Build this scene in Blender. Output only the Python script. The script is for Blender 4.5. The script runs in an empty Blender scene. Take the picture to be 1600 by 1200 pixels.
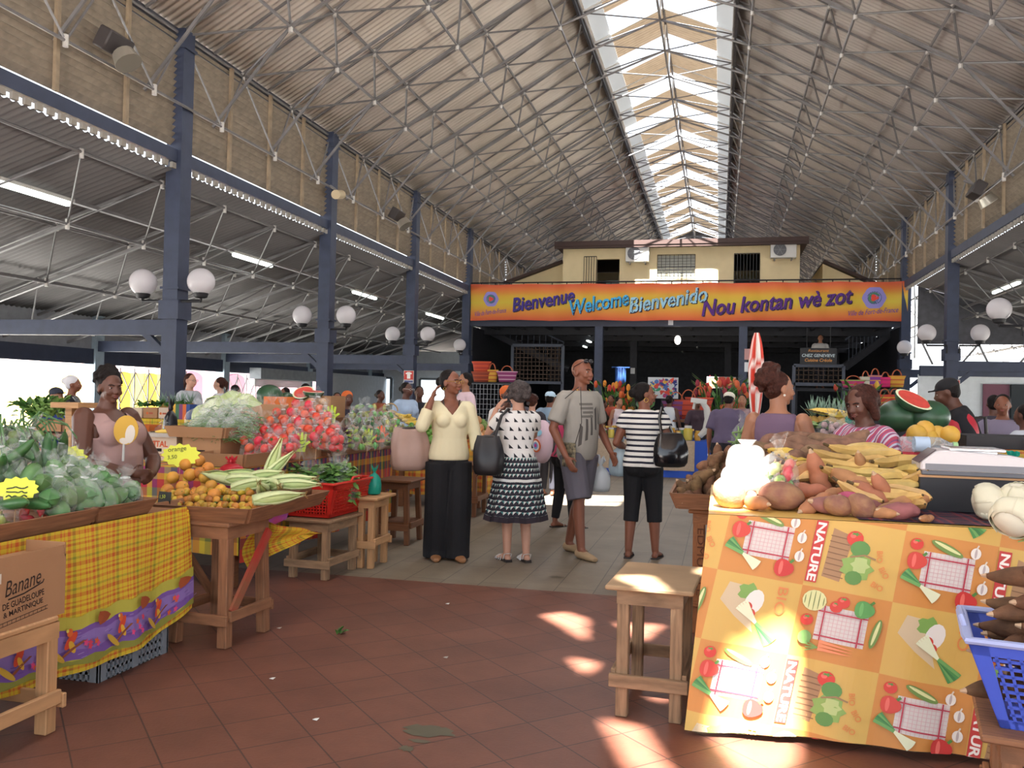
import bpy, bmesh, math, random
from mathutils import Vector as V, Matrix, Euler
from math import sin, cos, pi, radians, atan, sqrt
SC = bpy.context.scene; COL = SC.collection; RND = random.Random(7)
# ------------------------------------------------ camera, sky, sun, exposure
YAW = atan(325/1350); PITCH = radians(0.9); ROLL = radians(1.25); CAMH = 1.46; FPX = 1350.0
cd = bpy.data.cameras.new('camera'); cam = bpy.data.objects.new('camera', cd); COL.objects.link(cam)
cd.sensor_width = 36; cd.lens = 36*FPX/1600; cd.clip_end = 400
_f0 = V((-sin(YAW), cos(YAW), 0)); _r0 = V((cos(YAW), sin(YAW), 0)); _z = V((0, 0, 1))
_fw = _f0*cos(PITCH)+_z*sin(PITCH); _up = _z*cos(PITCH)-_f0*sin(PITCH)
_R = _r0*cos(ROLL)+_up*sin(ROLL); _U = _up*cos(ROLL)-_r0*sin(ROLL)
cam.matrix_world = Matrix(((_R.x, _U.x, -_fw.x, 0), (_R.y, _U.y, -_fw.y, 0), (_R.z, _U.z, -_fw.z, CAMH), (0, 0, 0, 1)))
SC.camera = cam
W = bpy.data.worlds.new('sky'); SC.world = W; W.use_nodes = True
bg = W.node_tree.nodes['Background']; bg.inputs[1].default_value = 1.0
_n = W.node_tree.nodes; _tc = _n.new('ShaderNodeTexCoord'); _sp = _n.new('ShaderNodeSeparateXYZ'); _rp = _n.new('ShaderNodeValToRGB')   # hazy white horizon, blue zenith
_rp.color_ramp.elements[0].position = .02; _rp.color_ramp.elements[0].color = (1.75, 1.85, 1.95, 1); _rp.color_ramp.elements[1].position = .75; _rp.color_ramp.elements[1].color = (.40, .58, .85, 1)
W.node_tree.links.new(_tc.outputs['Generated'], _sp.inputs[0]); W.node_tree.links.new(_sp.outputs[2], _rp.inputs[0]); W.node_tree.links.new(_rp.outputs[0], bg.inputs[0])
sl = bpy.data.lights.new('sun', 'SUN'); sl.energy = 38; sl.angle = radians(.53); sl.color = (1, .98, .94)
sun = bpy.data.objects.new('sun', sl); COL.objects.link(sun); sun.location = (0, -20, 40)
sun.rotation_euler = V((.02, .62, -1)).to_track_quat('-Z', 'Y').to_euler()
def fill_light(name, loc, rot_, sx, sy, power, col):
    l = bpy.data.lights.new(name, 'AREA'); l.shape = 'RECTANGLE'; l.size = sx; l.size_y = sy; l.energy = power; l.color = col; o = bpy.data.objects.new(name, l); COL.objects.link(o); o.location = loc; o.rotation_euler = rot_; return o
# added area lights that brighten the hall, standing in for street and lantern light
fill_light('street_fill', (-14.75, 14, 1.2), (0, radians(-100), 0), 2.0, 34, 300, (.92, .96, 1)); fill_light('street_fill', (12.2, 12, 1.2), (0, radians(100), 0), 2.0, 26, 160, (.92, .96, 1))
fill_light('lantern_fill', (-1.53, 22, 9.9), (0, 0, 0), 3.0, 52, 700, (.97, .98, 1))
SC.view_settings.view_transform = 'Standard'; SC.view_settings.look = 'None'; SC.view_settings.gamma = 1
SC.view_settings.use_curve_mapping = False; SC.view_settings.exposure = 0.9
SC.cycles.use_denoising = True; SC.cycles.max_bounces = 7; SC.cycles.diffuse_bounces = 5; SC.cycles.glossy_bounces = 3
SC.cycles.transmission_bounces = 4; SC.cycles.transparent_max_bounces = 12; SC.cycles.caustics_reflective = False
SC.cycles.caustics_refractive = False; SC.cycles.sample_clamp_indirect = 6
# ------------------------------------------------ pixel of the photo -> point on a real plane
def ray(u, v): return _fw+_R*((u-800)/FPX)-_U*((v-600)/FPX)
def at(u, v, y):
    d = ray(u, v); return V((0, 0, CAMH))+d*(y/d.y)
def gz(u, v, z=0):
    d = ray(u, v); return V((0, 0, CAMH))+d*((z-CAMH)/d.z)
def ax(u, v, x):
    d = ray(u, v); return V((0, 0, CAMH))+d*(x/d.x)
# ------------------------------------------------ materials
MATS = {}
def srgb(h):
    if isinstance(h, str):
        h = h.lstrip('#'); c = [int(h[i:i+2], 16)/255 for i in (0, 2, 4)]
    else: c = [x/255 for x in h]
    return tuple(((x/12.92) if x <= .04045 else ((x+.055)/1.055)**2.4) for x in c)
def nodes(m): return m.node_tree.nodes, m.node_tree.links
def M(name, col='#808080', rough=.6, var=.0, scale=6, bump=0, bscale=30, metal=0, rnd=0, attr=False, alpha=1, spec=.4, trl=0, emit=None, stretch=None, col2=None, uv=False):
    if name in MATS: return MATS[name]
    m = bpy.data.materials.new(name); m.use_nodes = True; N, L = nodes(m); b = N['Principled BSDF']
    MATS[name] = m; c = srgb(col)
    b.inputs['Roughness'].default_value = rough; b.inputs['Metallic'].default_value = metal
    b.inputs['Specular IOR Level'].default_value = spec; b.inputs['Base Color'].default_value = (*c, 1)
    tc = N.new('ShaderNodeTexCoord'); src = tc.outputs['UV' if uv else 'Object']
    if stretch:
        mp = N.new('ShaderNodeMapping'); mp.inputs['Scale'].default_value = stretch; L.new(src, mp.inputs[0]); src = mp.outputs[0]
    out = None
    if attr:
        a = N.new('ShaderNodeVertexColor'); a.layer_name = 'Col'; out = a.outputs[0]
    if var or col2:
        n = N.new('ShaderNodeTexNoise'); n.inputs['Scale'].default_value = scale; n.inputs['Detail'].default_value = 4; L.new(src, n.inputs[0])
        r = N.new('ShaderNodeValToRGB'); r.color_ramp.elements[0].position = .32; r.color_ramp.elements[1].position = .68
        d = srgb(col2) if col2 else tuple(min(1, x*(1+var)) for x in c)
        a0 = c if col2 else tuple(x*(1-var) for x in c)
        if attr:
            r.color_ramp.elements[0].color = (1-var,)*3+(1,); r.color_ramp.elements[1].color = (1, 1, 1, 1)
            mx = N.new('ShaderNodeMix'); mx.data_type = 'RGBA'; mx.blend_type = 'MULTIPLY'; mx.inputs[0].default_value = 1
            L.new(out, mx.inputs[6]); L.new(r.outputs[0], mx.inputs[7]); out = mx.outputs[2]
        else:
            r.color_ramp.elements[0].color = (*a0, 1); r.color_ramp.elements[1].color = (*d, 1); out = r.outputs[0]
        L.new(n.outputs[0], r.inputs[0])
    if rnd:
        oi = N.new('ShaderNodeObjectInfo'); h = N.new('ShaderNodeHueSaturation')
        for k, lo, hi in (('Hue', .5-rnd*.12, .5+rnd*.12), ('Value', 1-rnd, 1+rnd*.6)):
            mr = N.new('ShaderNodeMapRange'); mr.inputs[3].default_value = lo; mr.inputs[4].default_value = hi
            if k == 'Value':
                fr = N.new('ShaderNodeMath'); fr.operation = 'MULTIPLY'; fr.inputs[1].default_value = 7.31; f2 = N.new('ShaderNodeMath'); f2.operation = 'FRACT'
                L.new(oi.outputs['Random'], fr.inputs[0]); L.new(fr.outputs[0], f2.inputs[0]); L.new(f2.outputs[0], mr.inputs[0])
            else: L.new(oi.outputs['Random'], mr.inputs[0])
            L.new(mr.outputs[0], h.inputs[k])
        if out: L.new(out, h.inputs['Color'])
        else: h.inputs['Color'].default_value = (*c, 1)
        out = h.outputs[0]
    if out: L.new(out, b.inputs['Base Color'])
    if bump:
        n2 = N.new('ShaderNodeTexNoise'); n2.inputs['Scale'].default_value = bscale; n2.inputs['Detail'].default_value = 3; L.new(src, n2.inputs[0])
        bp = N.new('ShaderNodeBump'); bp.inputs['Strength'].default_value = bump; bp.inputs['Distance'].default_value = .01
        L.new(n2.outputs[0], bp.inputs['Height']); L.new(bp.outputs[0], b.inputs['Normal'])
    if emit:
        b.inputs['Emission Color'].default_value = (*c, 1); b.inputs['Emission Strength'].default_value = emit
    if trl:
        t = N.new('ShaderNodeBsdfTranslucent'); t.inputs[0].default_value = (*c, 1)
        if out: L.new(out, t.inputs[0])
        mx = N.new('ShaderNodeMixShader'); mx.inputs[0].default_value = trl
        L.new(b.outputs[0], mx.inputs[1]); L.new(t.outputs[0], mx.inputs[2]); L.new(mx.outputs[0], N['Material Output'].inputs[0])
    if alpha < 1:
        tr = N.new('ShaderNodeBsdfTransparent'); mx = N.new('ShaderNodeMixShader'); mx.inputs[0].default_value = alpha
        L.new(tr.outputs[0], mx.inputs[1]); L.new(b.outputs[0], mx.inputs[2]); L.new(mx.outputs[0], N['Material Output'].inputs[0])
    return m
def film(name, col='#f2f5f2', a=.03, rough=.2):
    """thin clear plastic: see-through face on, milky at its edges and creases"""
    if name in MATS: return MATS[name]
    m = M(name, col, rough=rough, spec=.5, bump=.6, bscale=30); N, L = nodes(m); b = N['Principled BSDF']
    tr = N.new('ShaderNodeBsdfTransparent'); mx = N.new('ShaderNodeMixShader'); tc = N.new('ShaderNodeTexCoord'); lw = N.new('ShaderNodeLayerWeight'); lw.inputs[0].default_value = .25
    n = N.new('ShaderNodeTexNoise'); n.inputs['Scale'].default_value = 18; n.inputs['Detail'].default_value = 5; n.inputs['Distortion'].default_value = 1.5; L.new(tc.outputs['Object'], n.inputs[0])
    r = N.new('ShaderNodeMapRange'); r.inputs[1].default_value = .52; r.inputs[2].default_value = .72; r.inputs[3].default_value = a; r.inputs[4].default_value = a+.22; L.new(n.outputs[0], r.inputs[0])
    k = N.new('ShaderNodeMath'); k.operation = 'MULTIPLY_ADD'; k.inputs[1].default_value = .26; L.new(lw.outputs['Facing'], k.inputs[0]); L.new(r.outputs[0], k.inputs[2]); L.new(k.outputs[0], mx.inputs[0])
    L.new(tr.outputs[0], mx.inputs[1]); L.new(b.outputs[0], mx.inputs[2]); L.new(mx.outputs[0], N['Material Output'].inputs[0])
    return m
def plaid(name, ustops, vstops, su=4, sv=4, rough=.85, trl=.0):
    """woven madras: warp and weft colour bands, each a list of (position, colour)"""
    if name in MATS: return MATS[name]
    m = M(name, rough=rough, bump=.15, bscale=250); N, L = nodes(m); b = N['Principled BSDF']
    uv = N.new('ShaderNodeUVMap'); sp = N.new('ShaderNodeSeparateXYZ'); L.new(uv.outputs[0], sp.inputs[0]); o = []
    for i, (st, s) in enumerate(((ustops, su), (vstops, sv))):
        mu = N.new('ShaderNodeMath'); mu.operation = 'MULTIPLY'; mu.inputs[1].default_value = s; L.new(sp.outputs[i], mu.inputs[0])
        fr = N.new('ShaderNodeMath'); fr.operation = 'FRACT'; L.new(mu.outputs[0], fr.inputs[0])
        r = N.new('ShaderNodeValToRGB'); r.color_ramp.interpolation = 'CONSTANT'; e = r.color_ramp.elements
        while len(e) > 1: e.remove(e[-1])
        e[0].position = st[0][0]; e[0].color = (*srgb(st[0][1]), 1)
        for p, c in st[1:]:
            q = e.new(p); q.color = (*srgb(c), 1)
        L.new(fr.outputs[0], r.inputs[0]); o.append(r.outputs[0])
    mx = N.new('ShaderNodeMix'); mx.data_type = 'RGBA'; mx.inputs[0].default_value = .5
    L.new(o[0], mx.inputs[6]); L.new(o[1], mx.inputs[7]); L.new(mx.outputs[2], b.inputs['Base Color'])
    return m
# ------------------------------------------------ mesh builder
def rot(rx=0, ry=0, rz=0): return Euler((rx, ry, rz)).to_matrix()
class MB:
    def __init__(s): s.v = []; s.f = []; s.m = []; s.uv = []; s.c = []; s.hascol = False
    def add(s, vs, fs, mi=0, uvs=None, col=None):
        o = len(s.v); s.v += [tuple(p) for p in vs]; c = (*srgb(col), 1) if col else (1, 1, 1, 1)
        if col: s.hascol = True
        s.c += [c]*len(vs)
        for k, f in enumerate(fs):
            s.f.append([o+i for i in f]); s.m.append(mi); s.uv.append(uvs[k] if uvs else None)
        return o
    def box(s, c, d, R=None, mi=0, col=None, taper=1):
        x, y, z = d[0]/2, d[1]/2, d[2]/2; p = []
        for dz in (-1, 1):
            t = taper if dz > 0 else 1
            for dx, dy in ((-1, -1), (1, -1), (1, 1), (-1, 1)):
                q = V((dx*x*t, dy*y*t, dz*z)); p.append((R @ q if R else q)+V(c))
        X, Y, Z = d; q = lambda a, b: [(0, 0), (a, 0), (a, b), (0, b)]
        s.add(p, [[3, 2, 1, 0], [4, 5, 6, 7], [0, 1, 5, 4], [1, 2, 6, 5], [2, 3, 7, 6], [3, 0, 4, 7]], mi,
              [q(X, Y), q(X, Y), q(X, Z), q(Y, Z), q(X, Z), q(Y, Z)], col)
    def bar(s, a, b, w, h=None, mi=0, up=(0, 0, 1), col=None, ext=0):
        a, b = V(a), V(b); d = b-a; l = d.length
        if l < 1e-6: return
        d /= l; a -= d*ext; b += d*ext; h = h or w; u = V(up)
        if abs(d.dot(u)) > .98: u = V((0, 1, 0)) if abs(d.y) < .9 else V((1, 0, 0))
        x = d.cross(u).normalized(); y = x.cross(d); p = []
        for q in (a, b):
            for i, j in ((-1, -1), (1, -1), (1, 1), (-1, 1)): p.append(q+x*(i*w/2)+y*(j*h/2))
        o = RND.random()*5; q = lambda t: [(o, t), (o, t+w), (o+l, t+w), (o+l, t)]
        s.add(p, [[0, 1, 2, 3], [7, 6, 5, 4], [0, 4, 5, 1], [1, 5, 6, 2], [2, 6, 7, 3], [3, 7, 4, 0]], mi,
              [[(0, 0), (w, 0), (w, h), (0, h)]]*2+[[(o, t), (o+l, t), (o+l, t+w), (o, t+w)] for t in (0, w, w+h, 2*w+h)], col)
    def tube(s, pts, rad, n=8, mi=0, caps=True, ref=None, col=None, closed=False):
        pts = [V(p) for p in pts]; k = len(pts)
        if not isinstance(rad, (list, tuple)): rad = [rad]*k
        prev = V(ref) if ref else None; vs = []; L = 0; uvl = []
        for i, p in enumerate(pts):
            t = (pts[min(i+1, k-1)]-pts[max(i-1, 0)]) if not closed else pts[(i+1) % k]-pts[i-1]
            if t.length < 1e-9: t = V((0, 0, 1))
            t.normalize()
            if prev is None: prev = V((1, 0, 0)) if abs(t.x) < .9 else V((0, 1, 0))
            x = prev-t*prev.dot(t)
            if x.length < 1e-5: x = t.orthogonal()
            x.normalize(); y = t.cross(x); prev = x; r = rad[i]; rx, ry = r if isinstance(r, (list, tuple)) else (r, r)
            if i: L += (p-pts[i-1]).length
            uvl.append(L)
            for j in range(n):
                a = 2*pi*j/n; vs.append(p+x*(rx*cos(a))+y*(ry*sin(a)))
        fs = []; uvs = []
        for i in range(k if closed else k-1):
            i2 = (i+1) % k
            for j in range(n):
                j2 = (j+1) % n; fs.append([i*n+j, i*n+j2, i2*n+j2, i2*n+j])
                uvs.append([(uvl[i], j/n), (uvl[i], (j+1)/n), (uvl[i2], (j+1)/n), (uvl[i2], j/n)])
        if caps and not closed:
            fs.append([n-1-j for j in range(n)]); fs.append([(k-1)*n+j for j in range(n)]); uvs += [[(0, 0)]*n]*2
        s.add(vs, fs, mi, uvs, col)
    def seg(s, a, b, ra, rb, n=10, mi=0, cap=True, col=None):
        """a limb: taper with rounded ends"""
        a, b = V(a), V(b); d = (b-a); l = d.length; d = d/l if l else V((0, 0, 1)); P = []; Rr = []
        if cap:
            for t in (.05, .35, .7): P.append(a-d*ra*sqrt(max(0, 1-t*t))); Rr.append(ra*t)
        P += [a, b]; Rr += [ra, rb]
        if cap:
            for t in (.7, .35, .05): P.append(b+d*rb*sqrt(max(0, 1-t*t))); Rr.append(rb*t)
        s.tube(P, Rr, n, mi, True, col=col)
    def ell(s, c, r, R=None, nu=14, nv=9, mi=0, col=None, fn=None):
        r = r if isinstance(r, (list, tuple)) else (r, r, r); vs = []; c = V(c)
        for i in range(1, nv):
            a = pi*i/nv
            for j in range(nu):
                b = 2*pi*j/nu; q = V((sin(a)*cos(b), sin(a)*sin(b), -cos(a)))
                if fn: q = q*fn(q)
                q = V((q.x*r[0], q.y*r[1], q.z*r[2])); vs.append((R @ q if R else q)+c)
        for sg in (-1, 1):
            q = V((0, 0, sg)); q = q*(fn(q) if fn else 1); q = V((0, 0, q.z*r[2])); vs.append((R @ q if R else q)+c)
        fs = []; uvs = []; nr = nv-1
        for i in range(nr-1):
            for j in range(nu):
                j2 = (j+1) % nu; fs.append([i*nu+j, i*nu+j2, (i+1)*nu+j2, (i+1)*nu+j])
                uvs.append([(j/nu, i/nr), ((j+1)/nu, i/nr), ((j+1)/nu, (i+1)/nr), (j/nu, (i+1)/nr)])
        for j in range(nu):
            j2 = (j+1) % nu; fs.append([nr*nu, j2, j]); fs.append([nr*nu+1, (nr-1)*nu+j, (nr-1)*nu+j2]); uvs += [[(0, 0)]*3]*2
        s.add(vs, fs, mi, uvs, col)
    def lathe(s, prof, n=16, c=(0, 0, 0), R=None, mi=0, col=None, caps=True):
        vs = []; c = V(c)
        for r, z in prof:
            for j in range(n):
                a = 2*pi*j/n; q = V((r*cos(a), r*sin(a), z)); vs.append((R @ q if R else q)+c)
        fs = [[i*n+j, i*n+(j+1) % n, (i+1)*n+(j+1) % n, (i+1)*n+j] for i in range(len(prof)-1) for j in range(n)]
        if caps: fs += [[n-1-j for j in range(n)], [(len(prof)-1)*n+j for j in range(n)]]
        s.add(vs, fs, mi, None, col)
    def loft(s, rings, mi=0, caps=True, col=None):
        n = len(rings[0]); vs = [p for r in rings for p in r]
        fs = [[i*n+j, i*n+(j+1) % n, (i+1)*n+(j+1) % n, (i+1)*n+j] for i in range(len(rings)-1) for j in range(n)]
        uvs = [[(j/n, i), ((j+1)/n, i), ((j+1)/n, i+1), (j/n, i+1)] for i in range(len(rings)-1) for j in range(n)]
        if caps: fs += [[n-1-j for j in range(n)], [(len(rings)-1)*n+j for j in range(n)]]; uvs += [[(0, 0)]*n]*2
        s.add(vs, fs, mi, uvs, col)
    def sheet(s, fn, nu, nv, mi=0, su=1, sv=1, col=None):
        vs = [fn(i/nu, j/nv) for j in range(nv+1) for i in range(nu+1)]; w = nu+1
        fs = [[j*w+i, j*w+i+1, (j+1)*w+i+1, (j+1)*w+i] for j in range(nv) for i in range(nu)]
        uvs = [[(i/nu*su, j/nv*sv), ((i+1)/nu*su, j/nv*sv), ((i+1)/nu*su, (j+1)/nv*sv), (i/nu*su, (j+1)/nv*sv)] for j in range(nv) for i in range(nu)]
        s.add(vs, fs, mi, uvs, col)
    def mesh(s, name, mats, smooth=40):
        me = bpy.data.meshes.new(name); me.from_pydata(s.v, [], s.f)
        for m in (mats if isinstance(mats, (list, tuple)) else [mats]): me.materials.append(m)
        me.polygons.foreach_set('material_index', s.m)
        ul = me.uv_layers.new(name='UVMap'); flat = []
        for f, u in zip(s.f, s.uv):
            for k in range(len(f)): flat += (u[k] if u else (0, 0))
        ul.data.foreach_set('uv', flat)
        if s.hascol:
            ca = me.color_attributes.new('Col', 'FLOAT_COLOR', 'POINT'); ca.data.foreach_set('color', [x for c in s.c for x in c])
        me.update(); me.validate()
        if smooth: me.shade_smooth(); me.set_sharp_from_angle(angle=radians(smooth))
        return me
    def build(s, name, mats, par=None, smooth=40, bev=0, sub=0, thick=0, loc=None, rz=None):
        o = bpy.data.objects.new(name, s.mesh(name, mats, smooth)); COL.objects.link(o)
        if par: o.parent = par
        if loc is not None: o.location = loc
        if rz is not None: o.rotation_euler = rz if isinstance(rz, (tuple, list, Euler)) else (0, 0, rz)
        if thick:
            q = o.modifiers.new('s', 'SOLIDIFY'); q.thickness = thick; q.offset = 0
        if bev:
            q = o.modifiers.new('b', 'BEVEL'); q.width = bev; q.segments = 1; q.limit_method = 'ANGLE'
        if sub:
            q = o.modifiers.new('u', 'SUBSURF'); q.levels = sub; q.render_levels = sub
        return o
def T(o, label=None, cat=None, group=None, kind=None):
    for k, x in (('label', label), ('category', cat), ('group', group), ('kind', kind)):
        if x: o[k] = x
    return o
def S(o, label=None, cat=None): return T(o, label, cat, None, 'structure')
def E(name, loc=(0, 0, 0), label=None, cat=None, group=None, rz=0, kind=None):
    o = bpy.data.objects.new(name, None); COL.objects.link(o); o.location = loc; o.empty_display_size = .1
    o.rotation_euler = rz if isinstance(rz, (tuple, list, Euler)) else (0, 0, rz); return T(o, label, cat, group, kind)
def dup(o, loc, rz=None, label=None, group=None, scale=None, par=None):
    c = o.copy(); COL.objects.link(c)
    if par is not None: c.parent = par
    if loc is not None: c.location = loc
    if rz is not None: c.rotation_euler = rz if isinstance(rz, (tuple, list, Euler)) else (0, 0, rz)
    if scale: c.scale = (scale,)*3 if not isinstance(scale, (tuple, list)) else scale
    if label: c['label'] = label
    if group: c['group'] = group
    for k in list(o.children): 
        q = dup(k, None, par=c)
    return c
PROTOS = []
class Proto:
    """one kind of thing: the first spot takes the thing itself, later spots take copies"""
    def __init__(s, o): s.o = o; s.used = False; PROTOS.append(s)
    def put(s, loc, rz=None, label=None, group=None, scale=None):
        if not s.used:
            s.used = True; o = s.o; o.location = loc
            if rz is not None: o.rotation_euler = rz if isinstance(rz, (tuple, list, Euler)) else (0, 0, rz)
            if scale: o.scale = (scale,)*3 if not isinstance(scale, (tuple, list)) else scale
            if label: o['label'] = label
            if group: o['group'] = group
            return o
        return dup(s.o, loc, rz, label, group, scale)
def rr(): return (RND.random()*6.28, RND.random()*6.28, RND.random()*6.28)
def ru(a, b): return RND.uniform(a, b)
# ------------------------------------------------ lettering and printed motifs as flat coloured polygons
_TC = {}
def glyphs(txt, shear=0, bold=0, font=None):
    k = (txt, shear, bold)
    if k not in _TC:
        c = bpy.data.curves.new('t', 'FONT'); c.body = txt; c.shear = shear; c.offset = bold; c.resolution_u = 3; c.fill_mode = 'FRONT'
        o = bpy.data.objects.new('t', c); COL.objects.link(o); dg = bpy.context.evaluated_depsgraph_get(); dg.update()
        me = bpy.data.meshes.new_from_object(o.evaluated_get(dg)); vs = [tuple(v.co)[:2] for v in me.vertices]; fs = [list(p.vertices) for p in me.polygons]
        bpy.data.objects.remove(o); bpy.data.curves.remove(c); bpy.data.meshes.remove(me)
        x0 = min(v[0] for v in vs); x1 = max(v[0] for v in vs); y0 = min(v[1] for v in vs); y1 = max(v[1] for v in vs)
        _TC[k] = ([((x-x0)/(x1-x0), (y-y0)/(y1-y0)) for x, y in vs], fs, (x1-x0)/(y1-y0))
    return _TC[k]
class Print:
    """flat printed shapes in a (u, v) plane in metres, laid on a surface by fn(u, v, lift)"""
    def __init__(s, fn, lift=.0015, res=0, step=.00007): s.fn = fn; s.mb = MB(); s.k = 0; s.lift = lift; s.res = res; s.step = step
    def poly(s, pts, col, faces=None):
        s.k += 1; h = s.lift+s.step*s.k
        s.mb.add([(x, y, h) for x, y in pts], faces or [list(range(len(pts)))], 0, None, col)
    def fan(s, pts, col):
        cx = sum(p[0] for p in pts)/len(pts); cy = sum(p[1] for p in pts)/len(pts); n = len(pts)
        s.poly([(cx, cy)]+list(pts), col, [[0, 1+i, 1+(i+1) % n] for i in range(n)])
    def disc(s, x, y, rx, ry=None, col='#000000', a=0, n=14, lob=0, amp=0):
        ry = ry or rx; p = []
        for i in range(n):
            t = 2*pi*i/n; k = 1+amp*cos(lob*t) if lob else 1; px, py = rx*cos(t)*k, ry*sin(t)*k
            p.append((x+px*cos(a)-py*sin(a), y+px*sin(a)+py*cos(a)))
        s.fan(p, col)
    def ring(s, x, y, r0, r1, col, n=20, a0=0, a1=2*pi):
        p = []
        for i in range(n+1):
            t = a0+(a1-a0)*i/n; p += [(x+r0*cos(t), y+r0*sin(t)), (x+r1*cos(t), y+r1*sin(t))]
        s.poly(p, col, [[2*i, 2*i+1, 2*i+3, 2*i+2] for i in range(n)])
    def rect(s, x0, y0, x1, y1, col, a=0):
        cx, cy = (x0+x1)/2, (y0+y1)/2; p = []
        for x, y in ((x0, y0), (x1, y0), (x1, y1), (x0, y1)):
            dx, dy = x-cx, y-cy; p.append((cx+dx*cos(a)-dy*sin(a), cy+dx*sin(a)+dy*cos(a)))
        s.poly(p, col)
    def line(s, pts, w, col):
        for (x0, y0), (x1, y1) in zip(pts, pts[1:]):
            dx, dy = x1-x0, y1-y0; l = sqrt(dx*dx+dy*dy) or 1; nx, ny = -dy/l*w/2, dx/l*w/2
            s.poly([(x0+nx, y0+ny), (x0-nx, y0-ny), (x1-nx, y1-ny), (x1+nx, y1+ny)], col)
    def text(s, txt, x, y, h, col, a=0, w=None, shear=0, bold=0, warp=None):
        vs, fs, asp = glyphs(txt, shear, bold); w = w or h*asp; p = []
        for q, r in vs:
            dx, dy = q*w, r*h
            if warp: dy += warp(q)
            p.append((x+dx*cos(a)-dy*sin(a), y+dx*sin(a)+dy*cos(a)))
        s.poly(p, col, fs)
    def build(s, name, par=None, rough=.7):
        me = s.mb.mesh(name, M('printed_ink_%d' % int(rough*10), rough=rough, attr=True), 0)
        if s.res:                                        # follow the folds: split long edges before laying the print down
            bm = bmesh.new(); bm.from_mesh(me); bmesh.ops.triangulate(bm, faces=[f for f in bm.faces if len(f.verts) > 4])
            for _ in range(6):
                e = [q for q in bm.edges if q.calc_length() > s.res]
                if not e: break
                bmesh.ops.subdivide_edges(bm, edges=e, cuts=1, use_grid_fill=True)
            bm.to_mesh(me); bm.free()
        for v in me.vertices: v.co = s.fn(*v.co)
        o = bpy.data.objects.new(name, me); COL.objects.link(o)
        if par: o.parent = par
        return o
def plane_fn(o, ux, uy):
    o, ux, uy = V(o), V(ux).normalized(), V(uy).normalized(); n = ux.cross(uy)
    return lambda x, y, h=0: o+ux*x+uy*y+n*h
# ================================================ THE SETTING
XL, XR, XC, ZE = -8.6, 5.54, -1.53, 7.29; DX, DZ, DY = 1.79, 1.03, 1.83; YB = 50.0; YF = -6.0
COLY = [6.8, 12.3, 17.8, 23.3, 28.8]
BLUE = M('blue_grey_paint', '#343b4f', .55, var=.12, scale=5)
STEEL = M('galvanised_tube', '#7d7b7c', .45, var=.15, scale=4, metal=.3)
NODE = M('node_sleeve', '#b9b5b0', .45, metal=.2)
TAN = M('tan_slat', '#83786a', .6, var=.18, scale=7)
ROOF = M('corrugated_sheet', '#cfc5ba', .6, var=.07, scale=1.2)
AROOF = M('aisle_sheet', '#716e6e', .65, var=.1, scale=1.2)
def floor_mat(name, c1, c2, mort, sx, sy, ang, off=.5, bw=1, bh=1):
    m = M(name, c1, .55, bump=.12, bscale=60, spec=.45); N, L = nodes(m); b = N['Principled BSDF']
    tc = N.new('ShaderNodeTexCoord'); mp = N.new('ShaderNodeMapping'); mp.inputs['Rotation'].default_value = (0, 0, ang); L.new(tc.outputs['Object'], mp.inputs[0])
    k = N.new('ShaderNodeTexBrick'); k.offset = off; k.inputs['Color1'].default_value = (*srgb(c1), 1); k.inputs['Color2'].default_value = (*srgb(c2), 1); k.inputs['Mortar'].default_value = (*srgb(mort), 1)
    k.inputs['Scale'].default_value = 1; k.inputs['Brick Width'].default_value = sx; k.inputs['Row Height'].default_value = sy; k.inputs['Mortar Size'].default_value = .004; k.inputs['Mortar Smooth'].default_value = .3
    L.new(mp.outputs[0], k.inputs['Vector'])
    n = N.new('ShaderNodeTexNoise'); n.inputs['Scale'].default_value = 1.7; n.inputs['Detail'].default_value = 8; n.inputs['Roughness'].default_value = .68; L.new(tc.outputs['Object'], n.inputs[0])
    r = N.new('ShaderNodeMapRange'); r.inputs[1].default_value = .3; r.inputs[2].default_value = .72; r.inputs[3].default_value = .72; r.inputs[4].default_value = 1.15; L.new(n.outputs[0], r.inputs[0])
    mx = N.new('ShaderNodeMix'); mx.data_type = 'RGBA'; mx.blend_type = 'MULTIPLY'; mx.inputs[0].default_value = 1; L.new(k.outputs[0], mx.inputs[6]); L.new(r.outputs[0], mx.inputs[7])
    L.new(mx.outputs[2], b.inputs['Base Color']); return m
def slab(name, x0, x1, y0, y1, z, mat, th=.2, label=None):
    b = MB(); b.box(((x0+x1)/2, (y0+y1)/2, z-th/2), (x1-x0, y1-y0, th)); return S(b.build(name, mat))
RED = floor_mat('red_floor_tiles', '#683f31', '#704535', '#422b24', .3, .3, radians(45.5), off=0)
GREY = floor_mat('grey_floor_tiles', '#7d7160', '#74695a', '#4f483f', 1.2, .3, radians(90))
slab('floor', XL-6, XR+6.5, YF, 6.47, 0, RED); slab('floor', XL-6, XR+6.5, 6.47, YB, 0, GREY)
slab('street', -60, XL-6, -40, 90, -.03, M('street_concrete', '#a8a49c', .8, var=.1)); slab('street', XR+6.5, 60, -40, 90, -.03, M('street_concrete'))
slab('street', XL-6, XR+6.5, -40, YF, -.03, M('street_concrete'))
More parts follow.
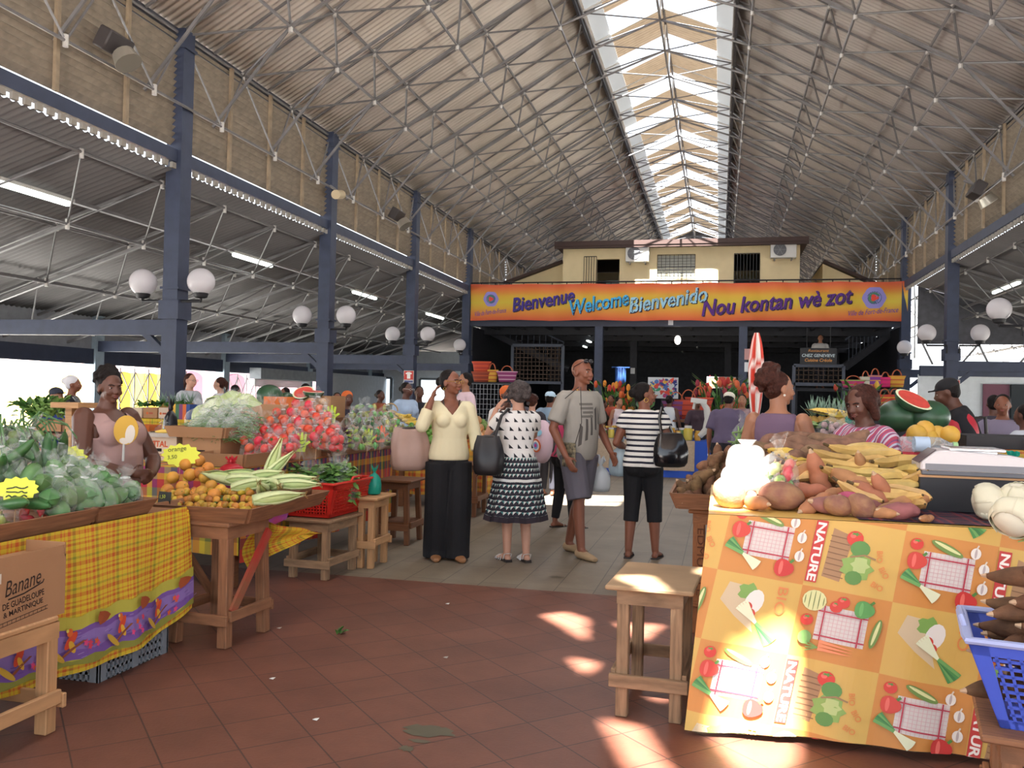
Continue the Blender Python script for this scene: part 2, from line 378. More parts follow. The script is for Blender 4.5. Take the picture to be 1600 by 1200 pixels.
# ---- corrugated roofs
def corrugated(name, x0, z0, x1, z1, y0, y1, mat, per=.14, amp=.016):
    n = int((y1-y0)/per*5); vs = []; fs = []
    for i in range(n+1):
        y = y0+(y1-y0)*i/n; h = amp*sin(2*pi*y/per); vs += [(x0, y, z0+h), (x1, y, z1+h)]
    fs = [[2*i, 2*i+2, 2*i+3, 2*i+1] for i in range(n)]
    b = MB(); b.add(vs, fs); return S(b.build(name, mat, thick=.004, smooth=0 if False else 60))
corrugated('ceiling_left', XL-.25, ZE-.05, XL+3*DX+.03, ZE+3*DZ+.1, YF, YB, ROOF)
corrugated('ceiling_right', XR+.25, ZE-.05, XR-3*DX-.03, ZE+3*DZ+.1, YF, YB, M('corrugated_sheet_right', '#b2aaa4', .6, var=.07, scale=1.2))  # same sheet as the left slope; its dimmer light is in the darker colour
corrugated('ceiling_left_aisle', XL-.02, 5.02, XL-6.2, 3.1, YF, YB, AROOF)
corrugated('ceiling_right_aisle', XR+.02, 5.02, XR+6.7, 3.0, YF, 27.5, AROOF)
# ---- lantern: white flashings, clear panes and sunlit corrugated panels, alternating
ZK = ZE+3*DZ+.1; ZA = ZK+.75; XK0, XK1 = XL+3*DX, XR-3*DX
FLASH = M('white_sheet', '#c3c8cc', .5, trl=.03); LPAN = M('cream_translucent_sheet', '#a8947c', .6, trl=.06, var=.08)
GLASS = M('clear_pane', '#dfeaf5', .1, alpha=.06)
def lantern(side, y0, y1, t0, t1, mat, name, up=0):
    xk = XK0 if side < 0 else XK1; P = lambda t, y: (xk+(XC-xk)*t, y, ZK+(ZA-ZK)*t+up)
    b = MB(); n = max(1, int((y1-y0)/.035)) if mat is LPAN else 1; vs = []
    for i in range(n+1):
        y = y0+(y1-y0)*i/n; u = .012*sin(2*pi*y/.14) if mat is LPAN else 0
        for t in (t0, t1): p = P(t, y); vs.append((p[0], p[1], p[2]+u))
    b.add(vs, [[2*i, 2*i+1, 2*i+3, 2*i+2] for i in range(n)]); return S(b.build(name, mat, smooth=60))
nwin = 0
for sd in (-1, 1):
    panes = [(5.0, 6.3)] if sd < 0 else []  # pane out of view, placed so the sun falls on the young man
    y = 17.6
    while y < YB-1: panes.append((y, y+1.15)); y += 2.75
    y = 0 if sd > 0 else YF
    for a, e in panes:
        lantern(sd, y, a, .24, 1, LPAN, 'ceiling_panel_sheet'); open_ = sd < 0 and (a < 6 or 28 < a < 29.5); lantern(sd, y, a if open_ else e, 0, .24, FLASH, 'ceiling_flashing_sheet'); nwin += 1; S(lantern(sd, a, e, .0 if open_ else .24, 1, GLASS, 'window_%d' % nwin)); y = e
    if y < YB: lantern(sd, y, YB, .24, 1, LPAN, 'ceiling_panel_sheet'); lantern(sd, y, YB, 0, .24, FLASH, 'ceiling_flashing_sheet')
# unseen sheet over the entrance, its holes made up to throw the sun patches
HOLES = [[(-1.12, 5.72), (-.99, 5.84), (-.82, 5.72), (-.75, 5.21)], [(-.79, 4.82), (-.61, 4.78), (-.65, 4.56)], [(-.62, 5.67), (-.32, 5.72), (-.42, 5.3)],
    [(-.48, 3.94), (-.3, 3.89), (-.17, 3.52), (-.1, 3.2), (-.22, 3.2)], [(0, 3.9), (.12, 3.55), (.25, 3.5), (.42, 4.0), (.45, 4.2), (.3, 4.25), (.1, 4.15)],
    [(-.05, 4.75), (.1, 4.7), (.28, 5.0), (.2, 5.45), (0, 5.3)], [(-.43, 4.55), (-.3, 4.6), (-.2, 4.3), (-.26, 4.28)]]
def inside(x, y, P):
    r = False; n = len(P)
    for i in range(n):
        (a, b), (c, d) = P[i], P[i-1]
        if (b > y) != (d > y) and x < (c-a)*(y-b)/(d-b)+a: r = not r
    return r
def sun_cut_sheet():
    n, k = 68, 240; vs = []; fs = []
    for j in range(k+1):
        for i in range(n+1):
            t = i/n; vs.append((XK1+(XC-XK1)*t, YF-.0+6.0*j/k, ZK+(ZA-ZK)*t))
    for j in range(k):
        for i in range(n):
            x, y, z = vs[j*(n+1)+i]; fx, fy = x+.02*z, y+.62*z
            if not any(inside(fx, fy, P) for P in HOLES): fs.append([j*(n+1)+i, j*(n+1)+i+1, (j+1)*(n+1)+i+1, (j+1)*(n+1)+i])
    b = MB(); b.add(vs, fs); S(b.build('ceiling_panel_sheet', M('corrugated_sheet'), smooth=0))
sun_cut_sheet()
# ---- space frame of the nave
def zroof(x): return ZE+DZ*(x-XL)/DX if x < XC else ZE+DZ*(XR-x)/DX
NY0, NY1 = -1, 27
ys = [12.3+DY*k for k in range(-7, 21)]
def node(b, p, h=.14, r=.038): b.tube([V(p)+V((0, 0, h/2)), V(p)-V((0, 0, h/2))], r, 8, 1)
for sg, x0, nm in ((1, XL, 'left'), (-1, XR, 'right')):
    for k in range(4):                                   # top chords, one lit tube along the hall each
        x, z = x0+sg*DX*k, ZE+DZ*k-.06; b = MB()
        b.tube([(x, YF, z), (x, YB, z)], .03, 6)
        for y in ys: node(b, (x, y, z), .13)
        if k in (0, 3): b.box((x-sg*.05, (YF+YB)/2, z-.02), (.06, YB-YF, .22), mi=2)
        S(b.build('ceiling_purlin', [STEEL, NODE, M('dark_channel', '#3b3b42', .6)]))
    for k in range(3):                                   # bottom chords with their web bars
        xa, xb = x0+sg*DX*k, x0+sg*DX*(k+1); x = x0+sg*DX*(k+.8); zl = ZE+DZ*(k+.8)-.46; b = MB()
        b.tube([(x, YF, zl), (x, YB, zl)], .028, 6)
        for y in ys:
            p = V((x, y+DY/2, zl)); node(b, p, .2, .04)
            for xx, zz, w in ((xa, ZE+DZ*k-.06, .02), (xb, ZE+DZ*(k+1)-.06, .02)):
                for yy in (y, y+DY): b.tube([(xx, yy, zz), p], .023 if xx == xb else .02, 5)
            if k < 2: b.tube([p, p+V((sg*DX, 0, DZ))], .036, 6)
            else: b.tube([p, (XC, y+DY/2, ZA-.75)], .026, 6)
            if k == 0: b.bar(p, (x0, y+DY/2, ZE-1.28), .03, .05)
        S(b.build('ceiling_truss', [STEEL, NODE]))
    b = MB()                                             # edge truss hanging in front of the louvres
    xe = x0+sg*.18; b.tube([(xe, YF, ZE-1.28), (xe, YB, ZE-1.28)], .024, 6)
    for y in ys:
        node(b, (xe, y+DY/2, ZE-1.28), .16)
        for yy in (y, y+DY): b.tube([(xe, y+DY/2, ZE-1.28), (x0, yy, ZE-.06)], .018, 5)
    S(b.build('ceiling_edge_truss', [STEEL, NODE]))
for sg, xk in ((1, XK0), (-1, XK1)):                     # rafters along the slopes
    x0 = XL if sg > 0 else XR
    b = MB()
    for y in ys[2:]:
        for d in (0, .9): b.bar((x0, y+d, ZE-.0), (xk, y+d, ZK-.07), .04, .035)
    S(b.build('ceiling_rafter_battens', STEEL))
b = MB(); WST = M('sunlit_white_tube', '#d8d6d2', .4)  # paler copy of the steel: sunlight on the lantern bars put into the colour
b.tube([(XC, YF, ZA-.06), (XC, YB, ZA-.06)], .035, 6); b.tube([(XC, YF, ZA-.75), (XC, YB, ZA-.75)], .03, 6)
for y in ys:
    b.tube([(XC, y+DY/2, ZA-.05), (XC, y+DY/2, ZA-.75)], .022, 6, 1)
    for xk in (XK0, XK1):
        b.tube([(XC, y, ZA-.06), (xk, y, ZK-.06)], .022, 6, 1); b.tube([(XC, y+DY/2, ZA-.75), (xk, y, ZK-.1)], .018, 5); b.tube([(XC, y+DY/2, ZA-.75), (xk, y+DY, ZK-.1)], .018, 5)
S(b.build('ceiling_ridge_truss', [STEEL, WST]))
# ---- louvred clerestories, one panel per bay
for sg, x0, nm in ((1, XL, 'left'), (-1, XR, 'right')):
    yy = [1.3-5.5]+[1.3]+COLY+[34.3, 39.8, 45.3, YB]
    for a, e in zip(yy, yy[1:]):
        if e < 6 or (sg < 0 and e < 12): continue
        b = MB(); z = 5.45
        while z < ZE-.12:
            b.box((x0-sg*.03, (a+e)/2, z), (.125, e-a-.2, .012), rot(0, -sg*radians(44), 0)); z += .104
        for j in range(1, 4):
            ym = a+(e-a)*j/4; b.box((x0+sg*.05, ym, 6.28), (.05, .07, 1.85), mi=1)
        S(b.build('wall_%s_louvres' % nm, [TAN, M('mullion_tan', '#8d7c66', .6, var=.2)], smooth=0))
    b = MB(); b.box((x0, (YF+YB)/2, 5.22), (.14, YB-YF, .2)); S(b.build('wall_%s_beam' % nm, BLUE))
    b = MB(); n = int((YB-YF)/.2)
    for i in range(n): b.box((x0+sg*.03, YF+.2*i+.1, 5.06), (.05, .1, .09))
    S(b.build('wall_%s_closure' % nm, M('closure_strip', '#8b857c', .7)))
# ---- columns
ORD = ['nearest', 'second', 'third', 'fourth', 'fifth']
def column(x, y, sg, lab):
    b = MB(); b.box((x, y, ZE/2), (.27, .29, ZE))
    b.box((x, y, ZE-.3), (.34, .34, .05)); b.box((x, y, 3.1), (.34, .34, .04)); b.box((x, y, 2.75), (.36, .36, .3))
    o = b.build('column', BLUE, smooth=0); S(o, lab, 'column'); return o
for i, y in enumerate(COLY[1:]):
    column(XL, y, 1, 'blue-grey steel column, %s in the row along the louvres above the watermelon and tomato stalls' % ['first', 'second', 'third', 'last'][i])
for i, y in enumerate([17.8, 23.3, 28.8]):
    column(XR+(.16 if i == 0 else 0), y, -1, 'blue-grey steel column on the yam-stall side, %s' % ['outermost one beside the big globe lamp', 'carrying a red fire sign and two globe lamps', 'beside the end of the orange banner'][i])
# tie beams, outer lintels and outer walls
for sg, x0, xo in ((1, XL, XL-6), (-1, XR, XR+6.5)):
    for y in COLY[1:]+[34.3]:
        b = MB(); b.box(((x0+xo)/2, y, 2.47), (abs(xo-x0), .16, .25)); b.bar((x0-sg*.15, y, 2.05), (x0-sg*.55, y, 2.4), .1)
        if y < 34: S(b.build('aisle_beam', BLUE, smooth=0))
        b = MB(); b.box((xo, y, 1.6), (.3, .3, 3.2)); S(b.build('aisle_pillar', M('pale_blue_pillar', '#9fb0bd', .6, var=.08), smooth=0))
    b = MB(); b.box((xo, (YF+36)/2, 2.22), (.2, 36-YF, .36)); S(b.build('wall_%s_lintel' % ('left' if sg > 0 else 'right'), BLUE, smooth=0))
    b = MB(); b.box((xo, (YF+36)/2, 2.85), (.06, 36-YF, .9)); S(b.build('wall_%s_cladding' % ('left' if sg > 0 else 'right'), M('cladding', '#8d8f96', .6, var=.1), smooth=0))
    # aisle frame
    for k in range(3):
        b = MB(); dx = 2.0; xa = x0-sg*(.3+dx*k); xb = xa-sg*dx; zr = lambda x: 5.02-.32*abs(x-x0)-.1
        b.tube([(xa, YF, zr(xa)), (xa, 36, zr(xa))], .025, 6); xm = (xa+xb)/2; zm = zr(xm)-.5
        b.tube([(xm, YF, zm), (xm, 36, zm)], .025, 6)
        for y in ys:
            if y > 34: break
            p = V((xm, y+DY/2, zm)); node(b, p, .15, .035); node(b, (xa, y, zr(xa)-.02), .13, .032)
            for yy in (y, y+DY):
                b.tube([(xa, yy, zr(xa)), p], .016, 5); b.tube([(xb, yy, zr(xb)), p], .018, 5)
            b.bar(p, p+V((-sg*dx, 0, -.64)), .06, .05)
            b.bar((xa, y, zr(xa)+.04), (xb, y, zr(xb)+.04), .05)
        S(b.build('aisle_truss', [STEEL, NODE]))
# far end and back walls
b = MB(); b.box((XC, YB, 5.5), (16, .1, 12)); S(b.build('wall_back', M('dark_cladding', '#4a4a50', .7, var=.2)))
b = MB(); b.box(((XL-6+XL)/2-1, 36, 1.7), (8, .12, 3.4)); S(b.build('wall_left_back', M('whitewash', '#d5dadf', .7, var=.05)))
b = MB(); b.box((XR+3.4, 27.4, 1.2), (6.6, .12, 2.4)); S(b.build('wall_right_back', M('whitewash')))
b = MB(); b.box((XR+3.4, 27.55, 4.15), (6.6, .08, 1.7)); S(b.build('wall_right_end_cladding', M('dark_cladding'), smooth=0))
for k in range(9): b = MB(); x_ = XR+.5+.75*k; b.bar((x_, 27.45, 2.7), (x_+(.5 if k % 2 else -.3), 27.45, 3.35), .05); S(b.build('aisle_truss', STEEL, smooth=0))
# ================================================ MEZZANINE, BANNER, UPSTAIRS HOUSE
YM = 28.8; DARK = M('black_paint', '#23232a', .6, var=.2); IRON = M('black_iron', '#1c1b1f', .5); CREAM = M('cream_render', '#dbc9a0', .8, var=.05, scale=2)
zb = at(935, 510, YM).z
b = MB(); b.box(((XL+XR)/2, YM+.1, zb+.13), (XR-XL, .2, .26)); S(b.build('mezzanine_beam', M('dark_blue_beam', '#2c3040', .55), smooth=0))
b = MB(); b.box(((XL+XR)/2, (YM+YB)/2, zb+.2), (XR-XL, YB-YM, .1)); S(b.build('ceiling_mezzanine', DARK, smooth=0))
b = MB()
for y in (31, 34, 37.5, 41): b.box(((XL+XR)/2, y, zb+.02), (XR-XL, .15, .3))
for x in range(-8, 6): b.box((x, 38, zb+.1), (.08, 18, .14))
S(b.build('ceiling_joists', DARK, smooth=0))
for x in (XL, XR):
    b = MB(); b.box((x, (YM+.6+YB)/2, 2), (.1, YB-YM-.6, 3.9)); S(b.build('wall_%s_stairwell' % ('left' if x < 0 else 'right'), DARK, smooth=0))  # side walls added so the space under the mezzanine stays dark
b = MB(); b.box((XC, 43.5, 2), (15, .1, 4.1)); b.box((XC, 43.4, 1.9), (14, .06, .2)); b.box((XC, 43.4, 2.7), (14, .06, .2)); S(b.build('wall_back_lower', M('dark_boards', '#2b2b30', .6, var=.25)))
for i, (x, y, lb) in enumerate([(-3.98, YM+.1, 'blue-grey post under the banner beam, carrying pinned white notices'), (.70, YM+.1, 'blue-grey post under the banner beam, behind the folded red umbrella'), (-3.33, 34.3, 'dark post inside the hall below the mezzanine, behind the blue hanging cloth'), (.3, 37, 'dark thin post deep below the mezzanine, near the painted panel')]):
    b = MB(); b.box((x, y, zb/2), (.26, .26, zb)); S(b.build('column', BLUE if i < 2 else DARK, smooth=0), lb, 'column')
# banner
B0, B1, B2, B3 = at(735, 501, YM-.12), at(1417.5, 502.5, YM-.12), at(1419, 439, YM-.12), at(735.5, 444, YM-.12); BL = (B1-B0).length; BH = 1.25
def ban(u, v, h=0):
    s, t = u/BL, v/BH; p = B0*(1-s)*(1-t)+B1*s*(1-t)+B2*s*t+B3*(1-s)*t
    w = .05*sin(s*37)*(1-t)*.5+.035*sin(s*91+2*t)+.025*sin(t*5+s*23)*cos(s*11)
    p.z += -.05*abs(sin(s*pi*7))*t*t*.6+.03*abs(sin(s*pi*5))*(1-t)**2; return V((p.x, p.y+w-h*4, p.z))
bo = E('welcome_banner', B0, 'long orange and yellow welcome banner hung along the mezzanine railing', 'banner')
b = MB(); n, k = 150, 12; vs = []; cs = []
stop = [(0, '#cb5533'), (.16, '#d67d38'), (.36, '#d6a93c'), (.5, '#d3b93f'), (.66, '#d6aa3a'), (.84, '#d97a3a'), (1, '#d0553a')]
def grad(t):
    for (a, c), (e, d) in zip(stop, stop[1:]):
        if t <= e:
            q = (t-a)/(e-a); A, D = [int(c[i:i+2], 16) for i in (1, 3, 5)], [int(d[i:i+2], 16) for i in (1, 3, 5)]
            return tuple(x+(y-x)*q for x, y in zip(A, D))
    return (204, 79, 53)
b.sheet(lambda s, t: ban(s*BL, t*BH)-B0, n, k); b.hascol = True
b.c = [(*srgb(grad(j/k)), 1) for j in range(k+1) for i in range(n+1)]
b.build('fabric', M('banner_fabric', attr=True, rough=.6, trl=.12), bo)
px = BL/683.0
P = Print(lambda x, y, h: ban(x, y, h+.004)-B0, .0015, .12)
def bt(s, u0, v0, u1, v1, h, c, sh=.3):
    x0 = (u0-735)*px; y0 = (501-v0)*px; x1 = (u1-735)*px; y1 = (501-v1)*px; a = math.atan2(y1-y0, x1-x0)
    P.text(s, x0+.03, y0-.025, h*px, '#2a2035', a, w=(x1-x0)/cos(a), shear=sh, bold=.02)
    P.text(s, x0, y0, h*px, c, a, w=(x1-x0)/cos(a), shear=sh, bold=.02)
bt('Bienvenue', 809, 488, 914, 470, 24, '#43308a'); bt('Welcome', 908, 493, 1003, 475, 25, '#3fa6d8'); bt('Bienvenido', 1002, 489, 1126, 470, 25, '#93c0d6')
bt('Nou kontan w\u00e8 zot', 1116, 494, 1342, 474, 26, '#54267e')
for cx, cy, r in ((771, 465, 12.5), (1371, 465, 16.5)):
    x, y = (cx-735)*px, (501-cy)*px; r *= px
    P.disc(x, y, r, r*1.05, '#8b82c4', n=22, lob=16, amp=.05); P.ring(x, y, r*.3, r*.62, '#3e5a74'); P.ring(x, y, r*.36, r*.5, '#4a7a58', a0=.4, a1=4.6); P.disc(x, y, r*.32, r*.3, '#d3402e', lob=3, amp=.2)
for u0, v0, u1, v1 in ((743, 494, 798, 488), (1335, 494, 1406, 487)): 
    x0 = (u0-735)*px; y0 = (501-v0)*px; a = math.atan2(v0-v1, u1-u0); P.text('Ville de Fort-de-France', x0, y0, 8*px, '#5d3f94', a, w=(u1-u0)*px, shear=.45)
P.build('printed_greeting', bo)
# railing behind the banner
b = MB(); zr = B3.z+.05
b.tube([(XL, YM, zr), (XR, YM, zr)], .025, 6); b.tube([(XL, YM, zr-.5), (XR, YM, zr-.5)], .018, 6)
for i in range(29): b.tube([(XL+.5*i, YM, zb+.25), (XL+.5*i, YM, zr)], .018, 6)
T(b.build('railing', IRON), 'black iron railing of the mezzanine, behind the orange banner', 'railing')
# house on the mezzanine
YH = 32.0; h0, h1 = at(880, 400, YH), at(1250, 400, YH); zt = at(1065, 386, YH).z; zf = zb+.25
HO = E('upstairs_house', (h0.x, YH, zf), 'cream upstairs building with brown eave standing on the mezzanine', 'building')
def hx(u): return at(u, 420, YH).x
def hz(v): return at(1060, v, YH).z
def lb(c, d): b.box((c[0]-h0.x, c[1]-YH, c[2]-zf), d)
b = MB(); cuts = [(hx(932), hx(968), zf, hz(403)), (hx(1027), hx(1086), hz(436), hz(398)), (hx(1147), hx(1187), zf, hz(398))]; x = h0.x
for a, e, z0, z1 in cuts:
    lb(((x+a)/2, YH+.1, (zf+zt)/2), (a-x, .2, zt-zf)); lb(((a+e)/2, YH+.1, (z1+zt)/2), (e-a, .2, zt-z1))
    if z0 > zf: lb(((a+e)/2, YH+.1, (zf+z0)/2), (e-a, .2, z0-zf))
    x = e
lb(((x+h1.x)/2, YH+.1, (zf+zt)/2), (h1.x-x, .2, zt-zf))
for xx in (h0.x+.1, h1.x-.1): lb((xx, YH+3.2, (zf+zt)/2), (.2, 6, zt-zf))
lb(((h0.x+h1.x)/2, YH+6.2, (zf+zt)/2), (h1.x-h0.x, .2, zt-zf)); b.build('wall', CREAM, HO, smooth=0)
b = MB(); b.box(((h1.x-h0.x)/2, 3.0, zt-zf+.12), (h1.x-h0.x+.5, 7, .16)); b.box(((h1.x-h0.x)/2, -.42, zt-zf+.08), (h1.x-h0.x+.5, .1, .26)); b.build('roof', M('brown_eave', '#3a2722', .6), HO, smooth=0)
def grille(name, x0, x1, z0, z1, y, n, par, m=IRON, ang=0, w=.014):
    g = MB(); L = x1-x0; f = lambda s, z: V((x0+s*cos(ang), y-s*sin(ang), z))
    for i in range(n+1): g.bar(f(L*i/n, z0), f(L*i/n, z1), w, up=(0, 1, 0))
    for z in (z0, (z0+z1)/2, z1): g.bar(f(0, z), f(L, z), w*1.3)
    return g.build(name, m, par, smooth=0)
for i, (a, e, z0, z1) in enumerate(cuts):
    A, Eh = a-h0.x, e-h0.x
    if i == 1:
        fr = grille('window', A, Eh, z0-zf, z1-zf, -.03, 9, HO); g = MB()
        for k in range(8): g.box(((A+Eh)/2, .12, z0-zf+(k+.5)*(z1-z0)/8), (Eh-A, .02, (z1-z0)/9), rot(.5))
        g.build('shutter_slats', M('pale_shutter', '#a9aca8', .5), fr, smooth=0)
    elif i == 2: grille('door', A, Eh, 0, z1-zf, -.02, 8, HO, w=.02)
    else:
        grille('door', A-.47, A, 0, z1-zf+.1, -.02, 5, HO, w=.02, ang=0); g = MB(); g.box((Eh-.3, .5, .9), (.5, .05, 1.8)); g.box((A+.18, .1, .8), (.06, .06, 1.6)); g.build('door_leaf', M('grey_green', '#4d5f60', .6), HO, smooth=0)
g = MB(); g.box(((h1.x-h0.x)/2, 3.4, 1), (h1.x-h0.x-.5, 3, 2)); g.build('interior_shade', M('dark_room', '#33383c', .9), HO, smooth=0)  # dark block put in for the shade inside the house
def aircon(u0, u1, v0, v1, lab):
    p = at((u0+u1)/2, v1, YH); q = at(u0, v1, YH); w = (p.x-q.x)*2; h = at(u0, v0, YH).z-p.z
    o = E('air_conditioner', (p.x, YH-.22, p.z), lab, 'air conditioner', 'air conditioning units on the upstairs house'); g = MB(); g.box((0, 0, h/2), (w, .32, h)); cs = g.build('casing', M('white_casing', '#c9c8c4', .4), o, bev=.012)
    g = MB(); R = rot(pi/2); g.lathe([(.01, .0), (h*.36, 0), (h*.40, .012)], 24, (-w*.14, -.165, h*.5), R); g.build('fan_opening', M('dark_fan', '#4b4c52', .5), o)
    g = MB()
    for k in range(1, 6): g.tube([(-w*.14+h*.075*k*cos(t*pi/12), -.182, h*.5+h*.075*k*sin(t*pi/12)) for t in range(24)], .006, 4, closed=True)
    for k in range(6): g.tube([(-w*.14, -.182, h*.5), (-w*.14+h*.4*cos(k*pi/3), -.182, h*.5+h*.4*sin(k*pi/3))], .006, 4)
    g.build('fan_guard', M('guard', '#8f9092', .4), o)
    for s in (-1, 1): g = MB(); g.bar((s*w*.33, -.1, -.04), (s*w*.33, .21, -.04), .04, .06); g.build('bracket', STEEL, o, smooth=0)
    g = MB(); g.box((w*.33, -.163, h*.87), (.14, .004, .04)); g.build('badge', M('badge_blue', '#7084b4', .5), o, smooth=0)
aircon(979, 1015, 386, 411, 'white air conditioner unit beside the barred window, its right end in sun'); aircon(1203, 1243, 381, 405, 'white air conditioner unit near the corner of the cream wall')
for sg, us, lab in ((-1, (795, 880), 'low cream annex with sloping brown roof by the open lattice door'), (1, (1285, 1372), 'low cream annex with sloping brown roof beyond the corner air conditioner')):
    o = E('annex', (0, 0, 0), lab, 'building'); y = 33.5; a = at(us[0], 440, y); e = at(us[1], 440, y); a.x = max(a.x, XL+.45); e.x = min(e.x, XR-.45); hi = at(870 if sg < 0 else 1285, 412, y).z; g = MB(); lo = at(us[0] if sg < 0 else us[1], 442, y).z
    zz = (lo, hi) if sg < 0 else (hi, lo); vs = [(a.x, y, zf), (e.x, y, zf), (e.x, y, zz[1]), (a.x, y, zz[0])]; vs += [(p[0], y+4, p[2]) for p in vs]
    g.add(vs, [[0, 1, 2, 3], [7, 6, 5, 4], [1, 5, 6, 2], [4, 0, 3, 7]]); g.build('wall', CREAM, o, smooth=0)
    g = MB(); g.bar((a.x-(.3 if sg < 0 else 0), y+1.9, zz[0]-(.1 if sg < 0 else 0)+.06), (e.x+(.3 if sg > 0 else 0), y+1.9, zz[1]-(.1 if sg > 0 else 0)+.06), 4.4, .1); g.build('roof', M('brown_eave'), o, smooth=0)
# ================================================ GLOBE LAMPS, TUBES, FLOODLIGHTS
def globe_lamp(x, y, z, ax_, lab):
    o = E('globe_lamp', (x, y, z), lab, 'lamp', 'white globe lamps on the columns'); g = MB(); g.ell((0, 0, 0), .215, nu=24, nv=16); g.build('globe', M('opal_globe', '#dcd8dc', .2, trl=.35), o)
    g = MB(); g.lathe([(.06, -.27), (.1, -.25), (.12, -.19), (.1, -.17)], 16); g.build('cap', IRON, o)
    g = MB(); g.tube([(0, 0, -.26), (0, 0, -.31), *([(ax_-x-(.14 if ax_ > x else -.14), 0, -.31), (ax_-x-(.14 if ax_ > x else -.14), 0, -.5)] if ax_ is not None else [(0, .32, -.31), (0, .32, -.5)])], .025, 8); g.build('bracket_arm', IRON, o)
wh = ['nearest column of the louvre-side row', 'second column of the louvre-side row', 'third column of the louvre-side row']
for i, y in enumerate(COLY[1:4]):
    for s, t in ((-1, 'aisle'), (1, 'nave')): globe_lamp(XL+s*.53, y-.1, 3.2, XL, 'white globe lamp on the %s side of the %s' % (t, wh[i]))
globe_lamp(XL-.1, YM-.45, 3.22, None, 'small single white globe lamp at the banner\'s Bienvenue end')
globe_lamp(XR-.52, 17.7, 3.3, XR, 'largest white globe lamp above the purple doorway side, near the picture edge')
for s, t in ((-1, 'nave'), (1, 'aisle')): globe_lamp(XR+s*.6, 23.1, 3.28, XR, 'white globe lamp on the %s side of the column with the fire sign' % t)
globe_lamp(XR-.1, YM-.45, 3.25, None, 'small single white globe lamp by the banner\'s emblem end')
TUBE = M('tube_light', '#f4fff8', .4, emit=3.0)
def tube_light(u0, v0, u1, v1, x, lab):
    a, e = ax(u0, v0, x), ax(u1, v1, x); L = 1.25 if u0 > 0 else 1.9; c = (a+e)/2; c = V((x, c.y, (a.z+e.z)/2))
    o = E('fluorescent_light', c, lab, 'light', 'fluorescent tubes over the aisles'); g = MB(); g.box((0, 0, 0), (.1, max(.8, abs(e.y-a.y)), .07)); g.build('diffuser', TUBE, o, bev=.02)
    g = MB(); g.box((0, 0, .06), (.13, max(.9, abs(e.y-a.y)+.1), .05)); g.build('batten', M('white_casing'), o, smooth=0)
tube_light(0, 288, 108, 318, -9.9, 'long glowing fluorescent tube at the picture edge over the seated vendor'); tube_light(365, 401, 424, 413, -9.9, 'glowing fluorescent tube between the nearest and second blue columns')
tube_light(552, 458, 587, 465, -9.9, 'glowing fluorescent tube between the second and third blue columns'); tube_light(667, 490, 692, 498, -9.9, 'glowing fluorescent tube close to the banner, over the white wall aisle')
tube_light(1553, 456, 1592, 444, 6.9, 'glowing fluorescent tube above the big globe lamp'); tube_light(1458, 495, 1483, 488, 6.9, 'glowing fluorescent tube beside the banner\'s emblem end')
for x, z in ((-9.9, 4.38), (6.9, min(4.38, ax(1570, 446, 6.9).z+.1))):
    b = MB(); b.box((x, 17, z), (.09, 40, .05)); T(b.build('cable_tray', STEEL, smooth=0), 'grey cable tray carrying the fluorescent tubes, %s' % ('louvre side aisle' if x < 0 else 'fire sign side aisle'), 'cable tray')
b = MB(); b.ell((0, 0, 0), (.11, .11, .16)); o = b.build('bulkhead_lamp', M('bulb_glow', '#fff6e8', .3, emit=2.5)); p_ = at(1059, 524, 31); o.location = (p_.x, 31, zb-.29); T(o, 'small round glowing lamp hanging under the mezzanine', 'lamp')
b = MB(); b.box((0, 0, 0), (.08, .9, .05)); o = b.build('fluorescent_light', TUBE, smooth=0); p_ = at(920, 550, 34); o.location = (p_.x, 34, zb-.155); T(o, 'short glowing tube in the dark space behind the bald man', 'light')
def flood(u, v, x, lab, white=False):
    p = ax(u, v, x); o = E('floodlight' if not white else 'camera_housing', p, lab, 'floodlight' if not white else 'security camera'); g = MB()
    if white:
        g.tube([(-.05, .25, .06), (.05, -.25, -.06)], .1, 14); g.build('housing', M('cream_housing', '#c9b795', .5), o); g = MB(); g.bar((-.2, 0, .2), (0, 0, .05), .05); g.build('bracket', STEEL, o, smooth=0)
    else:
        g.box((0, 0, 0), (.22, .5, .3), rot(0, .5, 0)); g.build('housing', M('dark_casing', '#3f3a3a', .5), o, bev=.02); g = MB(); g.tube([(.15, 0, -.15), (.25, 0, -.3)], [.15, .19], 14); g.build('reflector', M('reflector', '#b5b0a4', .3, metal=.6), o)
        g = MB(); g.bar((-.25, 0, .2), (0, 0, .1), .04); g.build('bracket', STEEL, o, smooth=0)
flood(178, 68, -8.33, 'dark floodlight on the truss above the nearest blue column'); flood(529, 304, -8.2, 'cream cylindrical housing by the second blue column', True); flood(620, 336, -8.2, 'small floodlight between the second and third blue columns'); flood(1526, 297, 5.1, 'floodlight under the louvres above the fire sign column')
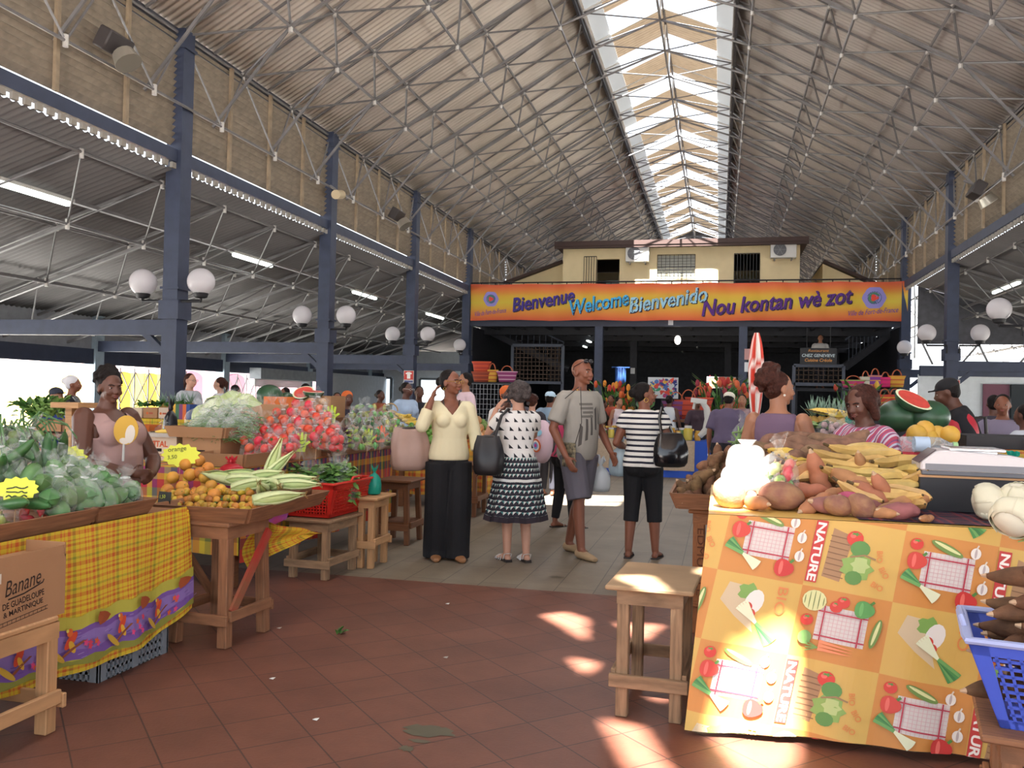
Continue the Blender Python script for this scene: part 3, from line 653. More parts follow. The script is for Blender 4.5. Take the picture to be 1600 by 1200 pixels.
# ================================================ BEYOND THE AISLES
def building(name, x0, x1, y0, y1, h, wall, shut, n, lab):
    o = E(name, (x0, y0, 0), lab, 'building'); g = MB(); g.box(((x1-x0)/2, (y1-y0)/2, h/2), (x1-x0, y1-y0, h)); g.build('wall', wall, o, smooth=0)
    for i in range(n):
        g = MB(); yc = (y1-y0)*(i+.5)/n; w = (y1-y0)/n*.22; pts = [(-w, 0), (w, 0)]+[(w*cos(t*pi/8), 1.7+w*.35*sin(t*pi/8)) for t in range(9)]
        g.add([(x1-x0+.02, yc+a, z+.3) for a, z in pts]+[(x1-x0+.06, yc+a, z+.3) for a, z in pts], [list(range(11, 22)), list(range(11))[::-1]]+[[k, (k+1) % 11, 11+(k+1) % 11, 11+k] for k in range(11)]); g.build('shutter', shut, o, smooth=0)
building('yellow_shop', -30, -22, 27.6, 30.8, 2.1, M('yellow_render', '#e3c56a', .8), M('yellow_door', '#c79a2e', .7), 2, 'yellow building across the street, seen through the folding gates')
building('pink_shop', -30, -22, 31, 62, 6, M('pink_render', '#d6a9b8', .8), M('mauve_shutter', '#a9707f', .7), 9, 'pink building with mauve shutters across the street')
def fold_gate(y0, y1, lab):
    o = E('folding_gate', (-14.62, y0, 0), lab, 'gate', 'folding gates at the street side'); n = int((y1-y0)/.55)
    for i in range(n+1):
        g = MB(); g.bar((0, i*.55, 0), (0, i*.55, 2.0), .03); g.build('upright', STEEL, o, smooth=0)
    g = MB()
    for i in range(n):
        for z in (.2, 1.1): g.bar((.03, i*.55, z), (.03, i*.55+.55, z+.8), .02); g.bar((.03, i*.55+.55, z), (.03, i*.55, z+.8), .02)
    g.build('lattice', STEEL, o, smooth=0)
fold_gate(18.2, 21.5, 'grey folding gate in front of the yellow building'); fold_gate(23.6, 26, 'grey folding gate in front of the pink building')
o = E('roller_shutter', (-14.3, 24.6, 0), 'grey roller shutter box above the opening to the pink building', 'shutter'); g = MB(); g.box((.1, 1.9, 2.05), (.4, 4, .34)); g.build('box', M('shutter_box', '#8f959b', .5, var=.1), o, smooth=0); g = MB()
for k in range(5): g.box((.02, 1.9, 1.86-.05*k), (.03, 3.8, .045))
g.build('slats', M('white_casing'), o, smooth=0)
b = MB(); b.box((-14.4, 33.0, 1.1), (.12, 6, 2.3)); S(b.build('wall_left_white', M('whitewash')))
for i, (u0, u1, v0) in enumerate(((576, 612, 590), (657, 700, 592))):
    a, e = at(u0, v0, 35.9), at(u1, v0, 35.9); b = MB(); b.box(((a.x+e.x)/2, 35.9, a.z/2), (e.x-a.x, .06, a.z)); S(b.build('window_%d' % (80+i), M('doorway_glow', '#e8f2fa', .5, emit=1.2), smooth=0))  # glowing slab: the brightness of the doorway is put in as emission
    b = MB(); b.bar((a.x, 35.86, 0), (a.x, 35.86, a.z), .1); b.bar((e.x, 35.86, 0), (e.x, 35.86, a.z), .1); b.bar((a.x, 35.86, a.z), (e.x, 35.86, a.z), .1); S(b.build('trim_%d' % (i+1), M('grey_frame', '#7c8288', .6), smooth=0))
a, e = at(1536, 600, 27.3), at(1577, 600, 27.3); b = MB(); b.box(((a.x+e.x)/2, 27.3, a.z/2), (e.x-a.x, .06, a.z)); S(b.build('door_1', M('plum_door', '#6e4252', .6), smooth=0))
b = MB(); b.box((e.x+.9, 27.25, a.z/2), (1.75, .1, a.z)); S(b.build('doorway_shade', M('dark_room'), smooth=0))  # dark slab painted for the shade in the opening beside the plum door
b = MB(); b.box((XR+3.4, 27.2, 2.5), (6.6, .2, .3)); S(b.build('wall_right_lintel_far', BLUE, smooth=0))
def fire_sign(x, y, z, lab):
    o = E('fire_sign', (x, y, z), lab, 'sign', 'fire point signs'); g = MB(); g.box((0, 0, 0), (.3, .012, .36)); g.build('plate', M('white_card', '#d9d6d2', .6), o, smooth=0)
    P = Print(plane_fn((0, -.008, 0), (1, 0, 0), (0, 0, 1))); P.rect(-.14, -.08, .14, .17, '#c2413c'); P.rect(-.05, -.05, .05, .14, '#efe9e6'); P.rect(-.09, .08, .09, .12, '#efe9e6'); P.rect(-.13, -.16, .13, -.1, '#5a5f86'); P.build('pictogram', o)
fire_sign(XL+.02, 23.12, 1.98, 'small red and white fire sign on the third blue column of the louvre side'); fire_sign(XR+.02, 23.12, 1.95, 'small red and white fire sign on the blue column behind the watermelons')
# ================================================ KINDS OF PRODUCE AND CONTAINERS (one of each, then copies)
WOOD = M('worn_wood', '#8a5f42', .7, var=.28, scale=1, stretch=(5, 60, 1), uv=True, bump=.15, bscale=20)
PINE = M('pale_pine', '#b98d62', .65, var=.18, scale=1, stretch=(4, 50, 1), uv=True)
OLDW = M('old_grey_wood', '#8f7256', .8, var=.3, scale=1, stretch=(6, 70, 1), uv=True, bump=.2, bscale=25)
BROWNW = M('brown_wood', '#6f4528', .6, var=.2, scale=1, stretch=(4, 50, 1), uv=True)
CARD = M('cardboard', '#a47b58', .85, var=.06, scale=3); CARDIN = M('cardboard_dark', '#7f5d42', .9)
LEAF = M('leaf_green', '#3f6a2c', .5, var=.35, scale=9); LEAF2 = M('pale_leaf', '#86a95c', .5, var=.3, scale=9)
FILM = film('clear_film'); FILM2 = film('milky_film', a=.3)
def lump(seed, amp, k=3):
    r = random.Random(seed); w = [(V((r.uniform(-1, 1), r.uniform(-1, 1), r.uniform(-1, 1)))*k, r.uniform(0, 6)) for _ in range(5)]
    return lambda q: 1+amp*sum(sin(q.dot(a)+p) for a, p in w)/2.2
def P_tomato():
    o = E('tomato', cat='tomato'); b = MB(); b.ell((0, 0, 0), (.036, .036, .031), nu=12, nv=8); b.build('flesh', M('tomato_red', '#d0442e', .28, rnd=.16), o)
    b = MB()
    for i in range(5): a = i*1.256; b.add([(0, 0, .031), (.008*cos(a+.5), .008*sin(a+.5), .033), (.018*cos(a), .018*sin(a), .032), (.008*cos(a-.5), .008*sin(a-.5), .033)], [[0, 1, 2, 3]])
    b.build('calyx', LEAF, o, thick=.002); return Proto(o)
def P_round(name, cat, r, mat, stem=None, sq=.95, part='peel', nu=14):
    o = E(name, cat=cat); b = MB(); b.ell((0, 0, 0), (r, r, r*sq), nu=nu, nv=9, fn=lump(3, .02)); b.build(part, mat, o)
    b = MB(); b.tube([(0, 0, r*sq*.95), (0, 0, r*sq*1.06)], [r*.12, r*.08], 6); b.build('stem_end', stem or LEAF, o); return Proto(o)
def bent(b, pts, rad, n=8, mi=0): b.tube(pts, rad, n, mi)
def P_banana(name='plantain', L=.24, r=.021, mat=None, cat='plantain', bend=.5):
    o = E(name, cat=cat); P = []; Rr = []
    for i in range(11):
        t = i/10; a = (t-.5)*2*bend; P.append((L/(2*bend)*sin(a), 0, L/(2*bend)*(1-cos(a)))); k = min(1, .25+3.2*t if t < .25 else (1 if t < .8 else 1-(t-.8)*3.9)); Rr.append((r*k, r*k*1.08))
    b = MB(); b.tube(P, Rr, 6); b.build('peel', mat or M('plantain_yellow', '#cba862', .5, var=.2, scale=12, rnd=.1), o, smooth=30)
    b = MB(); q = V(P[0]); d = (q-V(P[1])).normalized(); b.tube([q, q+d*.03], [r*.32, r*.26], 6); q = V(P[-1]); b.ell(q, .006, nu=6, nv=4); b.build('stem', M('dark_stem', '#57452a', .7), o); return Proto(o)
def P_tuber(name, cat, L, r, mat, seed, amp=.14, part='skin'):
    """knobbly root: a bent taper with eyes"""
    o = E(name, cat=cat); rg = random.Random(seed); P = []; Rr = []
    for i in range(9):
        t = i/8; P.append(((t-.5)*L, rg.uniform(-.12, .12)*r*1.6, rg.uniform(-.12, .12)*r*1.6)); Rr.append(r*(sin(pi*min(max(t, .04), .96))**.55)*(1+rg.uniform(-amp, amp)))
    b = MB(); b.tube(P, Rr, 10); b.build(part, mat, o, sub=1, smooth=180)
    b = MB(); q = V(P[0]); b.tube([q-V((.012, 0, 0)), q+V((.006, 0, 0))], [r*.12, r*.3], 6); b.build('root_end', M('cut_root', '#b79a7c', .8), o); return Proto(o)
def P_cucumber():
    o = E('cucumber', cat='cucumber'); P = [((t/8-.5)*.22, .012*sin(t/8*pi), 0) for t in range(9)]; b = MB(); b.tube(P, [.008, .019, .024, .026, .027, .026, .024, .018, .007], 9)
    b.build('skin', M('cucumber_green', '#3b5f33', .4, var=.3, scale=16, rnd=.15), o); b = MB(); b.tube([(-.112, 0, 0), (-.13, 0, 0)], [.005, .004], 6); b.build('stem', LEAF, o); return Proto(o)
def P_chayote():
    o = E('chayote', cat='chayote'); b = MB(); b.ell((0, 0, 0), (.042, .046, .062), nu=14, nv=9, fn=lambda q: (1-.2*q.z)*(1+.05*cos(5*math.atan2(q.y, q.x)))); b.build('skin', M('chayote_green', '#557a48', .4, var=.25, scale=10, rnd=.2), o)
    b = MB(); b.tube([(0, 0, .046), (.004, 0, .062)], [.006, .004], 6); b.build('stem', LEAF, o); return Proto(o)
def P_corn():
    o = E('corn_cob', cat='corn'); b = MB(); L = .25
    P = [(t/10*L, 0, 0) for t in range(11)]; R_ = [.014, .026, .031, .033, .033, .031, .028, .022, .015, .009, .004]; b.tube(P, R_, 10); b.build('husk', M('corn_husk', '#a9b878', .6, var=.25, scale=1, stretch=(2, 20, 1), uv=True, rnd=.12), o)
    b = MB()
    for k in range(3):
        a = k*2.1; d = V((0, cos(a), sin(a))); s = V((0, -sin(a), cos(a))); rows = []
        for t in range(7):
            u = t/6; c = V((u*L*1.12, 0, 0))+d*(.034*sin(pi*min(1, u+.12))**.6+.012*max(0, u-.6)); w = .026*(1-u)**.6; rows += [c-s*w, c+d*.004, c+s*w]
        b.add(rows, [[3*i+j, 3*i+j+1, 3*i+j+4, 3*i+j+3] for i in range(6) for j in range(2)])
    b.build('husk_leaf', M('pale_husk', '#c3cc96', .6, var=.15), o, thick=.0015)
    b = MB(); r = random.Random(4)
    for k in range(9): b.tube([(L*.97, 0, 0), (L*1.08, r.uniform(-.012, .012), r.uniform(-.012, .012)), (L*1.16, r.uniform(-.025, .025), r.uniform(-.03, .02))], .0012, 4)
    b.build('silk', M('corn_silk', '#8d6b3b', .8), o); return Proto(o)
def P_cabbage(name, cat, r, mat, mat2):
    o = E(name, cat=cat); b = MB(); b.ell((0, 0, 0), (r, r, r*.86), nu=20, nv=12, fn=lump(8, .04, 5)); b.build('head', mat, o); b = MB(); rg = random.Random(3)
    for k in range(6):
        a = k*1.05+.2
        def fn(s, t, a=a, k=k):
            th = a+(s-.5)*1.5; ph = -1.2+t*(1.75+.3*sin(k*7)); q = 1.04+.03*sin(s*9+k)+.06*t*t*(1+sin(k*5)); return V((r*q*cos(th)*cos(ph), r*q*sin(th)*cos(ph), r*.86*q*sin(ph)))
        b.sheet(fn, 8, 7)
    b.build('outer_leaf', mat2, o, thick=.002); return Proto(o)
def bag_shape(b, w, h, seed, neck=.16, tuft=.3):
    r = random.Random(seed); n = 18; prof = [(.25, 0), (.42, .03), (.5, .16), (.5, .38), (.44, .56), (.28, .68), (.10, .75), (neck*.3, .79), (.12, .85), (.2, 1.0)]; rings = []
    for i, (q, z) in enumerate(prof):
        ring = []
        for j in range(n):
            a = 2*pi*j/n; k = 1+(.07 if i < 6 else .35)*sin(a*(3 if i < 6 else 5)+seed+i*.4)*(.6+.4*r.random()); ring.append(V((q*w*k*cos(a), q*w*k*sin(a), z*h+(.12*h*r.uniform(-1, 1) if i == 9 else 0))))
        rings.append(ring)
    b.loft(rings, caps=False)
def P_bag(w, h, seed, mat=None):
    o = E('plastic_bag', cat='plastic bag'); b = MB(); bag_shape(b, w, h, seed); b.build('film', mat or FILM, o, smooth=180, sub=1); b = MB(); b.tube([(.03*cos(t*.9)*w*3, .03*sin(t*.9)*w*3, h*.765) for t in range(7)], .0035, 5, closed=True); b.build('knot', FILM2, o); return Proto(o)
def leafy(b, n, r, h, seed, ll=.09, lw=.03, mi=0, curl=.6):
    """a loose bunch of curled leaves"""
    g = random.Random(seed)
    for k in range(n):
        a = g.uniform(0, 6.28); e = g.uniform(.2, 1.5); q = V((cos(a)*r*g.random()**.5, sin(a)*r*g.random()**.5, g.random()*h)); d = V((cos(a)*cos(e), sin(a)*cos(e), sin(e))); s = V((-sin(a), cos(a), 0)); u = d.cross(s); l = ll*g.uniform(.6, 1.2); w = lw*g.uniform(.7, 1.3)
        p = [q, q+d*l*.4-s*w+u*w*.4, q+d*l*.45, q+d*l*.4+s*w+u*w*.4, q+d*l*.8-s*w*.7-u*w*curl, q+d*l*.85, q+d*l*.8+s*w*.7-u*w*curl, q+d*l*1.05-u*w*curl*2]
        b.add(p, [[0, 2, 1], [0, 3, 2], [1, 2, 5, 4], [2, 3, 6, 5], [4, 5, 7], [5, 6, 7]], mi)
def strands(b, n, r, h, seed, L=.14, t=.0035, mi=0, up=.2):
    """thin pods or stalks lying every way inside a mound"""
    g = random.Random(seed)
    for k in range(n):
        a = g.uniform(0, 6.28); q = g.random()**.5*r; e = g.uniform(0, 6.28); z = g.random()*h*(1-(q/r)**2*.8); c = V((cos(a)*q, sin(a)*q, z)); d = V((cos(e), sin(e), g.uniform(-up, up+.2))).normalized(); s = V((-d.y, d.x, g.uniform(-.5, .5))); l = L*g.uniform(.6, 1.1)
        b.tube([c-d*l/2-V((0, 0, .015)), c+s*.012, c+d*l/2-V((0, 0, .02))], [t*.6, t, t*.5], 5, mi)
def heap(pr, x0, x1, y0, y1, z0, d, layers, lab, grp, tilt=True, jit=.25, squash=.75, rz=None, sc=None, skip=0, slope=(0, 0)):
    for k in range(layers):
        ins = d*.5*k; xs = x0+ins; row = 0
        while xs <= x1-ins+1e-6:
            y = y0+ins+(d*.5 if row % 2 else 0)
            while y <= y1-ins+1e-6:
                if RND.random() >= skip:
                    x_, y_ = xs+ru(-jit, jit)*d, y+ru(-jit, jit)*d
                    pr.put((x_, y_, z0+k*d*squash+ru(0, .12)*d+slope[0]*(x_-x0)+slope[1]*(y_-y0)), rz=rr() if rz is None else rz(), label=lab, group=grp, scale=(ru(*sc) if sc else None))
                y += d
            xs += d*.9; row += 1
TOM = P_tomato(); ORA = P_round('orange', 'orange', .042, M('orange_peel', '#c98a35', .5, var=.12, scale=9, bump=.2, bscale=200, rnd=.14)); MAN = P_round('mandarin', 'mandarin', .027, M('mandarin_peel', '#b98a2f', .5, var=.2, scale=12, rnd=.28), sq=.85, nu=12)
LIM = P_round('lime', 'lime', .024, M('lime_peel', '#5f8f34', .4, rnd=.2), nu=10); GREENB = P_round('green_guava', 'guava', .03, M('guava_green', '#6f8a48', .5, var=.15, rnd=.2))
SAP = P_round('sapodilla', 'sapodilla', .062, M('brown_peel', '#a98058', .75, var=.14, rnd=.1), stem=M('dark_stem', '#57452a', .7)); MEL = P_round('papaya_melon', 'melon', .085, M('yellow_melon', '#cfa043', .5, var=.1, scale=5, rnd=.06), stem=M('dark_stem'), sq=1.0)
PLA = P_banana(L=.26, r=.027); BAN = P_banana('banana', .19, .018, M('banana_yellow', '#e3c25a', .45, var=.06, rnd=.05), 'banana', .55)
SWE = P_tuber('sweet_potato', 'sweet potato', .22, .042, M('sweet_potato_skin', '#a8714f', .7, var=.18, scale=12, rnd=.14), 5); SWP = P_tuber('purple_sweet_potato', 'sweet potato', .16, .04, M('purple_skin', '#8d5a55', .7, var=.22, scale=12, rnd=.1), 9)
YAM = P_tuber('yam', 'yam', .3, .06, M('yam_skin', '#80604a', .85, var=.3, scale=18, bump=.4, bscale=40, rnd=.12), 12, .22); DAS = P_tuber('dasheen', 'dasheen', .17, .042, M('dasheen_skin', '#6f5138', .85, var=.3, scale=22, bump=.5, bscale=50, rnd=.15), 17, .2)
CUC = P_cucumber(); CHA = P_chayote(); COR = P_corn()
CAB = P_cabbage('cabbage', 'cabbage', .1, M('cabbage_white', '#c9d3a8', .5, var=.08), M('cabbage_leaf', '#aebd84', .5, var=.15)); CAU = P_cabbage('white_cabbage', 'cabbage', .095, M('creamy_cabbage', '#d9d3bd', .55, var=.05), M('cream_leaf', '#d3ceb4', .55, var=.06))
BAGM = P_bag(.2, .24, 3); BAGS = P_bag(.17, .22, 8); BAGL = P_bag(.3, .36, 5)
def lattice(b, o, ux, uy, w, h, nx, ny, bar, th=.004, mi=0):
    o, ux, uy = V(o), V(ux).normalized(), V(uy).normalized(); n = ux.cross(uy)
    for i in range(nx+1): p = o+ux*(w*i/nx); b.bar(p, p+uy*h, bar, th, mi, up=n)
    for j in range(ny+1): p = o+uy*(h*j/ny); b.bar(p, p+ux*w, th, bar, mi, up=uy)
def tray(name, x0, x1, y0, y1, z, h, mat, lab, cat='tray', flare=.05, group=None, sides='xXyY'):
    o = E(name, ((x0+x1)/2, (y0+y1)/2, z), lab, cat, group); w, d = (x1-x0)/2, (y1-y0)/2; f = flare
    b = MB(); b.box((0, 0, .008), (2*w, 2*d, .016)); b.build('bottom', mat, o, smooth=0)
    for k, (a, e, n) in {'x': ((-w, -d), (-w, d), (-1, 0)), 'X': ((w, -d), (w, d), (1, 0)), 'y': ((-w, -d), (w, -d), (0, -1)), 'Y': ((-w, d), (w, d), (0, 1))}.items():
        if k not in sides: continue
        b = MB(); a, e = V((*a, 0)), V((*e, 0)); N = V((*n, 0)); t = .018; dr = (e-a).normalized()*f
        vs = [a, e, e+N*f+dr+V((0, 0, h)), a+N*f-dr+V((0, 0, h))]; vs += [v-N*t*-1 for v in vs]; L = (e-a).length
        b.add(vs, [[0, 1, 2, 3], [7, 6, 5, 4], [0, 4, 5, 1], [1, 5, 6, 2], [2, 6, 7, 3], [3, 7, 4, 0]], 0, [[(0, 0), (L, 0), (L, h), (0, h)]]*6); b.build('side_board', mat, o, smooth=0)
    return o
def stool(x, y, w, d, h, mat, lab, rz=0, leg=.05, brace=.1, top=.025, over=.03, rnd=True, splay=0, shelf=False, topmat=None):
    o = E('stool', (x, y, 0), lab, 'stool', rz=rz); b = MB(); b.box((0, 0, h-top/2), (w+over*2, d+over*2, top)); b.build('seat', topmat or mat, o, smooth=0, bev=.006)
    for sx in (-1, 1):
        for sy in (-1, 1):
            b = MB(); b.bar((sx*(w/2-leg/2+splay), sy*(d/2-leg/2+splay), 0), (sx*(w/2-leg/2), sy*(d/2-leg/2), h-top), leg, up=(0, 1, 0)); b.build('leg', mat, o, smooth=0, bev=.004)
    for s in (-1, 1):
        b = MB(); b.bar((-w/2, s*(d/2-.008), h-top-.035), (w/2, s*(d/2-.008), h-top-.035), .02, .07); b.build('apron', mat, o, smooth=0)
        b = MB(); b.bar((s*(w/2-.008), -d/2, h-top-.035), (s*(w/2-.008), d/2, h-top-.035), .02, .07); b.build('apron', mat, o, smooth=0)
        b = MB(); b.bar((-w/2-.03, s*(d/2+.012+splay*.7), brace), (w/2+.03, s*(d/2+.012+splay*.7), brace), .022, .06); b.build('brace', mat, o, smooth=0, bev=.003)
        b = MB(); b.bar((s*(w/2+.012+splay*.7), -d/2, brace+.02), (s*(w/2+.012+splay*.7), d/2, brace+.02), .022, .06); b.build('brace', mat, o, smooth=0, bev=.003)
    if shelf: b = MB(); b.box((0, 0, brace+.03), (w+.02, d+.02, .04)); b.build('shelf', mat, o, smooth=0)
    return o
def jag(n, rx, ry, amp, seed):
    r = random.Random(seed); return [((rx*cos(2*pi*i/n))*(1+amp*(1 if i % 2 else -1)*r.uniform(.6, 1.2)), (ry*sin(2*pi*i/n))*(1+amp*(1 if i % 2 else -1)*r.uniform(.6, 1.2))) for i in range(n)]
SIGNC = {'yellow': '#dfe24a', 'lime': '#b4cf35', 'orange': '#e2602c', 'black': '#23241f'}
def sl(u, v, a, b):
    """a point on a heap that climbs away from the aisle: row v0 lies at depth y0, row v1 at depth y1"""
    return at(u, v, a[1]+(b[1]-a[1])*(v-a[0])/(b[0]-a[0]))
def wedge(name, x0, x1, y0, y1, z, h0, h1, mat, lab, cat='display riser'):
    o = MB(); o.add([(x0, y0, z), (x1, y0, z), (x1, y1, z), (x0, y1, z), (x0, y0, z+h0), (x1, y0, z+h0), (x1, y1, z+h1), (x0, y1, z+h1)], [[3, 2, 1, 0], [4, 5, 6, 7], [0, 1, 5, 4], [1, 2, 6, 5], [2, 3, 7, 6], [3, 0, 4, 7]]); return T(o.build(name, mat, smooth=0), lab, cat)
def price_sign(x, y, z, rz, col, w, h, lab, lean=-.25, seed=1, hand=False, txt=None):
    o = E('price_sign', (x, y, z), lab, 'price sign', rz=(lean, 0, rz)); b = MB()
    if hand: pts = [(-.3, 0), (.3, 0), (.34, .35), (.62, .55), (.5, .62), (.3, .52), (.34, .98), (.2, 1), (.14, .6), (.1, 1.08), (-.03, 1.08), (-.06, .62), (-.16, 1.02), (-.29, .98), (-.22, .55), (-.42, .82), (-.52, .74), (-.36, .35)]; pts = [(a*w, c*h) for a, c in pts]
    elif col == 'black': pts = [(-w/2, 0), (w/2, 0), (w/2, h), (-w/2, h)]
    else: pts = [(a, c+h*.55) for a, c in jag(26, w*.5, h*.5, .1, seed)]
    n = len(pts); b.add([(a, -.001, c) for a, c in pts]+[(a, .001, c) for a, c in pts], [list(range(n)), list(range(n, 2*n))[::-1]]+[[i, i+n, (i+1) % n+n, (i+1) % n] for i in range(n)]); b.build('card', M('sign_'+col, SIGNC[col], .6), o, smooth=0)
    P = Print(plane_fn((0, -.002, 0), (1, 0, 0), (0, 0, 1))); ink = '#3a3f2a' if col != 'black' else '#c9d64a'; r = random.Random(seed)
    if txt:
        for i, t in enumerate(txt): P.text(t, -w*.34, h*(.62-.3*i), h*.2, ink, .12)
    else:
        for k in range(3): P.line([(-w*.26+w*.52*i/7, h*(.25+.18*k)+r.uniform(-.05, .05)*h) for i in range(8)], .006, ink)
    P.build('handwriting', o)
    b = MB(); b.tube([(0, .003, h*.3), (0, .003, -.1)], .003, 5); b.build('stick', PINE, o); return o
def carton(name, x, y, z, w, d, h, mat, lab, rz=0, open_=False, slots=True, cat='box'):
    o = E(name, (x, y, z), lab, cat, rz=rz); b = MB(); t = .006
    for sx in (-1, 1): b.box((sx*(w/2-t/2), 0, h/2), (t, d, h)); b.box((0, sx*(d/2-t/2), h/2), (w-2*t, t, h))
    b.box((0, 0, t/2), (w-2*t, d-2*t, t))
    if not open_: b.box((0, 0, h-t/2), (w-2*t, d-2*t, t))
    b.build('walls', mat, o, smooth=0)
    if slots:
        b = MB(); b.box((0, -d/2-.0005, h*.45), (min(.09, w*.2), .002, .026)); b.build('hand_hole', M('hole_shade', '#1d1613', .9), o, smooth=0, bev=.012)  # dark plate whose colour stands for the shade inside the hand hole
    if open_:
        for s in (-1, 1): b = MB(); b.box((0, s*(d/2+.03), h+.05), (w-.01, .005, .12), rot(-s*.6)); b.build('flap', mat, o, smooth=0)
    return o
# ================================================ FIRST STALL (carton, trays of greens, madras cloth)
def table(x0, x1, y0, y1, h, mat, lab, leg=.06):
    o = E('market_table', ((x0+x1)/2, (y0+y1)/2, 0), lab, 'table'); w, d = (x1-x0)/2, (y1-y0)/2; b = MB(); b.box((0, 0, h-.02), (2*w, 2*d, .04)); b.build('table_top', mat, o, smooth=0)
    for sx in (-1, 1):
        for sy in (-1, 1): b = MB(); b.box((sx*(w-.06), sy*(d-.06), (h-.04)/2), (leg, leg, h-.04)); b.build('leg', mat, o, smooth=0)
    return o
table(-3.85, -2.99, 2.0, 4.34, .79, WOOD, 'long plank table under the trays of bagged greens, behind the banana carton')
ta = tray('produce_tray', -3.72, -3.0, 2.1, 3.63, .79, .085, WOOD, 'long wooden produce tray at the picture edge, above the banana carton', flare=.04)
tb = tray('produce_tray', -3.72, -3.0, 3.69, 4.07, .79, .085, WOOD, 'short wooden produce tray full of bagged christophines, next to the mandarin trestle', flare=.04)
MAD = plaid('madras_yellow', [(0, '#d3b52e'), (.10, '#c9702e'), (.17, '#d3b52e'), (.24, '#cf7a30'), (.29, '#d3b52e'), (.40, '#c9652c'), (.52, '#cdae30'), (.60, '#84852c'), (.72, '#d3b52e'), (.86, '#d0802f'), (.91, '#d3b52e')],
    [(0, '#d9bb33'), (.12, '#c45a28'), (.2, '#d9bb33'), (.28, '#c96a2c'), (.33, '#d9bb33'), (.45, '#c45527'), (.58, '#d3b333'), (.68, '#8f8d30'), (.76, '#d9bb33'), (.9, '#c8682c')], 6.5, 6.5)
def hem(y): return .115+.12*max(0, (3.5-y))**1.3*.8 if y < 3.5 else .115+max(0, y-4.1)*.35
def cl1(s, t):
    y = 2.0+2.4*s; zt_ = .80; zb_ = hem(y); z = zb_+(zt_-zb_)*t; sag = .03*(1-t)*sin(s*19+t*2)+.018*(1-t)*sin(s*41)+.03*(1-t)*max(0, s-.75)*2*(1-t); return V((-2.945+sag*.8+.02*(1-t), y, z))
o = E('madras_cloth', (0, 0, 0), 'yellow and orange madras cloth with a purple parrot border hanging from the greens table', 'tablecloth')
b = MB(); b.sheet(cl1, 90, 24, su=2.4, sv=.72); b.build('cloth', MAD, o)
def cl1p(x, t, h=0):
    p = cl1(x, min(max(t, 0), 1)); return V((p.x+h*3+.002, p.y, p.z))
P = Print(cl1p, .002, .03)
def band(t0, t1, c, n=60): P.poly([(i/n, t0+.012*sin(i*.9)) for i in range(n+1)]+[(i/n, t1+.012*sin(i*1.3)) for i in range(n, -1, -1)], c, [[i, i+1, 2*n-i, 2*n+1-i] for i in range(n)])
band(.07, .40, '#b7ae45'); band(.09, .31, '#7a55a0'); band(.16, .27, '#8f73b5'); band(.055, .10, '#8c8a3a')
r = random.Random(5)
for k in range(60): x = r.random(); t = r.uniform(.10, .29); P.line([(x, t), (x+.012, t+r.uniform(-.004, .012))], .004, r.choice(['#6a4795', '#a58cc4', '#5d3c8a', '#9a80bd']))
for k in range(6):
    x = .2+.135*k; P.disc(x, .245, .009, .06, '#cf4a2c', -.15); P.disc(x-.003, .30, .006, .03, '#d8662c'); P.disc(x-.008, .315, .003, .012, '#e6d35a'); P.disc(x+.003, .2, .006, .045, '#d8a636', .1); P.line([(x-.02, .13), (x+.005, .19), (x+.028, .23)], .009, '#8a4a2c'); P.disc(x-.03, .16, .009, .06, '#cba23a', .3)
    for j in range(5): P.disc(x+.05+r.uniform(-.02, .02), .2+r.uniform(-.05, .06), .005, .022, r.choice(['#c93a52', '#d8457a', '#cf5a2e']), 0, 10, 5, .35)
    P.disc(x+.075, .35, .02, .045, '#9a4a26', 0, 9, 3, .2)
P.build('parrot_border', o)
b = MB(); b.sheet(lambda s, t: V((-2.93-.75*s, 4.37+.05*sin(s*9)*(1-t)+.05*(1-t), .33+.1*s+(.78-.33-.1*s)*t)), 24, 10, su=.8, sv=.5); b.build('cloth_end', MAD, o)
b = MB(); b.sheet(lambda s, t: V((-2.86+.36*s-.04*sin(t*5), 4.9+.25*s+.03*sin(s*12), .36+.2*s*(1-t)+(.3-.1*s)*t)), 12, 8, su=.5, sv=.4); b.build('cloth_corner', MAD, o)
def crate(name, x0, x1, y0, y1, z0, h, mat, lab, nx=14, ny=7):
    o = E(name, ((x0+x1)/2, (y0+y1)/2, z0), lab, 'crate'); w, d = x1-x0, y1-y0
    for a, u, L in (((-w/2, -d/2, 0), (1, 0, 0), w), ((w/2, -d/2, 0), (0, 1, 0), d), ((w/2, d/2, 0), (-1, 0, 0), w), ((-w/2, d/2, 0), (0, -1, 0), d)):
        b = MB(); lattice(b, a, u, (0, 0, 1), L, h, max(4, int(L/.032)), ny, .016, .012); u_ = V(u)
        for s in (.04, .5, .96): b.bar(V(a)+u_*(L*s), V(a)+u_*(L*s)+V((0, 0, h)), .05, .016, up=u_.cross(V((0, 0, 1))))
        b.bar(V(a)+V((0, 0, h)), V(a)+u_*L+V((0, 0, h)), .02, .03); b.build('side', mat, o, smooth=0)
    b = MB(); b.box((0, 0, .006), (w, d, .012)); b.build('bottom', mat, o, smooth=0); return o
crate('plastic_crate', -3.5, -2.975, 3.72, 4.26, 0, .3, M('grey_plastic', '#7d8288', .5), 'grey perforated plastic crate on the floor under the madras cloth')
crate('plastic_crate', -3.6, -3.1, 2.5, 3.05, 0, .25, M('dark_grey_plastic', '#3c4048', .5), 'dark plastic crate on the floor behind the carton bench')
stool(-2.93, 2.72, .42, .86, .49, PINE, 'pale pine bench carrying the banana carton', leg=.06, brace=.13, over=.0)
bx = carton('banana_carton', -2.98, 2.84, .49, .5, .7, .255, CARD, 'open brown banana carton with dark lettering on the pine bench', open_=False, slots=False); bx.children[0].name = 'walls'
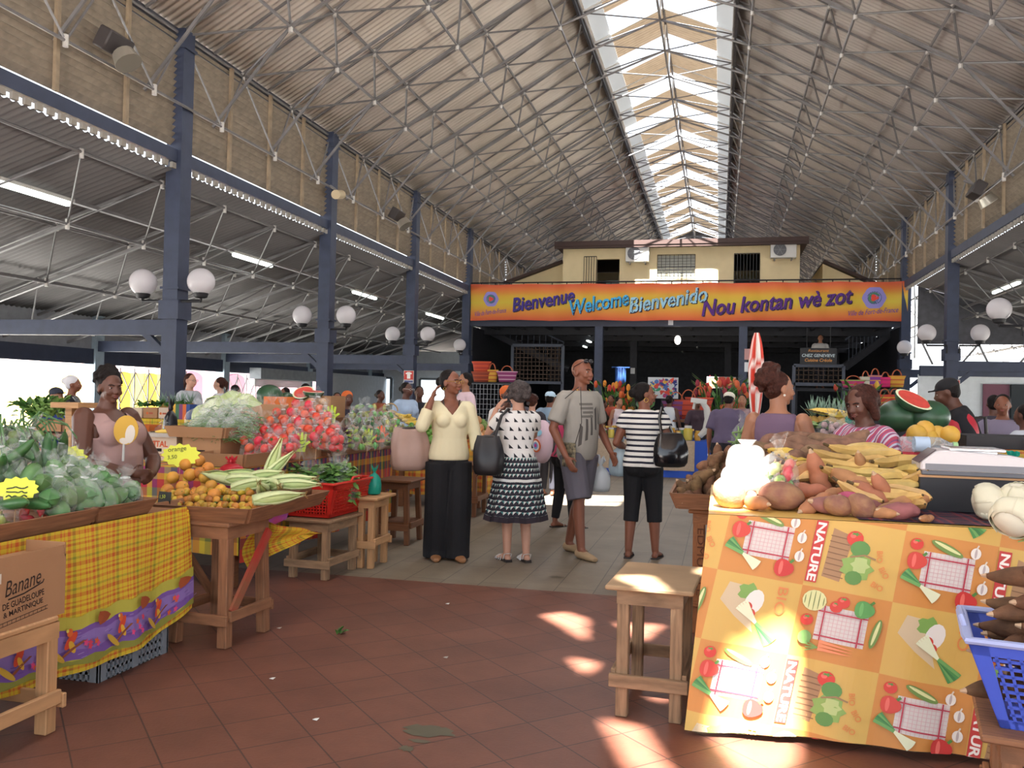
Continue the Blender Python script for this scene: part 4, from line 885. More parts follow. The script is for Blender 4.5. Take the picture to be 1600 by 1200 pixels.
P = Print(plane_fn((.2505, -.35, 0), (0, 1, 0), (0, 0, 1))); I = '#33261f'
P.text('Banane', .375, .135, .062, I, .13, w=.19, shear=.35); P.line([(.39, .125), (.47, .133), (.57, .16), (.575, .172)], .006, I); P.text('DE GUADELOUPE', .365, .085, .026, I, .1, w=.215, bold=.015); P.text('& MARTINIQUE', .37, .05, .026, I, .1, w=.205, bold=.015)
for k in range(2): P.line([(.30, .03-.014*k), (.6, .058-.014*k)], .0025, I)
for k in range(14): P.line([(.3+.022*k, .016+.002*k), (.301+.022*k, .03+.002*k)], .002, I)
P.rect(.33, .195, .352, .235, '#cdbfae'); P.build('printed_lettering', bx)
b = MB(); b.box((.245, .06, .275), (.006, .56, .04)); b.box((.15, .345, .275), (.2, .006, .06)); b.build('flap', CARD, bx, smooth=0)
# ---- bagged greens on the two trays
def spot(u, v, z): p = gz(u, v, z); return (p.x, p.y, z)
def lx(u, v): p = ax(u, v, -3.12-.52*(785-v)/55); return (p.x, min(p.y, 4.1), p.z)
tom = lambda u, v: sl(u, v+12, (728, 6.12), (655, 7.1)); bea = lambda u, v: sl(u, v, (682, 6.2), (625, 6.9)); pep = lambda u, v: sl(u, v+10, (705, 7.35), (650, 8.6)); man = lambda u, v: sl(u, v, (803, 4.5), (720, 5.25))
def bagged(bag, p_, pr, n, r, lab, grp, clab, cgrp, sc=1, tilt=.2, up=.035, rz=None, csc=1):
    x, y, z = p_; bag.put((x, y, z), (ru(-tilt, tilt), ru(-tilt, tilt), ru(0, 6)), lab, grp, sc)
    for k in range(n):
        a = k*2.4+ru(0, .5); q = r*sqrt((k+.5)/n)*.8; pr.put((x+q*cos(a), y+q*sin(a), z+up+.055*(k*3//max(n, 1))*sc), rr() if rz is None else rz, clab, cgrp, csc)
L1, G1 = 'knotted clear bag of green christophines among the bags on the two greens trays', 'bagged christophines'
for u, v in ((85, 792), (120, 790), (155, 792), (190, 788), (222, 780), (70, 772), (105, 770), (140, 772), (175, 768), (208, 764), (235, 762), (120, 752), (155, 750), (188, 748)):
    x, y, z = lx(u, v); bagged(BAGM, (x, y, z-.04), CHA, 5, .075, L1, G1, 'pale green christophine inside a clear bag on the greens trays', 'christophines', csc=1.05)
for k in range(16): x, y, z = lx(18+k*4, 788-RND.random()*28); CUC.put((x, y, z), (0, ru(-.15, .15), ru(-.5, .4)), 'dark green cucumber lying loose in the long greens tray', 'loose cucumbers')
for u, v in ((60, 752), (88, 745), (30, 745), (10, 755)): bagged(BAGM, lx(u, v), CUC, 4, .05, 'knotted clear bag of cucumbers at the back of the long greens tray', 'bagged cucumbers', 'cucumber inside a clear bag on the greens tray', 'bagged cucumber pieces')
for u, v in ((250, 755), (232, 748), (258, 770), (245, 740), (225, 735), (262, 745)):
    for k in range(3): x, y, z = lx(u+ru(-9, 5), v+ru(-5, 8)); GREENB.put((x, y, z), rr(), 'small green guava loose beside the mandarin trestle', 'loose green guavas')
for u, v, sc in ((38, 725, 1.1), (10, 718, 1.1)): bagged(BAGM, lx(u, v), GREENB, 9, .085, 'clear bag of pale green fruit at the picture edge of the greens stall', 'bags of pale green fruit', 'pale green fruit in a clear bag at the picture edge', 'bagged pale green fruit', sc)
o = E('seasoning_bag', (-3.2, 3.28, .81), 'clear bag of green and red seasoning peppers in the near end of the long tray', 'plastic bag'); b = MB(); bag_shape(b, .26, .16, 4); b.build('film', FILM, o); PEP = P_tuber('seasoning_pepper', 'pepper', .07, .017, M('pepper_mix', '#8f8a3f', .4, rnd=.9), 3)
for k in range(16): x, y, z = -3.2+ru(-.1, .08), 3.28+ru(-.09, .09), .83+.02*(k % 3); PEP.put((x, y, z), rr(), 'small seasoning pepper in the clear bag at the near end of the long tray', 'bagged seasoning peppers')
RADISH = P_tuber('red_pepper', 'pepper', .07, .018, M('red_pepper', '#c8453c', .35, rnd=.1), 6)
for k in range(6): x, y, z = -3.12+ru(-.05, .05), 3.42+ru(-.04, .04), .84+.012*k; RADISH.put((x, y, z), rr(), 'small red pepper at the near end of the long tray', 'red peppers in the tray')
o = E('spring_onions', lx(12, 712), 'bunch of long green spring onion leaves drooping at the picture edge', 'spring onions'); b = MB(); r = random.Random(3)
for k in range(46):
    a = r.uniform(-.8, .9); q = V((0, r.uniform(-.15, .15), r.uniform(0, .12))); d = V((r.uniform(.1, .5), -sin(a)*.5, r.uniform(.1, .5))); d *= .7; b.tube([q-d*.5, q, q+d*.35+V((0, 0, .02)), q+d*.6-V((0, 0, .08)), q+d*.75-V((0, 0, .2))], [.006, .006, .006, .005, .002], 5)
b.build('leaves', M('onion_leaf', '#4f7344', .5, var=.3), o)
x, y, z = lx(112, 742); price_sign(x, y, z, .45, 'yellow', .2, .16, 'price card with a green edge among the bagged greens, handwritten in black', seed=3); x, y, z = lx(172, 742); price_sign(x, y, z, .5, 'yellow', .12, .17, 'tall yellow price card sticking up between bags in front of the seated vendor', seed=6)
x, y, z = lx(25, 785); price_sign(x, y, z, .5, 'yellow', .17, .11, 'wide price card at the near end of the long greens tray', seed=8)
# ---- trestle with oranges, mandarins and corn
tr = stool(-2.87, 4.63, .36, .4, .71, WOOD, 'tall wooden trestle with red paint streaks holding the mandarin tray', leg=.062, brace=.16, splay=.02, rz=-.08, over=.02); tr.name = 'trestle'
REDP = M('red_paint_streaks', '#8a5f42', .7, col2='#b5322a', scale=5)
b = MB(); b.bar((.2, -.17, .2), (.2, .18, .62), .02, .055); b.build('diagonal_brace', REDP, tr, smooth=0)
b = MB(); b.bar((-.2, .18, .2), (-.2, -.16, .6), .02, .05); b.build('diagonal_brace', WOOD, tr, smooth=0)
tc = tray('produce_tray', -3.13, -2.62, 4.44, 5.38, .71, .09, WOOD, 'wooden tray of oranges, mandarins and corn on the red-streaked trestle', flare=.05); tc.rotation_euler = (0, 0, .02); wedge('display_riser', -3.1, -2.66, 4.62, 5.36, .727, .0, .12, BROWNW, 'slanted board under the oranges in the trestle tray')
for k, (u, v, z) in enumerate([(262, 762, .76), (285, 757, .77), (315, 765, .77), (335, 770, .77), (270, 742, .83), (297, 738, .83), (320, 742, .83), (330, 755, .8), (290, 722, .89), (311, 716, .90), (325, 728, .88), (312, 735, .86), (282, 768, .76), (345, 762, .77)]):
    x, y, z = man(u, v+4); ORA.put((x, y, z), rr(), 'greenish orange heaped at the vendor end of the trestle tray', 'oranges on the trestle', ru(.9, 1.1))
for row in range(7):
    for k in range(13):
        u = 258+k*12+ru(-4, 4); v = 802-row*5.2+ru(-2, 2)-(4 if row % 2 else 0); 
        if u > 408-row*3: continue
        x, y, z = man(u, v-2); MAN.put((x, y, z), rr(), 'small green and orange mandarin in the heap on the trestle tray', 'mandarins on the trestle', ru(.85, 1.1))
b = MB(); r = random.Random(9)
for k in range(70):
    x, y, z = man(r.uniform(262, 402), r.uniform(764, 800)); a = r.uniform(0, 6.28); d = V((cos(a), sin(a), r.uniform(-.3, .6)))*.03; s = V((-sin(a), cos(a), r.uniform(-.4, .4)))*.011; p = V((x, y, z)); b.add([p, p+d*.5+s, p+d, p+d*.5-s], [[0, 1, 2, 3]])
T(b.build('mandarin_leaves', LEAF, thick=.001), 'dark green leaves scattered among the mandarins', 'leaves', kind='stuff')
for u, v, z, e in ((345, 752, .8, (0, -.1, 2.9)), (372, 748, .82, (0, 0, 3.3)), (395, 765, .8, (0, -.2, .35)), (410, 752, .83, (0, -.2, -.25)), (425, 745, .86, (0, -1.25, .3)), (432, 765, .82, (0, -.1, -1.0)), (432, 745, .85, (0, -.75, .6)), (450, 758, .82, (0, -.12, .15)), (466, 762, .82, (0, 0, .4)), (430, 785, .78, (0, -.1, .7)), (410, 775, .79, (0, -.35, -1.2)), (385, 755, .82, (0, 0, .1))):
    x, y, z = man(u, v); z += .02; q_ = Euler(e).to_matrix() @ V((.13, 0, 0)); COR.put((x-q_.x, y-q_.y, z-q_.z*.5), e, 'pale green corn cob in its husk on the trestle tray', 'corn cobs', ru(.95, 1.15))
x, y, z = man(281, 730); price_sign(x, y, z, .4, 'yellow', .24, .15, 'yellow star-edged price card behind the oranges', seed=12, txt=['orange', '3,50']); x, y, z = man(254, 800); price_sign(x, y, z, -.2, 'black', .1, .12, 'small black price card at the corner of the mandarin tray', seed=2, txt=['1,50'], lean=-.15)
# ================================================ STOOLS ALONG THE AISLE, RED BASKET
REDPL = M('red_plastic', '#c62b22', .35)
def laundry_basket(name, c, w0, d0, w1, d1, h, mat, rim, lab, rz=0, n=10):
    """tapered open-work basket: lattice sides, solid corners, rolled rim with two handles"""
    o = E(name, c, lab, 'basket', rz=rz); cs = lambda w, d, z: [V((-w/2, -d/2, z)), V((w/2, -d/2, z)), V((w/2, d/2, z)), V((-w/2, d/2, z))]; lo, hi = cs(w0, d0, 0), cs(w1, d1, h)
    for i in range(4):
        j = (i+1) % 4; b = MB(); f = lambda s, t: (lo[i]*(1-s)+lo[j]*s)*(1-t)+(hi[i]*(1-s)+hi[j]*s)*t; nn = (lo[j]-lo[i]).cross(hi[i]-lo[i]).normalized(); nx = max(6, int((lo[j]-lo[i]).length/.03))
        for k in range(nx+1): b.bar(f(.1+.8*k/nx, .0), f(.1+.8*k/nx, .85), .009, .006, up=nn)
        for k in range(9): b.bar(f(.08, .08+.09*k), f(.92, .08+.09*k), .009 if i % 2 else .009, .006, up=nn)
        b.build('lattice_side', mat, o, smooth=0)
        b = MB(); q = [f(.94, 0), f(1, 0), f(1, 1), f(.92, 1), f(.0, .84), f(1, .84), f(1, 1), f(0, 1), f(0, 0), f(.06, 0), f(.08, 1), f(0, 1), f(0, 0), f(1, 0), f(1, .1), f(0, .1)]; b.add(q, [[0, 1, 2, 3], [4, 5, 6, 7], [8, 9, 10, 11], [12, 13, 14, 15]]); b.build('side_frame', mat, o, smooth=0, thick=.006)
    b = MB(); m = [hi[0], hi[1], hi[2], hi[3]]; loop = []
    for i in range(4):
        a, e = m[i-1], m[i]; g = m[(i+1) % 4]; loop += [e+(a-e).normalized()*.04, e, e+(g-e).normalized()*.04] if False else [e+(a-e).normalized()*.05, e*.995, e+(g-e).normalized()*.05]
    b.tube(loop, [(.018, .012)]*12, 8, closed=True); rim_ = b.build('rim', rim, o)
    for s in (-1, 1): b = MB(); b.tube([(s*w1/2, -.09, h), (s*(w1/2+.012), -.07, h+.035), (s*(w1/2+.012), .07, h+.035), (s*w1/2, .09, h)], .01, 7); b.build('handle', rim, rim_)
    b = MB(); b.box((0, 0, .005), (w0, d0, .01)); b.build('bottom', mat, o, smooth=0); return o
stool(-3.11, 6.5, .34, .5, .47, OLDW, 'low weathered stool under the red basket', leg=.055, brace=.12, over=.035, rz=-.06)
laundry_basket('red_basket', (-3.14, 6.62, .48), .36, .62, .5, .76, .27, REDPL, REDPL, 'red open-work plastic basket of bagged lettuce on a low stool', rz=-.05)
stool(-2.87, 6.95, .14, .34, .6, PINE, 'narrow pale stool with a green bag, next to the red basket', leg=.05, brace=.2, over=.05)
stool(-3.08, 8.15, .28, .36, .63, BROWNW, 'brown stool with a low shelf standing near the woman in the cream top', leg=.05, brace=.17, over=.05, splay=.03, shelf=True)
stool(-2.98, 10.35, .26, .5, .64, BROWNW, 'brown stool by the madras cloth behind the woman in the cream top', leg=.05, brace=.2, over=.05, shelf=True)
o = E('green_plastic_bag', (-2.87, 6.95, .605), 'small knotted turquoise green plastic bag on the narrow pale stool', 'plastic bag'); b = MB(); bag_shape(b, .13, .24, 2, neck=.2); b.build('film', M('turquoise_plastic', '#1f9c86', .35, trl=.25), o)
for i, (x, y, sc, s) in enumerate(((-3.24, 6.45, 1.0, 3), (-3.1, 6.72, 1.05, 5), (-3.12, 6.4, .8, 8), (-3.02, 6.62, .85, 9), (-3.2, 6.85, .9, 11))):
    lb_ = ['tall clear bag of leafy lettuce at the handle end of the red basket', 'big clear bag of lettuce in the middle of the red basket', 'low clear bag of dark herbs at the front of the red basket', 'clear bag of lettuce at the aisle side of the red basket', 'clear bag of lettuce at the far end of the red basket'][i]
    o = E('lettuce_bag', (x, y, .57), lb_, 'plastic bag', rz=i); b = MB(); bag_shape(b, .3*sc, .40*sc, s, neck=.7); b.build('film', FILM, o); b = MB(); leafy(b, 130, .10*sc, .26*sc, s, .085, .04); b.build('lettuce_leaves', [M('lettuce_green', '#6f9a4a', .5, var=.35, scale=9), LEAF][i == 2], o)
# ================================================ SECOND STALL (boxes, beans, tomatoes)
T2 = .88
table(-5.6, -3.45, 5.75, 8.75, T2, BROWNW, 'large table of the tomato and green bean stall')
MAD2 = plaid('madras_blocks', [(0, '#c9b02e'), (.18, '#6c7038'), (.36, '#c8364a'), (.52, '#d8c43a'), (.66, '#4d3a78'), (.8, '#c24a33')], [(0, '#d3b83a'), (.3, '#77803c'), (.5, '#b52c44'), (.7, '#cfae36'), (.85, '#58428a')], 3.2, 3.2)
MAD3 = plaid('madras_dark', [(0, '#b8322c'), (.2, '#37406a'), (.32, '#c8a832'), (.45, '#3f5a3c'), (.6, '#b42e30'), (.75, '#5a2f5e'), (.88, '#d08a2c')], [(0, '#c23a2c'), (.25, '#3a4a3a'), (.45, '#c89a2e'), (.6, '#3a3560'), (.8, '#b8342e')], 3.5, 2.6)
o = E('madras_cloth', (0, 0, 0), 'red, green and purple madras cloth around the tomato stall table', 'tablecloth'); b = MB()
b.sheet(lambda s, t: V((-5.6+2.17*s, 5.73+.02*sin(s*40)*(1-t), .25+(T2+.005-.25)*t)), 40, 6, su=2.2, sv=.63); b.build('cloth_front', MAD2, o); b = MB()
b.sheet(lambda s, t: V((-3.43+.03*sin(s*50)*(1-t)+.02, 5.73+3.04*s, .2+(T2+.005-.2)*t)), 60, 6, su=3.0, sv=.68); b.build('cloth_side', MAD3, o); b = MB()
b.sheet(lambda s, t: V((-5.6+2.17*s, 5.73+3.04*t, T2+.006)), 10, 12, su=2.2, sv=3); b.build('cloth_top', MAD2, o)
b = MB(); b.sheet(lambda s, t: V((-3.4+.28*s, 5.78+.1*s+.03*sin(t*6), .38+.14*s*(1-t)+.3*t)), 10, 6, su=.5, sv=.4); T(b.build('purple_cloth', M('violet_red_cloth', '#6b4a9a', .8, col2='#b02a3c', scale=4), thick=.003), 'purple and red cloth corner hanging between the trestle and the low stool', 'cloth')
vb = carton('printed_carton', -4.42, 6.3, T2+.008, .34, .3, .19, M('white_carton', '#cdb9a4', .8), 'white and orange fruit carton under the balance board with bananas'); P = Print(plane_fn((-.17, -.1505, 0), (1, 0, 0), (0, 0, 1)))
P.text('VITAL', .09, .11, .05, '#c4532c', 0, w=.17, bold=.03); P.disc(.05, .07, .03, .03, '#c9662c'); P.rect(.1, .03, .3, .055, '#b98a72'); P.text('FRUITS', .12, .033, .02, '#7a3d22'); P.build('printed_lettering', vb)
b = MB(); b.box((-4.42, 6.28, T2+.215), (.4, .36, .03)); T(b.build('board', M('grey_board', '#a9a29a', .6), smooth=0), 'grey flat board on the white and orange carton, under the bananas', 'board')
for k in range(4): BAN.put((-4.36+.02*k, 6.2+.035*k, T2+.24+.004*k), (1.57+.1*k, 0, .1), 'yellow banana in the small bunch on the grey board', 'bananas on the board', 1.15)
carton('plain_carton', -3.98, 6.28, T2+.008, .34, .4, .2, CARD, 'plain brown carton with a hand hole, under the tray of bagged beans')
tray('cardboard_tray', -4.24, -3.78, 6.06, 7.0, T2+.21, .085, CARD, 'cardboard tray heaped with bagged green beans', flare=.03)
wedge('display_riser', -4.6, -3.5, 6.35, 7.6, T2+.008, .02, .3, CARD, 'slanted cardboard under the heap of tomato bags'); wedge('display_riser', -4.25, -3.8, 6.6, 7.15, T2+.31, .0, .16, CARD, 'slanted cardboard under the mound of beans'); tray('cardboard_tray', -3.85, -3.47, 5.85, 6.34, T2+.01, .1, CARD, 'cardboard tray heaped with bagged tomatoes', flare=.025)
BEANM = M('green_bean', '#6d8f55', .5, var=.25, scale=14)
def bean_bag(x, y, z, w, h, s, lab, n=90):
    o = E('bean_bag', (x, y, z), lab, 'plastic bag', 'bags of green beans'); b = MB(); bag_shape(b, w, h, s); b.build('film', FILM, o); b = MB(); strands(b, n, w*.46, h*.6, s, L=w*.6); b.build('green_beans', BEANM, o)['kind'] = 'stuff'
gb = 'clear bag of green beans in the mound on the cardboard tray'
for i, (u, v) in enumerate(((318, 682), (345, 683), (370, 681), (328, 668), (355, 668), (380, 668), (340, 652), (365, 652), (385, 655), (312, 668))):
    x, y, z = bea(u, v); bean_bag(x, y, z-.02, .25, .25, i+3, gb)
for i, (u, v) in enumerate(((405, 668), (425, 665), (440, 668), (412, 672))):
    x, y, z = at(u, v, 7.3); bean_bag(x, y, z-.05, .22, .34, i+30, 'upright clear bag of green beans behind the orange price card', 60)
L1 = 'knotted clear bag of red tomatoes in the heap on the cardboard tray'
for u, v in ((390, 706), (413, 708), (436, 708), (452, 706), (398, 690), (421, 690), (443, 690), (463, 692), (408, 675), (430, 674), (452, 674), (474, 676), (490, 688), (508, 690), (525, 694), (440, 660), (462, 660), (484, 664), (503, 668), (520, 676), (470, 646), (490, 648), (507, 655)):
    bagged(BAGS, tom(u, v), TOM, 5, .062, L1, 'bags of tomatoes', 'red tomato inside a knotted clear bag on the tomato tray', 'bagged tomatoes', 1.1, csc=1.15)
for k in range(8): x, y, z = tom(392+k*8, 690-k*3); TOM.put((x, y, z), rr(), 'red tomato inside a knotted clear bag on the tomato tray', 'bagged tomatoes', 1.15)
for i, (u, v) in enumerate(((363, 632), (382, 634), (395, 648), (338, 640), (322, 650))): x, y, z = at(u, v, 7.15); CAB.put((x, y, z), rr(), 'pale round cabbage behind the mound of beans', 'cabbages behind the beans', 1.2)
WMS = M('watermelon_skin', '#2c4a33', .35, var=.5, scale=5)
def melon_whole(c, r, lab, rz=0): o = E('watermelon', c, lab, 'watermelon', rz=rz); b = MB(); b.ell((0, 0, 0), (r*1.25, r, r), nu=22, nv=14); b.build('rind', WMS, o); b = MB(); b.tube([(r*1.24, 0, 0), (r*1.34, 0, .01)], .006, 6); b.build('stem', LEAF, o); return o
def melon_cut(c, r, lab, e=(0, 0, 0), wrap=False):
    o = E('cut_watermelon', c, lab, 'watermelon', rz=e); b = MB(); vs = []; n, k = 22, 7
    for i in range(k):
        a = pi/2*i/(k-1) if i else 0
        for j in range(n): t = 2*pi*j/n; vs.append((r*1.3*cos(a)*cos(t), r*cos(a)*sin(t), -r*.8*sin(a)))
    b.add(vs, [[i*n+j, (i+1)*n+j, (i+1)*n+(j+1) % n, i*n+(j+1) % n] for i in range(k-1) for j in range(n)]); b.build('rind', WMS, o)
    b = MB(); b.lathe([(r*.01, .004), (r*.86, .004), (r*.87, .0)], n); 
    b.v = [(x*1.3, y, z) for x, y, z in b.v]; b.build('flesh', M('watermelon_flesh', '#c8483f', .4, var=.12, scale=20), o)
    b = MB(); b.lathe([(r*.86, .002), (r, .0)], n, caps=False); b.v = [(x*1.3, y, z) for x, y, z in b.v]; b.build('white_rind', M('pale_rind', '#d3d8b4', .5), o); return o
x, y, z = at(421, 618, 8.2); melon_whole((x, y, z), .115, 'large dark whole watermelon on the orange carton'); x, y, z = at(441, 623, 8.2); melon_whole((x, y+.1, z), .07, 'smaller green watermelon beside the large dark one', 1)
x, y, z = at(474, 613, 8.0); melon_cut((x, y, z), .085, 'cut watermelon leaning open on the brown carton, beside the whole ones', (.75, -.3, .5)); x, y, z = at(494, 612, 8.05); melon_cut((x+.02, y-.1, z), .085, 'half watermelon with flat red face up on the brown carton', (.12, .06, 0))
x, y, z = at(437, 651, 7.95); carton('orange_carton', x, y+.25, z, .46, .34, .2, M('orange_card', '#cf6a2c', .7), 'orange carton under the watermelons'); zc_ = z; x, y, _ = at(490, 650, 7.95); carton('brown_carton', x, y+.2, zc_, .34, .34, .22, CARD, 'brown carton under the cut watermelons')
b = MB(); x, y, _ = at(462, 655, 8.15); b.box((x, y, (zc_+T2)/2+.004), (1.0, .5, zc_-T2-.012)); T(b.build('plank_riser', BROWNW, smooth=0), 'brown riser under the orange and brown cartons', 'riser')
bagged(BAGM, at(493, 655, 7.35), P_round('onion', 'onion', .035, M('onion_skin', '#c08a62', .5, rnd=.12), stem=M('dark_stem')), 10, .09, 'clear bag of brown onions above the tomatoes', None, 'brown onion in the clear bag above the tomatoes', 'bagged onions', 1.15)
tray('wooden_tray', -3.95, -3.42, 7.25, 8.75, T2+.01, .1, WOOD, 'long wooden tray of bagged peppers along the aisle, ending at the limes', flare=.03)
MIX = P_tuber('small_pepper', 'pepper', .06, .018, M('pepper_green_red', '#7f9a4a', .4, rnd=.9), 23)
wedge('display_riser', -4.6, -3.47, 7.6, 8.72, T2+.03, .05, .22, CARD, 'slanted cardboard under the bagged peppers')
for i, (u, v) in enumerate(((548, 692), (565, 694), (585, 692), (605, 688), (622, 686), (556, 680), (576, 678), (598, 676), (615, 676), (548, 665), (568, 663), (588, 662), (606, 664), (558, 650), (580, 650), (600, 652))):
    bagged(BAGS, pep(u, v), MIX, 7, .07, 'clear bag of mixed green and red peppers in the long wooden tray', 'bags of mixed peppers', 'green or red pepper in a clear bag on the long wooden tray', 'bagged mixed peppers', 1.15, csc=1.1)
b = MB(); x, y, z = at(525, 690, 7.3); leafy(b, 60, .1, .12, 7, .08, .03); T(b.build('red_herbs', M('purple_herb', '#4a2d38', .5, var=.3), loc=(x, y, z-.05)), 'dark purple leafy herb between the tomatoes and the red basket', 'herbs')
for k in range(70): x, y, z = sl(ru(628, 676), ru(662, 694), (695, 8.3), (660, 8.62)); LIM.put((x, y, z), rr(), 'bright green lime in the heap under the bananas', 'limes', ru(.9, 1.15))
for k in range(9): x, y, z = at(622+k*3.6, 656-6*sin(k*.7), 8.7); BAN.put((x, y, z), (1.4+ru(-.3, .3), ru(-.2, .2), ru(-.3, .9)), 'yellow banana in the hand lying on the limes', 'bananas on the limes', 1.1)
def hs(u, v, z, col, sd, lab, hand=True): x, y, z = tom(u, v-6) if u < 530 else pep(u, v-4); price_sign(x, y, z, .25, col, .13, .15, lab, seed=sd, hand=hand)
hs(412, 672, 1.08, 'orange', 3, 'ragged orange price card between the beans and the tomatoes'); hs(469, 700, .96, 'lime', 4, 'yellow-green hand-shaped price card in front of the tomatoes, beside the lettuce bags'); hs(494, 694, .98, 'lime', 5, 'yellow-green hand-shaped price card standing above the lettuce bags'); hs(540, 692, .96, 'lime', 6, 'yellow-green hand-shaped price card at the start of the pepper tray'); hs(516, 655, 1.1, 'lime', 11, 'yellow-green price card at the back beside the onions')
hs(574, 690, .95, 'lime', 7, 'yellow-green hand-shaped price card in the middle of the pepper tray'); hs(594, 685, .95, 'orange', 8, 'orange hand-shaped price card on the pepper tray'); hs(622, 682, .95, 'lime', 9, 'yellow-green hand-shaped price card below the bananas')
p = at(360, 745, 5.68); b = MB(); bag_shape(b, .18, .16, 4, neck=.6); T(b.build('red_plastic_bag', M('red_film', '#d8343f', .35, trl=.4), loc=(p.x, 5.69, p.z-.02), smooth=180), 'small bright red plastic bag hanging at the front edge of the tomato stall table', 'plastic bag')
# ================================================ THIRD STALL (sapodillas on madras) behind the aisle women
table(-4.4, -3.0, 10.9, 11.9, .86, BROWNW, 'table under orange madras behind the woman in the cream top')
MAD4 = plaid('madras_orange', [(0, '#c9a63a'), (.15, '#b8472a'), (.3, '#c98a34'), (.45, '#7d6a38'), (.6, '#c0562c'), (.78, '#cfae42')], [(0, '#cfae42'), (.2, '#b84a2a'), (.42, '#c79a3a'), (.6, '#8a5a34'), (.75, '#c8692e')], 5, 5)
o = E('madras_cloth', (0, 0, 0), 'orange and yellow madras cloth under the sapodillas, behind the cream-top woman', 'tablecloth'); b = MB(); b.sheet(lambda s, t: V((-4.4+1.45*s, 10.86+.03*sin(s*30)*(1-t), .15+.74*t)), 40, 6, su=1.6, sv=.75); b.build('cloth_front', MAD4, o); b = MB(); b.sheet(lambda s, t: V((-2.96+.03*sin(s*30)*(1-t), 10.86+1.1*s, .15+.74*t)), 30, 6, su=1.8, sv=.75); b.build('cloth_side', MAD4, o); b = MB(); b.sheet(lambda s, t: V((-4.4+1.45*s, 10.86+1.1*t, .885)), 4, 4, su=1.6, sv=1.7); b.build('cloth_top', MAD4, o)
heap(SAP, -3.9, -3.0, 11.0, 11.5, .94, .13, 3, 'round brown sapodilla in the heap behind the cream-top woman', 'sapodillas', skip=.12)
for k in range(14): GREENB.put((ru(-3.5, -3.0), ru(11.5, 11.9), 1.0+ru(0, .12)), rr(), 'green fruit behind the sapodillas', 'green fruit behind the sapodillas', 1.6)
# ================================================ YAM STALL WITH THE NATURE CLOTH
table(.02, 2.3, 4.06, 5.4, .93, BROWNW, 'big table of yams and plantains under the printed nature cloth')
CX0, CL, CH = -.04, 1.95, .93
def cl2(x, y, h=0):
    t = y/CH; s = x/CL; yy = 4.0-.10*(1-t)**1.5-.012*sin(x*9+.6)*(1-t)-.008*sin(x*23)*(1-t); lift = .02+.02*sin(x*2.2)*(1-t); return V((CX0+x-.085*(1-t)*(1-s), yy-h, lift*(1-t)+y*(.955-.0)/CH-.0*s))
o = E('printed_tablecloth', (0, 0, 0), 'orange and yellow tablecloth printed with vegetables, NATURE and BIO, hanging from the yam table', 'tablecloth')
b = MB(); b.sheet(lambda s, t: cl2(s*CL, t*CH), 60, 20); b.sheet(lambda s, t: V((CX0+s*CL, 4.0+1.4*t, .957)), 4, 4); b.build('cloth', M('oilcloth_yellow', '#cfa858', .45, var=.04), o, smooth=180)
PA = -.125
def pm(p, q):
    x = p*cos(PA)-q*sin(PA); y = p*sin(PA)+q*cos(PA)+.86; return min(max(x, .0), CL), min(max(y, .0), CH)
P = Print(lambda p, q, h: cl2(*pm(p, q), h), .002, .03, .0003)
CWD, CHT = .365, .305
OR_, YE = '#cb8843', '#d0a857'
def veg_tomato(x, y, r=.026): P.disc(x, y, r, r*.95, '#cf3d30'); P.disc(x-r*.3, y+r*.3, r*.35, r*.3, '#e2685a'); P.disc(x, y+r*.55, r*.5, r*.2, '#5c8a3c', 0, 10, 5, .4)
def veg_pepper(x, y, r, c, a=0): P.disc(x, y, r*1.1, r, c, a, 18, 3, .07); P.disc(x-r*.3, y, r*.22, r*.8, '#6fae62' if c[1] < '8' else '#e36a5c', a); P.line([(x+r*.6, y+r*.7), (x+r*.95, y+r*1.1)], r*.3, '#51803a')
def veg_melon(x, y, r): 
    P.disc(x, y, r*1.1, r, '#d9d79a')
    for k in range(-2, 3): P.disc(x+k*r*.42, y, r*.045, r*(.98-.14*k*k), '#6f7d48')
def veg_zucchini(x, y, L, a): P.disc(x, y, L/2, L*.13, '#6f8a45', a); P.disc(x, y+L*.03, L*.42, L*.05, '#d7d79a', a)
def veg_carrots(x, y, a):
    for k in range(3): P.poly([(x+dx*cos(a)-dy*sin(a), y+dx*sin(a)+dy*cos(a)) for dx, dy in ((-.03, -.012+.016*k), (.11, -.006+.012*k), (-.03, .004+.016*k))], '#ea8f63'); 
    for k in range(4): P.line([(x-.03*cos(a), y), (x-.07*cos(a)-.01, y-.02+.014*k)], .005, '#7a9a50')
def veg_leek(x, y, L, a):
    for k in range(5):
        b_ = a+(k-2)*.12; P.line([(x, y), (x+L*.5*cos(b_), y+L*.5*sin(b_))], .014, ['#4c8a4a', '#6fa35a', '#3f7a44'][k % 3]); P.line([(x, y), (x-L*.5*cos(b_), y-L*.5*sin(b_))], .011, '#e2e4c0')
def veg_garlic(x, y): P.disc(x, y, .02, .024, '#e6ddd2'); P.disc(x, y, .005, .02, '#b9a9a4'); P.line([(x, y+.02), (x+.006, y+.036)], .006, '#d8cbb8')
def gingham(x0, y0, w, h):
    P.rect(x0, y0, x0+w, y0+h, '#d9d0c8')
    for k in range(1, 12): P.rect(x0+w*k/12-.0012, y0, x0+w*k/12+.0012, y0+h, '#d8b4b4')
    for k in range(1, 9): P.rect(x0, y0+h*k/9-.0012, x0+w, y0+h*k/9+.0012, '#d8b4b4')
    for k in (.12, .86): P.rect(x0+w*k-.003, y0, x0+w*k+.003, y0+h, '#b43a4a')
    for k in (.14, .84): P.rect(x0, y0+h*k-.003, x0+w, y0+h*k+.003, '#b43a4a')
